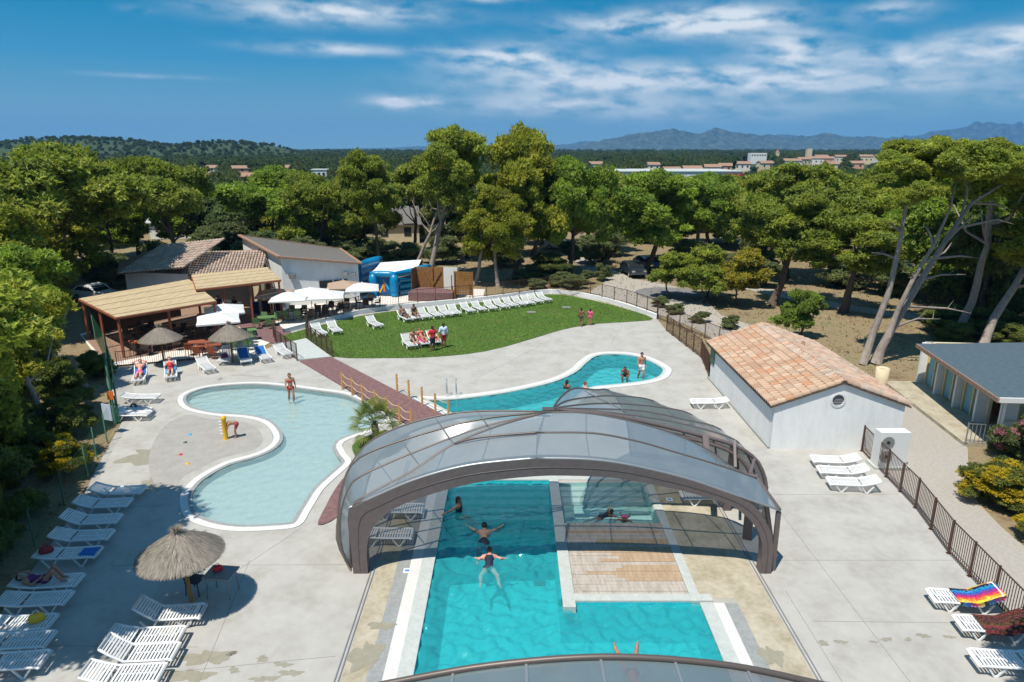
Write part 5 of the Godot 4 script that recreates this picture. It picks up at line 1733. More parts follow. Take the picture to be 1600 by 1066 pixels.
	for k in 46:
		var x := -92.0 + (k % 23) * 7.6 + gg.randf_range(-2.5, 2.5); var z := (-98.0 if k < 23 else -113.0) + gg.randf_range(-4, 4)
		if absf(x + 20.5) < 7 or absf(x - 13.5) < 5 or absf(x + 50) < 4:
			continue
		var pine := gg.randf() < .55
		tree("pine_tree" if pine else "oak_tree", "pine in the dense wood belt behind the camp site" if pine else "broad leaved tree in the dense wood belt behind the camp site", x, z, .4, gg.randf_range(6.5, 9.6) * (1.0 if pine else .8), gg.randf_range(4.2, 5.6), "tall" if pine else "oak", Vector2.ZERO, .26, "wood belt behind the camp site", "bark", 3)
	for q in [[-46, -84, 9], [-54, -78, 10.5], [-50, -66, 11], [-44, -62, 10], [-60, -70, 10], [-40, -50, 9.5], [-46, -54, 11]]:
		tree("pine_tree", "pine in the left wood beyond the annex and parked cars", q[0], q[1], 1.5, q[2], 5.4, "tall", Vector2.ZERO, .28, "left wood pines")
	for q in [[-36, -70, 3.6], [-39.5, -66, 3.2], [-31.5, -69, 3.4], [-18.5, -76, 3.0], [-15.5, -79, 3.0], [-11.5, -77, 2.6], [-25, -86, 4], [-8, -80, 3], [-20, -90, 4], [-1, -78, 2.6], [9.5, -80, 3], [19, -76, 3.2], [24, -66, 2.6], [33, -66, 3.4], [38, -70, 3.6], [40, -56, 3.4], [35, -62, 2.8], [44, -60, 3.6], [27, -76, 3.2], [12, -86, 3.2]]:
		shrub("understorey_bush", "grey green understorey bush among the pine trunks", q[0], q[1], q[2], q[2] * .95, "oak", "understorey bushes")
	# right: the great forked pine with bare limbs
	var bt := thing("pine_tree", "great pine with forked bare grey trunk leaning over the washroom", "tree", Vector3(22.9, 0, -41.0))
	var m := MB.new()
	m.tube([Vector3(0, 0, 0), Vector3(.2, .9, 0), Vector3(.9, 2.6, -.1), Vector3(2.3, 5.2, -.5), Vector3(3.6, 7.6, -.8), Vector3(5.0, 9.8, -1.2), Vector3(8.0, 11.4, -2)], [.38, .27, .22, .18, .14, .11, .04], 10)
	m.tube([Vector3(.5, 1.7, 0), Vector3(.75, 3.6, .3), Vector3(1.4, 5.6, .3), Vector3(2.2, 7.4, .3), Vector3(2.9, 9.6, .2), Vector3(3.1, 11.5, 0)], [.19, .15, .13, .10, .07, .03], 8)
	m.tube([Vector3(-.9, 0, .2), Vector3(-.5, 2.2, .2), Vector3(.1, 4.6, .1), Vector3(.35, 7.2, 0), Vector3(.4, 10.0, 0), Vector3(.5, 11.4, 0)], [.25, .20, .17, .13, .09, .04], 8)
	put("trunk", m.mesh(true), M["pale_bark"], bt)
	var g := RandomNumberGenerator.new()
	g.seed = 77
	for q in [[2.3, 5.2, -.5, 4.8, 5.6, -.2], [3.0, 6.5, -.7, 6.3, 6.4, -1.4], [4.0, 8.3, -.9, 7.4, 8.6, -.6], [4.4, 8.9, -1, 4.3, 11.6, -1.2], [5.0, 9.8, -1.2, 8.3, 9.3, -2.4], [1.4, 3.6, -.2, 4.9, 3.4, .8], [1.0, 2.4, 0, 3.2, 3.0, .6], [.3, 6.6, 0, -1.4, 7.0, .3], [.35, 8.2, 0, -.8, 8.8, .6], [2.2, 7.4, .3, 1.3, 8.6, .7], [1.8, 6.4, .3, 2.9, 7.7, .9], [3.4, 7.3, -.7, 4.4, 9.2, .1]]:
		var b := MB.new()
		var a := Vector3(q[0], q[1], q[2]); var e := Vector3(q[3], q[4], q[5])
		var k := (a + e) / 2 + Vector3(g.randfn(), absf(g.randfn()) + .3, g.randfn()) * .22
		b.tube([a, k, e], [.09, .06, .015], 5)
		for n in 3:
			var s := k.lerp(e, n / 3.0)
			b.tube([s, s + Vector3(g.randfn() * .3 + .25, g.randfn() * .22 + .08, g.randfn() * .3)], [.022, .005], 4)
		put("bare_branch", b.mesh(true), M["pale_bark"], bt)
	for q in [[.3, 8.4, .2, 2.3, 3.2], [.9, 10.2, -.6, 2.6, 3.4], [2.9, 10.0, .3, 2.7, 3.6], [4.4, 10.3, -1.2, 2.6, 3.2], [6.4, 9.9, -1.6, 2.7, 3.2], [8.3, 9.6, -2.2, 2.4, 3.0]]:
		var c := put("crown", crowns["pine"][int(q[0] * 3) % 5], M["leaf"], bt)
		c.position = Vector3(q[0], q[1], q[2])
		c.rotation.y = q[0] * 2.1
		c.scale = Vector3(q[3] / 4.6, q[4] / 7.0, q[3] / 4.6)
	tree("pine_tree", "pine crown reaching the frame edge behind the great forked pine", 31.8, -47, 7.4, 13.5, 4.6, "pine", Vector2(.5, 0), .3, "", "pale_bark")
	tree("pine_tree", "pine with thick leaning trunk just behind the washroom roof", 31.2, -43.5, 5.6, 10.4, 4.0, "tall", Vector2(4.5, -1.2), .3, "", "pale_bark")
	tree("pine_tree", "low dark pine in the thicket behind the washroom", 36.6, -52, .8, 8.6, 4.4, "dark", Vector2.ZERO, .24)
	tree("pine_tree", "dark dense pine beside the thicket and forest track", 40.5, -57, .8, 8.0, 4.2, "dark", Vector2.ZERO, .24)
	tree("pine_tree", "pine overhanging the towel covered loungers from outside", 15.6, -11.0, 5.2, 9.0, 2.0, "pine", Vector2(-3.6, -.6), .2)
	# small trees and shrubs
	for q in [[14.3, -60.5, 4.4, 2.3], [16.8, -58.4, 5.1, 2.6], [19.3, -57.3, 5.2, 2.5], [17.8, -61, 4.6, 2.2]]:
		tree("small_tree", "yellow green multi stemmed small tree beside the gravel road", q[0], q[1], 1.3, q[2], q[3], "gold", Vector2(.1, 0), .09, "yellow green trees by the road", "bark", 9)
	tree("small_tree", "round bright green bushy tree on the dry lawn behind the pump house", 20.3, -46.8, .75, 3.6, 1.75, "lime", Vector2.ZERO, .10, "", "bark", 9)
	tree("small_tree", "young grey green olive tree by the lawn fence and gravel track", 6.6, -74.5, 1.2, 3.4, 1.6, "oak", Vector2.ZERO, .07)
	tree("small_tree", "small shade tree with dense dark crown by the fence", 3.9, -69.0, .4, 2.9, 2.6, "dark", Vector2.ZERO, .1)
	shrub("flowering_shrub", "big rounded yellow flowering shrub beside the gravel path", 18.6, -23.6, 1.35, 1.75, "flower")
	shrub("flowering_shrub", "yellow green flowering shrub spreading at the path edge by the railing end", 18.9, -20.8, .95, 1.4, "flower")
	shrub("flowering_shrub", "yellow flowering shrub outside the green mesh fence", -18.5, -25.9, 1.5, 1.2, "flower")
	shrub("oleander", "pink flowering oleander in front of the washroom half wall", 22.2, -27.3, 1.9, 1.3, "oleander")
	shrub("oleander", "dark leaved oleander behind the yellow flowering shrub", 20.9, -22.6, 1.5, 1.4, "oleander")
	for q in [[-18.9, -22.2, 2.4, 1.7], [-17.8, -19.7, 2.3, 1.5], [-17.1, -17.4, 2.0, 1.3], [-21.4, -25.6, 2.6, 1.9], [-16.8, -15.2, 2.0, 1.4], [-20.6, -23.6, 3.0, 2.0], [-19.4, -20.4, 3.2, 1.8], [-22.6, -25.0, 3.2, 2.1], [-21.0, -29.6, 1.8, 1.4], [-24.0, -26.6, 3.4, 2.2], [-27.5, -35.0, 2.6, 2.0], [-24.6, -38.4, 1.4, 1.2], [-22.6, -28, 2.4, 1.8], [-20.7, -27.6, 1.2, 1.1], [-22.6, -33, 1.0, 1.2], [-24.5, -34.5, 2.4, 1.6], [-26.3, -31.5, 2.6, 1.8], [-19.2, -17.4, 2.2, 1.6]]:
		shrub("evergreen_bush", "dark evergreen bush in the thicket outside the green mesh fence", q[0], q[1], q[2], q[3], "dark", "bushes outside the mesh fence")
	for q in [[1.5, -68, 1.2, 1.8], [4.6, -66.2, 1.3, 1.4], [6.0, -65.0, 1.2, 1.4], [7.2, -67.2, 1.3, 1.0], [2.4, -64.8, .9, 1.2], [9.3, -69.2, 1.6, 1.1]]:
		shrub("olive_shrub", "grey green olive shrub behind the lawn fence", q[0], q[1], q[2], q[3], "oak", "shrubs behind the lawn fence")
	for q in [[13.4, -54.6, .7, 1.0], [14.6, -51.6, .8, .9], [16.4, -49.8, .9, .9], [12.7, -57, .8, .9]]:
		shrub("lavender_shrub", "low grey lavender shrub beside the gravel drive", q[0], q[1], q[2], q[3], "oak", "lavender by the drive")
	for q in [[32, -48.5, 1.8, 2.2], [34.5, -47.5, 1.8, 2.2], [30.6, -45.6, 1.3, 1.6], [37, -46, 2, 2.4], [33.6, -44.6, 1.6, 1.8]]:
		shrub("thicket_bush", "green bush in the thicket between the great pine and washroom", q[0], q[1], q[2], q[3], "dark", "bushes behind the washroom")
	# fan palm
	var pt := thing("palm_tree", "small fan palm in the planting bed beside the enclosure", "palm", Vector3(-6.2, .03, -28.6))
	var tr := MB.new()
	tr.tube([Vector3.ZERO, Vector3(.05, .5, 0), Vector3(.0, 1.0, 0)], [.2, .17, .16], 10)
	put("trunk", tr.mesh(true), M["bark"], pt)
	for i in 30:
		var az := i * 2.399; var el := lerpf(1.35, -.25, i / 29.0)
		var d := Vector3(cos(az) * cos(el), sin(el), sin(az) * cos(el))
		var f := MB.new()
		f.tint = true
		var l := g.randf_range(.75, .95)
		var s0 := Vector3(0, 1.0, 0); var s1 := s0 + d * l + Vector3(0, -.05, 0)
		f.col = Color(.12, .16, .04)
		f.tube([s0, (s0 + s1) / 2 + Vector3(0, .05, 0), s1], [.016, .012], 4)
		var side := d.cross(Vector3.UP).normalized(); var nn := side.cross(d)
		for k in 17:
			var a := lerpf(-1.75, 1.75, k / 16.0)
			var dd := (d * cos(a) + side * sin(a)).normalized()
			var len := (.62 - .16 * absf(a) / 1.75) * g.randf_range(.9, 1.1)
			var w := nn.cross(dd).normalized() * .026
			var kk := g.randf_range(.75, 1.25)
			f.col = Color(.17 * kk, .215 * kk, .035 * kk)
			var mid := s1 + dd * len * .6 + Vector3(0, -.03, 0); var tip := s1 + dd * len + Vector3(0, -.16, 0)
			f.tri(s1, mid - w, mid + w); f.tri(mid - w, tip, mid + w)
		put("frond", f.mesh(), M["leaf"], pt)
	var uc := MB.new()
	uc.tint = true
	for k in 500:
		var a := g.randf() * TAU; var r := sqrt(g.randf()) * .95
		var p := Vector3(-5.9 + cos(a) * r * .9, .04, -28.3 + sin(a) * r * 1.2)
		var q := Vector3(g.randfn() * .12, g.randf_range(.12, .34), g.randfn() * .12)
		var kk := g.randf_range(.7, 1.2)
		uc.col = Color(.045 * kk, .075 * kk, .03 * kk)
		var s := Vector3(cos(a * 3), 0, sin(a * 3)) * .04
		uc.tri(p - s, p + s, p + q)
	var cov := put("ground_cover", uc.mesh(), M["leaf"])
	tag(cov, "dark leafy ground cover under the fan palm", "ground cover")
	cov.set_meta("kind", "stuff")
	# dry tufts on the camp ground
	var dt := MB.new()
	dt.tint = true
	for k in 26000:
		var x := g.randf_range(-40, 44); var z := -g.randf_range(14, 92)
		if Geometry2D.is_point_in_polygon(Vector2(x, z), v2(DECK)) or (x < -1 and x > -36 and z > -72 and z < -40) or (x > 11 and x < 23.5 and z > -38.5):
			continue
		var kk := g.randf_range(.7, 1.15)
		dt.col = Color(.30 * kk, .24 * kk, .12 * kk) if g.randf() < .72 else Color(.15 * kk, .17 * kk, .05 * kk)
		var p := Vector3(x, -.05, z); var a := g.randf() * TAU
		var s := Vector3(cos(a), 0, sin(a)) * .07
		dt.tri(p - s, p + s, p + Vector3(g.randfn() * .06, g.randf_range(.06, .16), g.randfn() * .06))
	var dg := put("dry_grass", dt.mesh(), M["vcol"])
	tag(dg, "sparse dry straw coloured grass over the camp ground", "grass")
	dg.set_meta("kind", "stuff")

# ---------------------------------------------------------------- the distance
var far_houses := []

func distance_view() -> void:
	var g := RandomNumberGenerator.new()
	g.seed = 31
	# wooded hill on the left, as a height field
	var hn := FastNoiseLite.new()
	hn.seed = 5; hn.frequency = .006; hn.fractal_octaves = 4
	var ridge := [[-1100.0, 24.0], [-820.0, 15.0], [-650.0, 17.5], [-600.0, 23.5], [-566.0, 25.0], [-518.0, 21.5], [-446.0, 14.0], [-372.0, 17.8], [-324.0, 15.2], [-306.0, 6.0], [-290.0, -1.0]]
	var hill_h := func(x: float, z: float) -> float:
		var h := -2.0
		for i in ridge.size() - 1:
			if x >= ridge[i][0] and x <= ridge[i + 1][0]:
				h = lerpf(ridge[i][1], ridge[i + 1][1], smoothstep(0, 1, (x - ridge[i][0]) / (ridge[i + 1][0] - ridge[i][0])))
		var t := clampf(1.0 - absf(z + 930.0) / 230.0, 0, 1)
		return (h + 1.5) * smoothstep(0, 1, t) - .1 + hn.get_noise_2d(x, z) * 2.0 * t
	var hm := MB.new()
	for i in 40:
		for j in 12:
			var f := func(a: int, b: int) -> Vector3:
				var x := -1100.0 + a * 21.0; var z := -700.0 - b * 38.0
				return Vector3(x, hill_h.call(x, z), z)
			hm.quad(f.call(i, j), f.call(i + 1, j), f.call(i + 1, j + 1), f.call(i, j + 1))
	struct("wooded_hill", hm.mesh(true), M["wood_hill"])
	# blue limestone ranges on the horizon
	var mn := FastNoiseLite.new()
	mn.seed = 9; mn.frequency = .0022; mn.fractal_octaves = 5; mn.fractal_type = FastNoiseLite.FRACTAL_RIDGED
	for q in [["mountains", -6000.0, [[300, 0], [560, 22], [702, 62], [862, 98], [1000, 128], [1075, 142], [1200, 148], [1343, 163], [1460, 140], [1561, 128], [1719, 165], [1880, 145], [2046, 122], [2200, 108], [2371, 100], [2540, 118], [2637, 133], [2780, 112], [2909, 106], [3180, 92], [3447, 70], [3700, 40], [4100, 10]]],
			["mountains", -8200.0, [[300, 20], [620, 62], [900, 95], [1080, 88], [1300, 120], [2500, 120], [2900, 150], [3150, 165], [3500, 130], [4200, 120], [4600, 150], [5000, 220], [5400, 285], [5900, 275], [6600, 210]]], ["mountains", -8600.0, [[-2600, 4], [-2000, 14], [-1500, 22], [-1100, 40], [-700, 52], [-400, 44], [100, 40], [700, 6]]]]:
		var pr: Array = q[2]
		var mm := MB.new()
		var x0: float = pr[0][0]; var x1: float = pr[-1][0]
		var n := 130
		var f := func(a: int, b: int) -> Vector3:
			var x := lerpf(x0, x1, float(a) / n)
			var h := 0.0
			for i in pr.size() - 1:
				if x >= pr[i][0] and x <= pr[i + 1][0]:
					h = lerpf(pr[i][1], pr[i + 1][1], smoothstep(0, 1, (x - pr[i][0]) / (pr[i + 1][0] - pr[i][0])))
			var t := b / 10.0
			var z: float = q[1] + 700.0 - t * 700.0
			return Vector3(x * (z / q[1]), h * pow(t, .85) * (1.0 + .46 * mn.get_noise_2d(x * 1.1, z * 1.6) * (1.0 if b < 9 else (.5 if b == 9 else .05))) - 1.0, z)
		for a in n:
			for b in 10:
				mm.quad(f.call(a, b), f.call(a + 1, b), f.call(a + 1, b + 1), f.call(a, b + 1))
		struct(q[0], mm.mesh(), M["rock_hill"])
	# town houses among the trees
	var hs := [[-168, -395, 9, 4.4, "cream_wall"], [-150, -392, 16, 4.2, "pink_wall"], [-128, -400, 9, 4.4, "pink_wall"], [-134, -300, 10, 3.6, "cream_wall"], [-110, -290, 12, 3.4, "pink_wall"], [-124, -285, 7, 3.2, "cream_wall"],
		[34, -420, 14, 4.6, "render_wall"], [52, -440, 12, 5.0, "render_wall"], [66, -330, 11, 3.6, "pink_wall"], [78, -345, 12, 4.0, "pink_wall"], [92, -360, 13, 4.2, "cream_wall"], [84, -420, 10, 5.0, "render_wall"], [108, -380, 12, 4.6, "cream_wall"], [121, -400, 10, 4.8, "pink_wall"], [96, -300, 12, 3.2, "pink_wall"], [112, -310, 10, 3.2, "cream_wall"], [140, -430, 13, 5.4, "render_wall"], [158, -440, 12, 5.6, "cream_wall"], [150, -360, 9, 4.0, "pink_wall"], [190, -480, 16, 6.6, "render_wall"], [214, -520, 14, 7.2, "cream_wall"], [232, -540, 15, 7.6, "render_wall"], [262, -600, 16, 8.4, "cream_wall"], [283, -610, 14, 8.2, "render_wall"], [300, -600, 15, 8.6, "cream_wall"], [322, -620, 14, 8.4, "render_wall"], [250, -560, 12, 7.2, "pink_wall"], [345, -640, 16, 8.6, "cream_wall"], [196, -430, 12, 5.2, "cream_wall"], [222, -455, 12, 5.2, "pink_wall"]]
	for h in hs:
		house("tile roofed town house among the far trees left of the pines" if h[0] < 0 else "tile roofed town house among the trees below the mountains", h[0], h[1], h[2] * .7, 7, h[3] * (.62 if h[0] < 0 else .78), g.randf_range(-.3, .3), h[4], "far_tile", "far town houses left" if h[0] < 0 else "far town houses right", 1.3)
		far_houses.append([h[0], h[1], h[2] * .3])
	var tw := thing("church_tower", "square tan stone tower rising above the far town", "tower", Vector3(262, 0, -625))
	var a := MB.new()
	a.box(Vector3(0, 6.1, 0), Vector3(4.2, 12.2, 4.2))
	put("tower_wall", a.mesh(), M["cream_wall"], tw)
	var cr := MB.new()
	for i in 4:
		cr.box(Vector3(-1.6 + i * 1.07, 12.6, 1.8), Vector3(.6, .8, .6))
	put("battlement", cr.mesh(), M["cream_wall"], tw)
	far_houses.append([262, -625, 8])
	var tw2 := thing("church_tower", "slim dark bell tower beside the square tan tower", "tower", Vector3(240, 0, -640))
	var a2 := MB.new()
	a2.box(Vector3(0, 5, 0), Vector3(2.6, 10, 2.6))
	put("tower_wall", a2.mesh(), M["cream_wall"], tw2)
	var sp := MB.new()
	sp.lathe([Vector2(1.9, 10), Vector2(.1, 12.2)], 4)
	put("spire", sp.mesh(), M["far_tile"], tw2)
	var wb := thing("office_block", "white flat roofed block on the far town edge below the mountains", "building", Vector3(215, 0, -620))
	var wbm := MB.new()
	wbm.box(Vector3(0, 4.6, 0), Vector3(14, 9.2, 8))
	put("wall", wbm.mesh(), M["warehouse_white"], wb)
	for i in 6:
		var wn := MB.new()
		wn.box(Vector3(-5.6 + i * 2.25, 7.4, 4.03), Vector3(1.3, 1.0, .1))
		put("window", wn.mesh(), M["dark_window"], wb)
	far_houses.append([215, -620, 16])
	# warehouses
	var wh := thing("warehouse", "long white flat warehouse behind the pines with a dark red end", "warehouse", Vector3(51, 0, -232))
	var w := MB.new()
	w.box(Vector3(-1, 3.0, 0), Vector3(44, 6.0, 26))
	put("wall", w.mesh(), M["warehouse_white"], wh)
	var rf := MB.new()
	rf.box(Vector3(-1, 6.12, 0), Vector3(44.6, .22, 26.6))
	put("roof", rf.mesh(), M["coping_light"], wh)
	var rd := MB.new()
	rd.box(Vector3(18, 4.2, 13.15), Vector3(6, 2.6, .2))
	put("red_panel", rd.mesh(), M["burgundy_cloth"], wh)
	far_houses.append([51, -232, 24])
	for q in [["grey_shed", "grey workshop with bright doors in front of the white warehouse", Vector3(31, 0, -190), 14.0, 4.2, 10.0, "grey_metal"], ["blue_workshop", "blue clad building seen between the pine crowns", Vector3(14.6, 0, -118), 7.5, 4.2, 6.0, "cladding_blue"], ["white_barn", "white roofed barn far behind the restaurant pines", Vector3(-90, 0, -330), 7.0, 3.4, 12.0, "warehouse_white"]]:
		var b := thing(q[0], q[1], "building", q[2], .15)
		var bm := MB.new()
		bm.box(Vector3(0, q[4] / 2, 0), Vector3(q[3], q[4], q[5]))
		put("wall", bm.mesh(), M[q[6]], b)
		var br := MB.new()
		br.box(Vector3(0, q[4] + .15, 0), Vector3(q[3] + .5, .3, q[5] + .5))
		put("roof", br.mesh(), M["coping_light"], b)
		for i in 3:
			var dd := MB.new()
			dd.box(Vector3((i - 1) * q[3] * .3, q[4] * .42, q[5] / 2 + .03), Vector3(q[3] * .16, q[4] * .5, .08))
			put("window", dd.mesh(), M["dark_window"], b)
		far_houses.append([q[2].x, q[2].z, q[3] * .7])
	var vl := house("cream villa with grey roof glimpsed between the pine trunks", -20.5, -101, 13, 9, 2.8, .2, "cream_wall", "grey_roof", "", 2.0)
	vl.set_meta("label", "cream villa with grey roof glimpsed between the pine trunks")
	far_houses.append([-20.5, -101, 8])
	var mh := house("white mobile home among the bushes left of the pines", -50, -104, 8, 3.4, 2.6, .1, "white_wall", "coping_light", "", .5)
	mh.set_meta("category", "mobile home")
	far_houses.append([-50, -104, 5])
	# far woods: one mass of crowns over the plain and the hill
	var mmesh: ArrayMesh = crowns["far"][0]
	mmesh.surface_set_material(0, M["leaf"])
	var xf := []
	var cols := []
	var tries := 0
	while xf.size() < 12000 and tries < 60000:
		tries += 1
		var z := -exp(g.randf_range(log(112.0), log(2600.0)))
		var x := g.randf_range(-.86, .86) * absf(z)
		var y := -.1
		var s := g.randf_range(.55, 1.0) * (1.0 + clampf((absf(z) - 300.0) / 1500.0, 0, .8))
		var on_hill := x < -285 and z < -690 and z > -1170
		if on_hill:
			y = hill_h.call(x, z)
			s *= .62
		var skip := false
		for h in far_houses:
			var hx: float = h[0]; var hz: float = h[1]; var hw: float = h[2]
			if z < hz - 8.0:
				continue
			if absf(x / z * hz - hx) < hw + 2.0 and z < hz * .62:
				skip = true
				break
		if skip:
			continue
		var hgt := g.randf_range(.75, 1.12)
		xf.append(Transform3D(Basis(Vector3.UP, g.randf() * TAU).scaled(Vector3(s, s * hgt, s)), Vector3(x, y, z)))
		var k := g.randf_range(.75, 1.25)
		cols.append(Color(k * g.randf_range(.85, 1.2), k, k * g.randf_range(.8, 1.1)))
	for i in 1600:
		var x := g.randf_range(-1050, -290); var z := g.randf_range(-1150, -705)
		var y: float = hill_h.call(x, z)
		var s := g.randf_range(.5, .8)
		xf.append(Transform3D(Basis(Vector3.UP, g.randf() * TAU).scaled(Vector3(s, s, s)), Vector3(x, y - .5, z)))
		var k := g.randf_range(.75, 1.2)
		cols.append(Color(k, k, k))
	var mm := MultiMesh.new()
	mm.transform_format = MultiMesh.TRANSFORM_3D
	mm.use_colors = true
	mm.mesh = mmesh
	mm.instance_count = xf.size()
	for i in xf.size():
		mm.set_instance_transform(i, xf[i]); mm.set_instance_color(i, cols[i])
	var mi := MultiMeshInstance3D.new()
	mi.name = "far_wood"
	mi.multimesh = mm
	mi.material_override = M["leaf"]
	add_child(mi)
	tag(mi, "dark green far woods covering the plain and the hill", "wood")
	mi.set_meta("kind", "stuff")

# ---------------------------------------------------------------- furniture, fences and small things
func objects() -> void:
	var PI2 := PI / 2
	# shaded row along the mesh fence: head towards the fence (-x)
	var G := "loungers in the shaded row along the mesh fence"
	var base: Node3D = null
	var i := 0
	for q in [[-15.2, -22.75, .30], [-14.95, -21.6, .42], [-14.65, -20.55, .25], [-14.45, -19.5, .10], [-14.15, -18.0, .12], [-13.95, -17.15, .12], [-13.75, -16.1, .14], [-13.35, -15.4, .12], [-13.0, -14.65, .15]]:
		var lab: String = {3: "shaded white lounger with a blue cloth and red bag, behind the lying woman", 2: "shaded white lounger between the raised one and the red bag one", 6: "shaded white lounger with a yellow and white bag on it"}.get(i, "white plastic lounger in the blue shade along the mesh fence")
		if i == 4:
			lab = "shaded white lounger under the woman in purple"
		lounger(lab, Vector3(q[0], 0, q[1]), PI2 + .10, q[2], true, G)
		i += 1
	lounger("sunlit white lounger next to the wet patch at the fence", Vector3(-15.2, 0, -23.75), PI2 + .08, .28, true, "")
	lounger("white lounger standing across the deck nearest the thatched parasol and table", Vector3(-9.75, 0, -16.55), PI2 + .1, .62, true, "")
	lounger("white lounger second in the stack of four below the thatched parasol", Vector3(-9.9, 0, -15.6), PI2 + .08, .22, true, "")
	lounger("white lounger with strongly raised back in the sunny group below the parasol", Vector3(-9.75, 0, -14.95), PI2 + .08, .6, true, "")
	lounger("white lounger at the near end of the sunny group below the parasol", Vector3(-9.75, 0, -14.2), PI2 + .08, .3, true, "")
	# far left deck
	for q in [[-19.75, -34.1, .12], [-19.2, -32.1, .15], [-19.0, -31.7, .15]]:
		lounger("white lounger lying crosswise by the green fence pole", Vector3(q[0], 0, q[1]), PI2 + .05, q[2], true, "loungers by the green fence pole")
	var far := "loungers round the two back thatched parasols"
	lounger("white lounger with blue towel under the man with raised arms", Vector3(-21.6, 0, -37.6), .35, .75, false, far)
	lounger("white lounger with blue towel under the person reading", Vector3(-20.1, 0, -38.2), .45, .7, false, far)
	lounger("empty white lounger between the reading person and the thatched parasol", Vector3(-18.6, 0, -39.5), .7, .45, false, far)
	lounger("white lounger with a purple bag beside the thatched parasol pole", Vector3(-18.1, 0, -41.3), .15, .85, false, far)
	lounger("white lounger covered with a blue towel right of the thatched parasol pole", Vector3(-16.9, 0, -41.2), .5, .6, false, far)
	lounger("white lounger half covered by a blue towel next to another blue one", Vector3(-15.9, 0, -41.7), .6, .55, false, far)
	lounger("lone white lounger against the ramp fence", Vector3(-14.9, 0, -42.6), .7, .4, false, far)
	# lawn
	var LG := "loungers lined up at the back of the lawn"
	var proto: Node3D = null
	for q in [[-13.95, -47.6, .6], [-13.0, -48.3, .6], [-10.4, -49.9, .7], [-7.0, -52.7, .5], [-6.2, -53.1, .5], [-5.4, -53.5, .5], [-4.7, -53.9, .5], [-3.7, -54.7, .5], [-2.8, -55.2, .5], [-1.85, -55.7, .5], [-1.0, -56.2, .5], [-.2, -56.7, .5], [.6, -57.2, .5], [1.3, -57.7, .5], [2.0, -58.3, .5], [2.75, -58.9, .5]]:
		if proto == null:
			proto = lounger("white lounger lined up facing the pool on the green lawn", Vector3(q[0], .03, q[1]), q[2], .6, false, LG)
		else:
			copy_of(proto, Vector3(q[0], .03, q[1]), q[2] + rng.randf_range(-.1, .1))
	lounger("white lawn lounger under the sunbather nearest the empty row end", Vector3(-8.4, .03, -51.9), .6, .6, false, "")
	lounger("white lawn lounger with two people sitting in the back row", Vector3(-7.75, .03, -52.3), .6, .6, false, "")
	for q in [[-7.0, -44.6, "empty white lounger at the lawn edge beside three sunbathers"], [-6.15, -45.1, "white lawn lounger with pink towel in front of the standing men"], [-5.4, -45.5, "white lawn lounger with orange towel behind the man in red"]]:
		lounger(q[2], Vector3(q[0], .03, q[1]), .45, .6, false, "")
	towel("bright pink towel under the sunbathing woman on the lawn", Vector3(-6.15, .03, -45.1), .45, .6, "pink", .6, -.8)
	towel("orange towel on the lawn lounger behind the man in red", Vector3(-5.4, .03, -45.5), .45, .6, "orange", .6, -.8)
	# right deck
	lounger("lone white lounger beside the side wall of the pump house", Vector3(10.3, 0, -33.4), -PI2, .12, true, "")
	for q in [[13.7, -26.45, "back"], [13.55, -25.45, "middle"], [13.5, -24.45, "front"]]:
		lounger({"back": "sunny white lounger of three, next to the pump house gable", "middle": "sunny white lounger between two others by the brown railing", "front": "sunny white lounger of three, farthest from the pump house gable"}[q[2]], Vector3(q[0], 0, q[1]), -PI2 - .12, .25, true, "")
	lounger("white lounger with rainbow striped towel by the brown railing", Vector3(13.3, 0, -17.25), -PI2 - .1, .45, true, "")
	lounger("white lounger with dark floral towel by the brown railing", Vector3(13.35, 0, -16.05), -PI2 - .1, .45, true, "")
	lounger("white lounger in tree shade near the floral towel one", Vector3(12.9, 0, -14.7), -PI2 - .1, .2, true, "")
	# under the enclosure
	lounger("white lounger inside the enclosure next to its front arch leg", Vector3(-4.35, 0, -20.7), PI2, .1, true, "")
	lounger("white lounger inside the enclosure behind another, by the pool side", Vector3(-4.2, 0, -22.4), PI2, .3, true, "")
	lounger("white lounger inside the enclosure beside the toddler pool walkway", Vector3(7.4, 0, -23.4), -PI2, .2, true, "")
	# towels and bags
	rainbow_towels()
	towel("blue towel under the man with raised arms", Vector3(-21.6, 0, -37.6), .35, .75, "blue_cloth", .1, -.9, .7)
	towel("light blue towel under the reading person", Vector3(-20.1, 0, -38.2), .45, .7, "cyan_cloth", .3, -.9, .7)
	towel("blue towel right of the thatched parasol pole", Vector3(-16.9, 0, -41.2), .5, .6, "blue_cloth", .35, -.9)
	towel("blue towel on the head half of the next lounger", Vector3(-15.9, 0, -41.7), .6, .55, "blue_cloth", -.1, -.9)
	towel("blue cloth at the foot of a shaded lounger", Vector3(-14.45, 0, -19.5), PI2 + .1, .1, "blue_cloth", .92, .42, .5)
	for q in [["handbag", "dark red bag on the head of a shaded lounger", Vector3(-15.1, .39, -19.45), "burgundy_cloth", .42], ["handbag", "yellow and white beach bag on a shaded lounger", Vector3(-13.2, .37, -16.15), "yellow", .42], ["handbag", "purple bag on the lounger beside the thatched parasol", Vector3(-18.05, .37, -41.0), "purple_cloth", .45], ["handbag", "red bag lying on the small table under the thatched parasol", Vector3(-8.85, .78, -17.9), "red", .30], ["handbag", "small dark bag on the ground beside the parasol pole", Vector3(-9.05, .02, -17.05), "black", .24]]:
		var b := thing(q[0], q[1], "bag", q[2], .5)
		var s: float = q[4]
		var m := MB.new()
		m.lathe([Vector2(0, 0), Vector2(s * .5, .01), Vector2(s * .52, s * .25), Vector2(s * .38, s * .5), Vector2(s * .2, s * .55), Vector2(0, s * .53)], 12)
		var o := put("bag_body", m.mesh(true), M[q[3]], b)
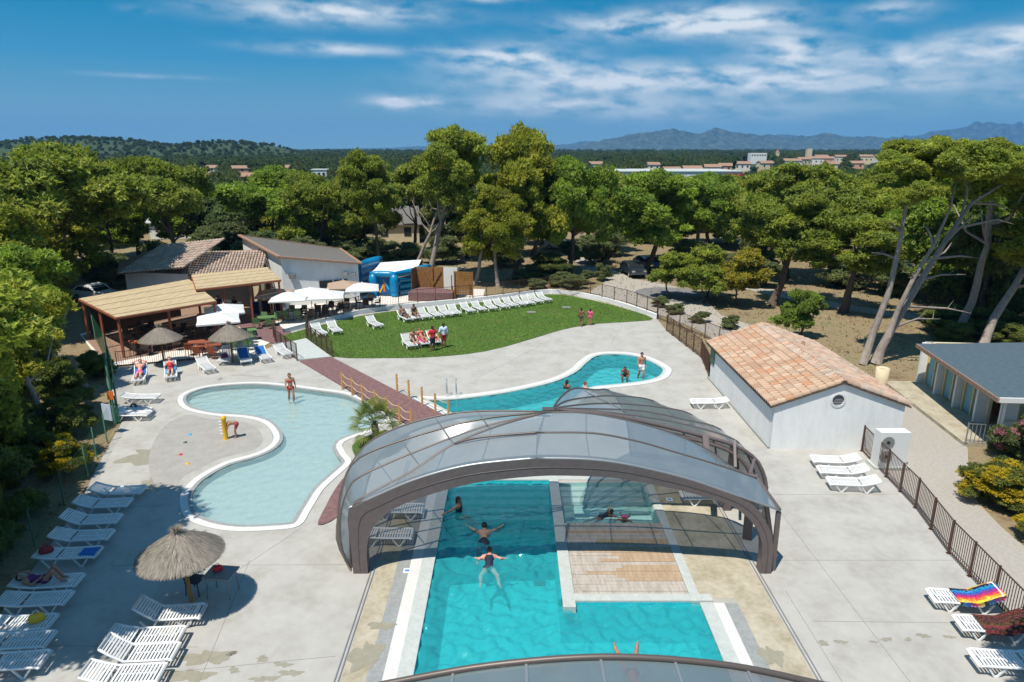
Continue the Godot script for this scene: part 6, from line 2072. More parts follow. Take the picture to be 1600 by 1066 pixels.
		o.scale = Vector3(1, 1, .6)
		var h := MB.new()
		h.tube([Vector3(-s * .25, s * .45, 0), Vector3(-s * .1, s * .75, 0), Vector3(s * .1, s * .75, 0), Vector3(s * .25, s * .45, 0)], [.012], 5)
		put("handle", h.mesh(true), M["white_cloth"] if q[3] == "yellow" else M[q[3]], b)
	# parasols
	thatch_parasol("large thatched parasol on a round timber pole beside the small table", Vector3(-9.34, 0, -17.13), 1.18, 1.80, 2.56, Vector3(-.12, 0, .05), 1)
	thatch_parasol("thatched parasol half in shade behind the two reclining sunbathers", Vector3(-21.7, 0, -40.6), 1.25, 1.62, 2.45, Vector3(.0, 0, 0), 2)
	thatch_parasol("thatched parasol with leafy tuft between the blue towels and the bar", Vector3(-17.6, 0, -41.1), 1.25, 1.62, 2.5, Vector3(0, 0, 0), 3)
	for q in [[-16.1, -53.6, "canvas_white", "white square parasol at the back of the terrace group", .2], [-14.6, -52.6, "canvas_white", "white square parasol on the terrace above the brown railing", .2], [-17.3, -51.8, "canvas_white", "white square parasol next to the green terrace table", .2], [-18.9, -53.2, "canvas_tan", "tan square parasol beside the hall corner", .2], [-14.2, -56.6, "canvas_tan", "tan square parasol against the hall wall", .2], [-12.4, -55.6, "canvas_white", "white square parasol nearest the bouncy castle", .2], [-19.9, -44.9, "canvas_white", "white square parasol at the canopy edge behind the thatched parasol", .4], [-20.6, -47.6, "canvas_white", "white square parasol partly under the cane canopy", .4]]:
		square_parasol(q[3], Vector3(q[0], 0, q[1]), 2.7, 2.35, q[2], q[4], "")
	# small table and chair under the near parasol
	table("small grey topped table with folding legs under the thatched parasol", Vector3(-8.75, 0, -17.85), -.1, "concrete_dark", .85, .7, "")
	chair("thin black metal chair under the thatched parasol", Vector3(-9.6, 0, -17.95), 1.4, "black", "")
	# terrace furniture
	for q in [[-18.6, -50.2], [-17.2, -52.6]]:
		table("green metal table on the sunny terrace by the burgundy path", Vector3(q[0], 0, q[1]), .3, "green_paint", 1.3, .8, "green terrace tables")
		for k in 4:
			chair("green chair at a sunny terrace table", Vector3(q[0] + [-.5, .5, -.5, .5][k], 0, q[1] + [-.75, -.75, .75, .75][k]), 0.0 if k < 2 else PI, "green_paint", "green terrace chairs")
	for q in [[-18.2, -44.6], [-18.6, -46.4]]:
		table("green metal table beside the burgundy path near the cane canopy", Vector3(q[0], 0, q[1]), .4, "green_paint", 1.2, .75, "green tables near the canopy")
		for k in 2:
			chair("green chair beside the burgundy path", Vector3(q[0] + [-.5, .5][k], 0, q[1] + [.7, .7][k]), PI, "green_paint", "green chairs by the path")
	for q in [[-15.6, -52.6], [-13.9, -55.2], [-12.2, -56.6], [-14.9, -54.0]]:
		table("dark wicker table under the white terrace parasols", Vector3(q[0], 0, q[1]), .4, "dark_wicker", .9, .9, "wicker tables under the parasols")
		for k in 4:
			chair("dark wicker chair under the white terrace parasols", Vector3(q[0] + [-.8, .8, 0, 0][k], 0, q[1] + [0, 0, -.8, .8][k]), [PI2, -PI2, 0.0, PI][k], "dark_wicker", "wicker chairs under the parasols")
	for q in [[-19.7, -42.6], [-20.6, -43.4]]:
		table("red brown wooden table by the thin terrace railing", Vector3(q[0], 0, q[1]), .35, "red_wood", 1.5, .8, "red tables by the railing")
		for k in 2:
			chair("red brown chair by the thin terrace railing", Vector3(q[0] + [-.4, .5][k], 0, q[1] + .75), PI, "red_wood", "red chairs by the railing")
	for q in [[-24.2, -43.4], [-22.8, -44.6], [-25.6, -45.6], [-24.0, -46.6], [-26.8, -47.4], [-22.4, -47.4]]:
		table("dark dining table in the shade under the wide cane canopy", Vector3(q[0], 0, q[1]), .6, "dark_wicker", 1.4, .8, "tables under the cane canopy")
		for k in 4:
			chair("dark dining chair under the wide cane canopy", Vector3(q[0] + [-.4, .4, -.4, .4][k], 0, q[1] + [-.75, -.75, .75, .75][k]), 0.0 if k < 2 else PI, "dark_wicker", "chairs under the cane canopy")
	# fences
	railing("brown_railing", "long brown bar railing between the sunny deck and the gravel path", [Vector3(15.6, 0, -28.0), Vector3(15.15, 0, -23.0), Vector3(14.56, 0, -20.0), Vector3(14.2, 0, -16.2), Vector3(13.6, 0, -10)], 1.22, 1.28, .11, "brown_rail", true, .055, .016)
	railing("brown_railing", "brown bar railing on the deck edge up to the pump house corner", [Vector3(11.45, 0, -48.9), Vector3(12.2, 0, -42.2), Vector3(11.75, 0, -38.6)], 1.2, 1.3, .13, "brown_rail", false)
	railing("brown_railing", "brown bar railing bordering the gravel drive behind the pump house", [Vector3(11.5, 0, -52.6), Vector3(13.2, 0, -48.5), Vector3(14.9, 0, -44.0), Vector3(15.4, 0, -40.5)], 1.2, 1.6, .13, "brown_rail", false)
	railing("brown_railing", "curved brown bar railing on the low wall behind the lawn", [Vector3(-15.4, .3, -50.0), Vector3(-12.45, .34, -54.3), Vector3(-8.05, .34, -57.0), Vector3(-2.25, .34, -59.6), Vector3(3.55, .34, -62.85), Vector3(7.1, .34, -60.6), Vector3(9.75, .34, -56.8), Vector3(11.6, .34, -52.8)], 1.15, 1.7, .14, "brown_rail", false)
	railing("brown_railing", "brown railing on the deck side of the ramp", [Vector3(-13.65, .05, -41.45), Vector3(-16.1, .05, -44.9), Vector3(-17.1, .05, -47.2)], 1.1, 1.1, .14, "brown_rail", false)
	railing("brown_railing", "brown railing on the lawn side of the ramp", [Vector3(-11.6, .05, -42.25), Vector3(-14.55, .05, -46.6), Vector3(-15.3, .05, -49.6)], 1.1, 1.1, .14, "brown_rail", false)
	railing("thin_railing", "thin dark railing along the front of the dining terrace", [Vector3(-24.4, 0, -40.2), Vector3(-20.6, 0, -41.6), Vector3(-17.3, 0, -43.0)], 1.0, 1.4, .12, "black", false, .04, .014)
	var gf := thing("mesh_fence", "green mesh fence on posts along the shaded lounger side", "fence")
	var fl := [Vector3(-15.2, 0, -14.0), Vector3(-15.6, 0, -17.2), Vector3(-16.2, 0, -20.4), Vector3(-16.95, 0, -23.2), Vector3(-17.45, 0, -25.5), Vector3(-18.2, 0, -27.4), Vector3(-18.65, 0, -29.0), Vector3(-19.4, 0, -31.3)]
	mesh_fence(gf, fl, 1.35, .03, 7)
	var gf2 := thing("mesh_fence", "tall green mesh fence beside the dining canopy", "fence")
	mesh_fence(gf2, [Vector3(-19.4, 0, -31.4), Vector3(-22.4, 0, -36.4), Vector3(-25.2, 0, -40.6), Vector3(-29.4, 0, -46.4), Vector3(-33, 0, -51)], 2.0, .032, 12)
	var gp := thing("floodlight_pole", "tall green pole with a notice where the mesh fences meet", "pole", Vector3(-19.5, 0, -31.2))
	var pm := MB.new()
	pm.tube([Vector3.ZERO, Vector3(0, 3.6, 0)], [.09, .08], 8)
	put("pole", pm.mesh(true), M["green_rail"], gp)
	var nt := MB.new()
	nt.box(Vector3(.06, 1.5, .12), Vector3(.3, .42, .03))
	put("notice", nt.mesh(), M["orange"], gp)
	var sg := thing("notice_panel", "pale notice panel hanging on the green mesh fence", "sign", Vector3(-19.0, .75, -29.9), -.35)
	var sgm := MB.new()
	sgm.box(Vector3(0, .35, 0), Vector3(.55, .8, .03))
	put("panel", sgm.mesh(), M["pale_blue_cloth"], sg)
	# bridge rope rails
	for side in [[[-9.5, -36.1], [-8.72, -35.1], [-7.95, -34.1], [-7.05, -33.0], [-6.3, -32.1], [-5.5, -31.1], [-4.8, -30.3]], [[-6.35, -35.6], [-5.55, -34.6], [-4.7, -33.5], [-3.9, -32.5], [-3.15, -31.6]]]:
		var t := thing("rope_railing", "rope railing on timber posts on the paddling pool side of the bridge" if side.size() > 6 else "rope railing on timber posts on the lagoon side of the bridge", "railing")
		for k in side.size():
			var p := Vector3(side[k][0], .05, side[k][1])
			var m := MB.new()
			m.tube([p, p + Vector3(0, 1.02, 0)], [.058, .055], 8)
			put("post", m.mesh(true), M["timber"], t)
			if k > 0:
				var o := Vector3(side[k - 1][0], .05, side[k - 1][1])
				for y in [.9, .5]:
					var r := MB.new()
					var pts := []
					for n in 7:
						var u := n / 6.0
						pts.append(o.lerp(p, u) + Vector3(0, y - .13 * sin(u * PI), 0))
					r.tube(pts, [.018], 5)
					put("rope", r.mesh(true), M["rope"], t)
	# pool ladder
	var ld := thing("pool_ladder", "steel pool ladder at the lagoon edge", "ladder", Vector3(-3.3, 0, -35.0))
	for s in [-.26, .26]:
		var m := MB.new()
		m.tube([Vector3(s, .03, -.35), Vector3(s, .75, -.32), Vector3(s, .95, -.15), Vector3(s, .85, .05), Vector3(s, .4, .14), Vector3(s, -.9, .16)], [.022], 6)
		put("handrail", m.mesh(true), M["chrome"], ld)
	for k in 3:
		var m := MB.new()
		m.box(Vector3(0, -.05 - k * .28, .16), Vector3(.5, .03, .08))
		put("step", m.mesh(), M["chrome"], ld)
	# water play post
	var wp := thing("spray_post", "yellow water spray post with small nozzles on the grey pad", "water toy", Vector3(-13.3, .005, -29.3))
	var wm := MB.new()
	wm.lathe([Vector2(.13, 0), Vector2(.11, .1), Vector2(.105, .95), Vector2(.13, 1.0), Vector2(.10, 1.12), Vector2(0, 1.15)], 14)
	put("column", wm.mesh(true), M["yellow"], wp)
	for k in 5:
		var m := MB.new()
		m.tube([Vector3(-.08, .3 + k * .15, .05), Vector3(-.2, .3 + k * .15, .12)], [.03, .022], 6)
		put("nozzle", m.mesh(), M["castle_white"], wp)
	for q in [[-15.2, -29.8, "cyan_cloth"], [-15.0, -28.9, "green_rail"], [-14.6, -27.6, "red"], [-13.9, -26.7, "yellow"]]:
		var m := MB.new()
		m.lathe([Vector2(.09, .0), Vector2(.08, .03), Vector2(0, .035)], 10, Vector3(q[0], .006, q[1]))
		tag(put("spray_nozzle", m.mesh(true), M[q[2]]), "small " + {"cyan_cloth": "blue", "green_rail": "green", "red": "red", "yellow": "yellow"}[q[2]] + " floor jet on the grey spray pad", "nozzle")
	# wheel lying by the fence loungers
	var wl := thing("spare_wheel", "small black wheel of a trolley under the fence pole lounger", "wheel", Vector3(-19.6, .16, -33.1))
	var tm := MB.new()
	tm.lathe([Vector2(.10, -.03), Vector2(.155, -.035), Vector2(.165, 0), Vector2(.155, .035), Vector2(.10, .03), Vector2(.10, -.03)], 16)
	put("tyre", tm.mesh(true), M["rubber"], wl).rotation.x = PI2
	# depth marker tiles
	for q in [[-3.35, -19.0], [6.05, -23.6]]:
		var m := MB.new()
		m.box(Vector3(q[0], .019, q[1]), Vector3(.24, .012, .24))
		var o := put("depth_marker", m.mesh(), M["castle_white"])
		tag(o, "small white and blue marker tile " + ("on the grey strip by the deep pool" if q[0] < 0 else "beside the toddler pool"), "marker")
		var n := MB.new()
		n.box(Vector3(q[0], .0265, q[1]), Vector3(.14, .003, .10))
		put("mark", n.mesh(), M["pump_blue"], o)
	# lawn hatches and loudspeakers on the lawn
	for q in [[1.6, -54.6], [4.6, -56.4], [-1.0, -57.9]]:
		var m := MB.new()
		m.box(Vector3(q[0], .06, q[1]), Vector3(.7, .06, .45))
		tag(put("lawn_hatch", m.mesh(), M["concrete_dark"]), "dark flat access hatch set in the green lawn", "hatch", "hatches in the lawn")
	car("dark blue black car parked with open door under the bushy pine", Vector3(12.9, 0, -72.2), .15, "car_black")
	car("second dark car parked behind the first under the pine", Vector3(15.2, 0, -76.0), .3, "car_blue")
	car("white car parked in the shade of the trees beyond the stage", Vector3(6.4, 0, -92), 1.4, "car_white")
	car("white car parked behind the left pines beside the annex", Vector3(-37.0, 0, -59.5), 1.2, "car_white")
	car("silver white car parked farther left of the annex", Vector3(-40.6, 0, -57.2), 1.2, "car_white")
	# picnic table behind the stage
	var pt := thing("picnic_table", "pale wooden picnic table under the pines behind the stage", "table", Vector3(-5.9, 0, -72), .3)
	for q in [[0, .74, 0, 1.9, .8], [0, .44, .75, 1.9, .28], [0, .44, -.75, 1.9, .28]]:
		var m := MB.new()
		m.box(Vector3(q[0], q[1], q[2]), Vector3(q[3], .05, q[4]))
		put("table_top" if q[1] > .6 else "bench", m.mesh(), M["plank_grey"], pt)
	for s in [-.7, .7]:
		var m := MB.new()
		m.bar(Vector3(s, 0, .7), Vector3(s, .72, .15), .07, .07); m.bar(Vector3(s, 0, -.7), Vector3(s, .72, -.15), .07, .07); m.bar(Vector3(s, .42, -.85), Vector3(s, .42, .85), .07, .07)
		put("leg", m.mesh(), M["plank_grey"], pt)

func mesh_fence(t: Node3D, line: Array, h: float, r: float, wires: int) -> void:
	for k in line.size():
		var m := MB.new()
		m.tube([line[k], line[k] + Vector3(0, h + .05, 0)], [r], 7)
		put("post", m.mesh(true), M["green_rail"], t)
		if k == 0:
			continue
		var a: Vector3 = line[k - 1]; var b: Vector3 = line[k]
		var w := MB.new()
		for i in wires + 1:
			var y := .08 + (h - .1) * i / wires
			w.bar(a + Vector3(0, y, 0), b + Vector3(0, y, 0), .004, .004)
		var n := int(a.distance_to(b) / .12)
		for i in n:
			var p := a.lerp(b, float(i) / n)
			w.box(p + Vector3(0, h / 2 + .03, 0), Vector3(.004, h - .1, .004))
		put("wire_mesh", w.mesh(), M["green_rail"], t).set_meta("kind", "stuff")

func rainbow_towels() -> void:
	var g := FastNoiseLite.new()
	g.seed = 3; g.frequency = .02; g.fractal_octaves = 4
	for k in 2:
		var cols := [Color(.05, .03, .08), Color(.08, .55, .75), Color(.1, .35, .7), Color(.55, .15, .5), Color(.85, .2, .3), Color(.95, .5, .15), Color(.95, .8, .2)] if k == 0 else [Color(.35, .03, .12), Color(.05, .02, .05), Color(.25, .03, .15), Color(.05, .03, .03), Color(.3, .22, .1), Color(.45, .05, .2), Color(.06, .02, .05)]
		var im := Image.create(128, 128, false, Image.FORMAT_RGB8)
		for y in 128:
			for x in 128:
				var u := (x + g.get_noise_2d(x * 2.2, y * 2.2 + k * 300) * 26.0) / 128.0
				var c: Color = cols[clampi(int(u * 7.0), 0, 6)]
				if g.get_noise_2d(x * 5.0 + 90, y * 5.0) > (.34 if k == 0 else .16):
					c = Color(.05, .02, .04) if k == 0 else Color(.42, .28, .14)
				im.set_pixel(x, y, c)
		var m := mat("towel_print_%d" % k, Color.WHITE, .9)
		m.albedo_texture = ImageTexture.create_from_image(im)
		m.uv1_triplanar = true
		m.uv1_scale = Vector3(1.5, 1.5, 1.5)
		m.uv1_offset = Vector3(.5, .5, .5)
	towel("rainbow striped beach towel draped over the lounger by the brown railing", Vector3(13.3, 0, -17.25), -PI / 2 - .1, .45, "towel_print_0", .30, -.98, .86)
	towel("dark floral beach towel draped over the lounger by the brown railing", Vector3(13.35, 0, -16.05), -PI / 2 - .1, .45, "towel_print_1", .42, -.98, .86)

# ---------------------------------------------------------------- people
func people() -> void:
	make_templates()
	var fair := lin(.52, .30, .21); var tan := lin(.36, .18, .11); var brown := lin(.20, .095, .055); var pinkish := lin(.60, .30, .24)
	# reclining on a lounger: feet to +z
	var rec := {"pelvis": Vector3(0, .47, -.12), "waist": Vector3(0, .54, -.26), "chest": Vector3(0, .70, -.42), "neck": Vector3(0, .84, -.55), "head": Vector3(0, .97, -.60), "shl": Vector3(.18, .79, -.50), "shr": Vector3(-.18, .79, -.50), "ell": Vector3(.30, .60, -.36), "elr": Vector3(-.30, .60, -.36), "wrl": Vector3(.20, .58, -.12), "wrr": Vector3(-.20, .58, -.12),
		"hil": Vector3(.09, .45, -.08), "hir": Vector3(-.09, .45, -.08), "knl": Vector3(.11, .56, .34), "knr": Vector3(-.11, .50, .36), "anl": Vector3(.10, .41, .74), "anr": Vector3(-.12, .41, .76), "tol": Vector3(.12, .52, .82), "tor": Vector3(-.15, .52, .84)}
	var arms_up := rec.duplicate()
	arms_up.merge({"ell": Vector3(.36, 1.0, -.45), "elr": Vector3(-.36, 1.0, -.45), "wrl": Vector3(.12, 1.07, -.60), "wrr": Vector3(-.12, 1.07, -.60)}, true)
	var reading := rec.duplicate()
	reading.merge({"wrl": Vector3(.12, .82, -.16), "wrr": Vector3(-.12, .82, -.16)}, true)
	person("person in pale trunks reclining on a blue towel with arms behind the head", Vector3(-21.6, 0, -37.6), .35, arms_up, pinkish, "hair_brown", [shorts("pink", .15)], 1.0, Vector3(-.4, 0, 0))
	person("person in a red and white top reclining on a light blue towel, holding a book", Vector3(-20.1, 0, -38.2), .45, reading, pinkish, "hair_brown", [onepiece("red"), shorts("burgundy_cloth", .3)], 1.0, Vector3(-.2, 0, 0))
	# woman lying on her back with knees raised in the shade
	var lie := {"pelvis": Vector3(0, .46, -.05), "waist": Vector3(0, .45, -.22), "chest": Vector3(0, .47, -.44), "neck": Vector3(0, .50, -.62), "head": Vector3(0, .55, -.76), "shl": Vector3(.18, .47, -.55), "shr": Vector3(-.18, .47, -.55), "ell": Vector3(.34, .52, -.70), "elr": Vector3(-.26, .42, -.32), "wrl": Vector3(.16, .62, -.82), "wrr": Vector3(-.16, .55, -.12), "hil": Vector3(.09, .45, 0), "hir": Vector3(-.09, .45, 0), "knl": Vector3(.10, .82, .24), "knr": Vector3(-.10, .78, .28), "anl": Vector3(.10, .43, .45), "anr": Vector3(-.10, .43, .52), "tol": Vector3(.11, .40, .60), "tor": Vector3(-.11, .40, .66)}
	person("woman in a purple swimsuit lying in the shade with bent knees", Vector3(-14.15, 0, -18.0), PI / 2 + .1, lie, tan, "hair_dark", [onepiece("purple_cloth")], .95, Vector3(-1.2, 0, 0), false, .02)
	# lawn
	person("tanned sunbather in dark trunks on the back row lawn lounger", Vector3(-8.4, .03, -51.9), .6, rec, brown, "hair_dark", [shorts("navy")], 1.0, Vector3(-.3, 0, 0), false, .03)
	var sit := {"pelvis": Vector3(0, .47, .05), "waist": Vector3(0, .62, .03), "chest": Vector3(0, .82, .05), "neck": Vector3(0, .98, .07), "head": Vector3(0, 1.13, .10), "shl": Vector3(.18, .93, .06), "shr": Vector3(-.18, .93, .06), "ell": Vector3(.26, .68, .14), "elr": Vector3(-.26, .68, .14), "wrl": Vector3(.16, .60, .36), "wrr": Vector3(-.16, .60, .36), "hil": Vector3(.09, .45, .08), "hir": Vector3(-.09, .45, .08), "knl": Vector3(.14, .62, .48), "knr": Vector3(-.14, .62, .48), "anl": Vector3(.12, .39, .78), "anr": Vector3(-.12, .39, .78), "tol": Vector3(.13, .40, .92), "tor": Vector3(-.13, .40, .92)}
	person("tanned person sitting up on the next back row lawn lounger", Vector3(-7.75, .03, -52.3), .6, sit, brown, "hair_dark", [briefs("navy"), top("navy")], 1.0, Vector3.ZERO, true, .03)
	person("person in dark trunks sitting on the lawn lounger beside the empty one", Vector3(-6.75, .03, -44.75), .45, sit, tan, "hair_dark", [shorts("navy")], 1.0, Vector3.ZERO, false, .028)
	person("woman in a bikini reclining on the pink towel on the lawn", Vector3(-6.15, .03, -45.1), .45, rec, tan, "hair_brown", [briefs("red"), top("red")], 1.0, Vector3(-.2, 0, 0), true, .028)
	person("person sitting behind the man in red on an orange towel", Vector3(-5.4, .03, -45.5), .45, sit, tan, "hair_brown", [briefs("orange"), top("orange")], .95, Vector3.ZERO, true, .028)
	person("man in a red t-shirt and dark shorts standing with a hand at his face", Vector3(-5.25, .02, -43.5), -2.4, {"ell": Vector3(.26, 1.16, .10), "wrl": Vector3(.08, 1.42, .18), "elr": Vector3(-.26, 1.15, .06), "wrr": Vector3(-.05, 1.12, .20)}, brown, "hair_dark", [shirt("red"), shorts("navy", .75)], 1.0)
	person("man in a pale blue shirt and burgundy shorts standing beside the man in red", Vector3(-4.6, .02, -44.3), 3.4, {"ell": Vector3(.30, 1.18, -.06), "wrl": Vector3(.22, 1.0, .14)}, brown, "hair_dark", [["shirt", "pale_blue_cloth", shirt("x")[2] + [["shl", "ell", .5, 1, .066, .054], ["shr", "elr", .5, 1, .066, .054], ["ell", "wrl", 0, .8, .054, .046], ["elr", "wrr", 0, .8, .054, .046]]], shorts("burgundy_cloth", .8)], 1.0)
	var walk := {"knl": Vector3(.10, .52, .16), "anl": Vector3(.10, .10, .12), "tol": Vector3(.12, .03, .26), "knr": Vector3(-.10, .50, -.02), "anr": Vector3(-.10, .12, -.26), "tor": Vector3(-.11, .04, -.14), "ell": Vector3(.26, 1.16, -.10), "wrl": Vector3(.28, .92, -.02), "elr": Vector3(-.26, 1.16, .10), "wrr": Vector3(-.25, .98, .28)}
	person("child in dark swimwear walking at the lawn edge", Vector3(5.25, .0, -50.2), 2.6, walk, brown, "hair_dark", [briefs("navy")], .82, Vector3.ZERO, true)
	person("smaller child in a pink top at the lawn edge", Vector3(5.95, .0, -50.5), 2.8, {"wrl": Vector3(.12, 1.12, .22), "ell": Vector3(.25, 1.14, .10)}, tan, "hair_dark", [shirt("pink"), briefs("pink")], .74, Vector3.ZERO, true)
	# pools
	person("woman in a red bikini wading in the paddling pool", Vector3(-11.9, -.25, -34.6), .5, walk, tan, "hair_brown", [briefs("red"), top("red")], .97, Vector3.ZERO, true, .022)
	person("child bending over behind the yellow spray post", Vector3(-12.9, .01, -29.5), -1.2, {"pelvis": Vector3(0, .92, -.12), "waist": Vector3(0, 1.02, .04), "chest": Vector3(0, 1.02, .26), "neck": Vector3(0, 1.0, .42), "head": Vector3(0, .93, .54), "shl": Vector3(.17, 1.0, .36), "shr": Vector3(-.17, 1.0, .36), "ell": Vector3(.2, .78, .44), "elr": Vector3(-.2, .78, .44), "wrl": Vector3(.14, .58, .5), "wrr": Vector3(-.14, .58, .5), "hil": Vector3(.09, .90, -.12), "hir": Vector3(-.09, .90, -.12)}, tan, "hair_brown", [shorts("burgundy_cloth", .5)], .72, Vector3(.9, 0, 0))
	person("man in white trunks wading at the end of the lagoon", Vector3(7.6, -.22, -38.2), .15, walk, tan, "hair_dark", [shorts("white_cloth", .45)], 1.0, Vector3(.25, 0, 0), false, .022)
	var crouch := {"pelvis": Vector3(0, .48, -.20), "waist": Vector3(0, .62, -.10), "chest": Vector3(0, .78, .05), "neck": Vector3(0, .90, .16), "head": Vector3(0, 1.02, .24), "shl": Vector3(.18, .86, .10), "shr": Vector3(-.18, .86, .10), "ell": Vector3(.28, .60, .16), "elr": Vector3(-.24, .58, .20), "wrl": Vector3(.2, .40, .26), "wrr": Vector3(-.14, .34, .30), "hil": Vector3(.09, .46, -.18), "hir": Vector3(-.09, .46, -.18), "knl": Vector3(.18, .52, .24), "knr": Vector3(-.16, .44, .22), "anl": Vector3(.14, .09, .10), "anr": Vector3(-.13, .09, .04), "tol": Vector3(.16, .03, .24), "tor": Vector3(-.15, .03, .18)}
	person("boy crouching in the shallow lagoon end", Vector3(6.6, -.2, -37.8), -.3, crouch, brown, "hair_dark", [shorts("navy", .3)], .92, Vector3(.2, 0, 0))
	person("bather with ponytail shoulder deep in the lagoon behind the enclosure", Vector3(3.1, -1.25, -36.4), 2.4, {"wrl": Vector3(.3, 1.2, .3), "wrr": Vector3(-.3, 1.2, .3)}, brown, "hair_dark", [top("navy"), briefs("navy")], .98, Vector3.ZERO, true, .03)
	person("bather with red hair shoulder deep beside the one with the ponytail", Vector3(4.1, -1.25, -36.1), 1.8, {"wrl": Vector3(.3, 1.2, .3), "wrr": Vector3(-.3, 1.2, .3)}, pinkish, "hair_red", [shorts("navy")], .98, Vector3.ZERO, false, .03)
	var prone := {"pelvis": Vector3(0, -.10, .10), "waist": Vector3(0, -.06, -.08), "chest": Vector3(0, -.04, -.28), "neck": Vector3(0, .02, -.46), "head": Vector3(0, .12, -.58), "shl": Vector3(-.19, -.03, -.40), "shr": Vector3(.19, -.03, -.40), "ell": Vector3(-.38, -.03, -.56), "elr": Vector3(.38, -.03, -.56), "wrl": Vector3(-.56, -.02, -.74), "wrr": Vector3(.54, -.02, -.72), "hil": Vector3(-.09, -.12, .14), "hir": Vector3(.09, -.12, .14), "knl": Vector3(-.15, -.20, .56), "knr": Vector3(.18, -.18, .52), "anl": Vector3(-.16, -.22, .96), "anr": Vector3(.32, -.26, .90), "tol": Vector3(-.17, -.26, 1.12), "tor": Vector3(.36, -.30, 1.06)}
	person("man in dark trunks swimming with spread arms in the deep pool", Vector3(-.98, -.03, -21.0), 0.0, prone, fair, "hair_dark", [shorts("navy", .45)], 1.05, Vector3(-.5, PI, 0), false, .02)
	var prone2 := prone.duplicate()
	prone2.merge({"ell": Vector3(-.34, -.05, -.30), "elr": Vector3(.36, -.05, -.32), "wrl": Vector3(-.46, -.10, -.42), "wrr": Vector3(.50, -.10, -.40), "knl": Vector3(-.26, -.2, .44), "anl": Vector3(-.24, -.22, .82), "knr": Vector3(.28, -.2, .42), "anr": Vector3(.34, -.22, .80), "tol": Vector3(-.26, -.26, .96), "tor": Vector3(.40, -.26, .94)}, true)
	person("swimmer with red hair in a dark swimsuit behind the man with spread arms", Vector3(-.75, -.03, -19.5), 0.0, prone2, pinkish, "hair_red", [onepiece("navy")], 1.0, Vector3(-.5, PI, 0), false, .02)
	person("woman leaning with arms on the pool edge at the back of the deep pool", Vector3(-2.0, -1.15, -22.9), 1.3, {"ell": Vector3(.40, 1.30, -.14), "wrl": Vector3(.55, 1.28, -.30), "elr": Vector3(-.36, 1.30, -.20), "wrr": Vector3(-.54, 1.28, -.36), "knl": Vector3(.10, .85, .38), "knr": Vector3(-.10, .85, .38), "anl": Vector3(.10, .62, .74), "anr": Vector3(-.10, .62, .74), "tol": Vector3(.1, .7, .84), "tor": Vector3(-.1, .7, .84)}, tan, "hair_dark", [onepiece("navy")], .95, Vector3.ZERO, true, .022)
	person("child swimming with one arm back in the toddler pool", Vector3(3.35, -.02, -22.5), -1.15, prone, brown, "hair_brown", [onepiece("navy")], .68, Vector3(-.3, PI, 0), true, .024)
	person("child in pink swimming beside the plank platform", Vector3(4.15, -.02, -22.4), 2.9, prone2, brown, "hair_brown", [onepiece("pink")], .6, Vector3(-.3, PI, 0), true, .024)
	person("bather floating on the back under the near enclosure section, legs showing", Vector3(3.1, -.05, -14.75), PI, {"pelvis": Vector3(0, -.06, -.1), "waist": Vector3(0, -.05, -.26), "chest": Vector3(0, -.02, -.46), "neck": Vector3(0, .04, -.62), "head": Vector3(0, .10, -.74), "shl": Vector3(.18, -.02, -.56), "shr": Vector3(-.18, -.02, -.56), "ell": Vector3(.4, -.05, -.5), "elr": Vector3(-.4, -.05, -.5), "wrl": Vector3(.6, -.05, -.4), "wrr": Vector3(-.6, -.05, -.4), "hil": Vector3(.09, -.06, -.05), "hir": Vector3(-.09, -.06, -.05), "knl": Vector3(.20, -.02, .38), "knr": Vector3(-.18, -.02, .38), "anl": Vector3(.30, .02, .78), "anr": Vector3(-.28, .02, .80), "tol": Vector3(.33, .14, .86), "tor": Vector3(-.31, .14, .88)}, tan, "hair_dark", [briefs("navy")], 1.0, Vector3(-1.3, 0, 0), false, .022)
	# dining terrace and bar
	var seat := {"pelvis": Vector3(0, .52, -.05), "waist": Vector3(0, .66, -.06), "chest": Vector3(0, .86, -.04), "neck": Vector3(0, 1.02, 0), "head": Vector3(0, 1.17, .03), "shl": Vector3(.18, .97, -.02), "shr": Vector3(-.18, .97, -.02), "ell": Vector3(.27, .76, .12), "elr": Vector3(-.27, .76, .12), "wrl": Vector3(.16, .79, .36), "wrr": Vector3(-.16, .79, .36), "hil": Vector3(.09, .50, 0), "hir": Vector3(-.09, .50, 0), "knl": Vector3(.11, .52, .42), "knr": Vector3(-.11, .52, .42), "anl": Vector3(.11, .09, .40), "anr": Vector3(-.11, .09, .40), "tol": Vector3(.12, .03, .55), "tor": Vector3(-.12, .03, .55)}
	person("seated diner in an orange top under the wide cane canopy", Vector3(-24.6, 0, -42.65), PI, seat, tan, "hair_dark", [shirt("orange"), shorts("navy", .7)], 1.0, Vector3.ZERO, false, .03)
	person("seated diner in a pink top under the wide cane canopy", Vector3(-23.8, 0, -42.65), PI, seat, pinkish, "hair_brown", [shirt("canvas_tan"), shorts("navy", .7)], 1.0, Vector3.ZERO, false, .03)
	person("person in dark clothes standing at the bar counter", Vector3(-23.4, 0, -53.2), .4, {}, brown, "hair_dark", [shirt("navy"), shorts("navy", .9)], 1.0, Vector3.ZERO, false, .03)
	person("waiter in dark clothes walking beside the bar counter", Vector3(-22.0, 0, -52.9), -.6, walk, tan, "hair_dark", [shirt("black"), shorts("black", .95)], 1.0, Vector3.ZERO, false, .03)
	person("bare chested man standing behind the diners under the canopy", Vector3(-22.6, 0, -48.2), .5, {"ell": Vector3(.42, 1.3, .05), "wrl": Vector3(.5, 1.05, .05)}, tan, "hair_dark", [shorts("navy", .7)], 1.0, Vector3.ZERO, false, .03)

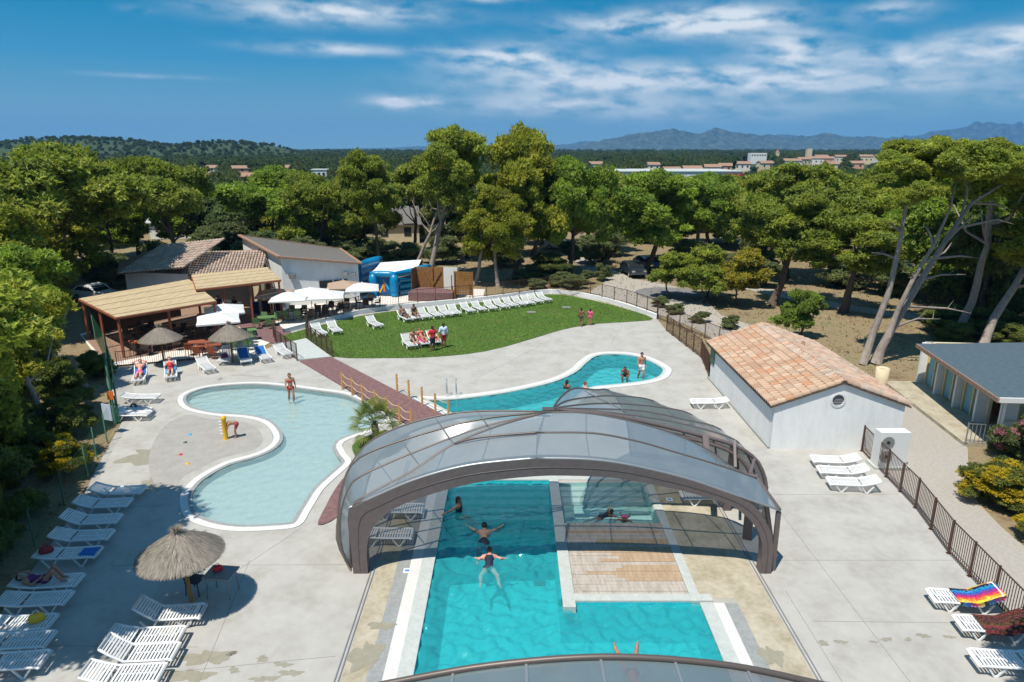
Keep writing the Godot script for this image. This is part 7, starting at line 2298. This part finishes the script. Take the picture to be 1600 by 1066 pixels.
func _ready() -> void:
	rng.seed = 1
	setup_view()
	materials()
	ground()
	foliage_kit()
	enclosure()
	pool_house()
	heat_pump()
	washroom()
	restaurant()
	inflatable()
	stage()
	distance_view()
	trees()
	objects()
	people()
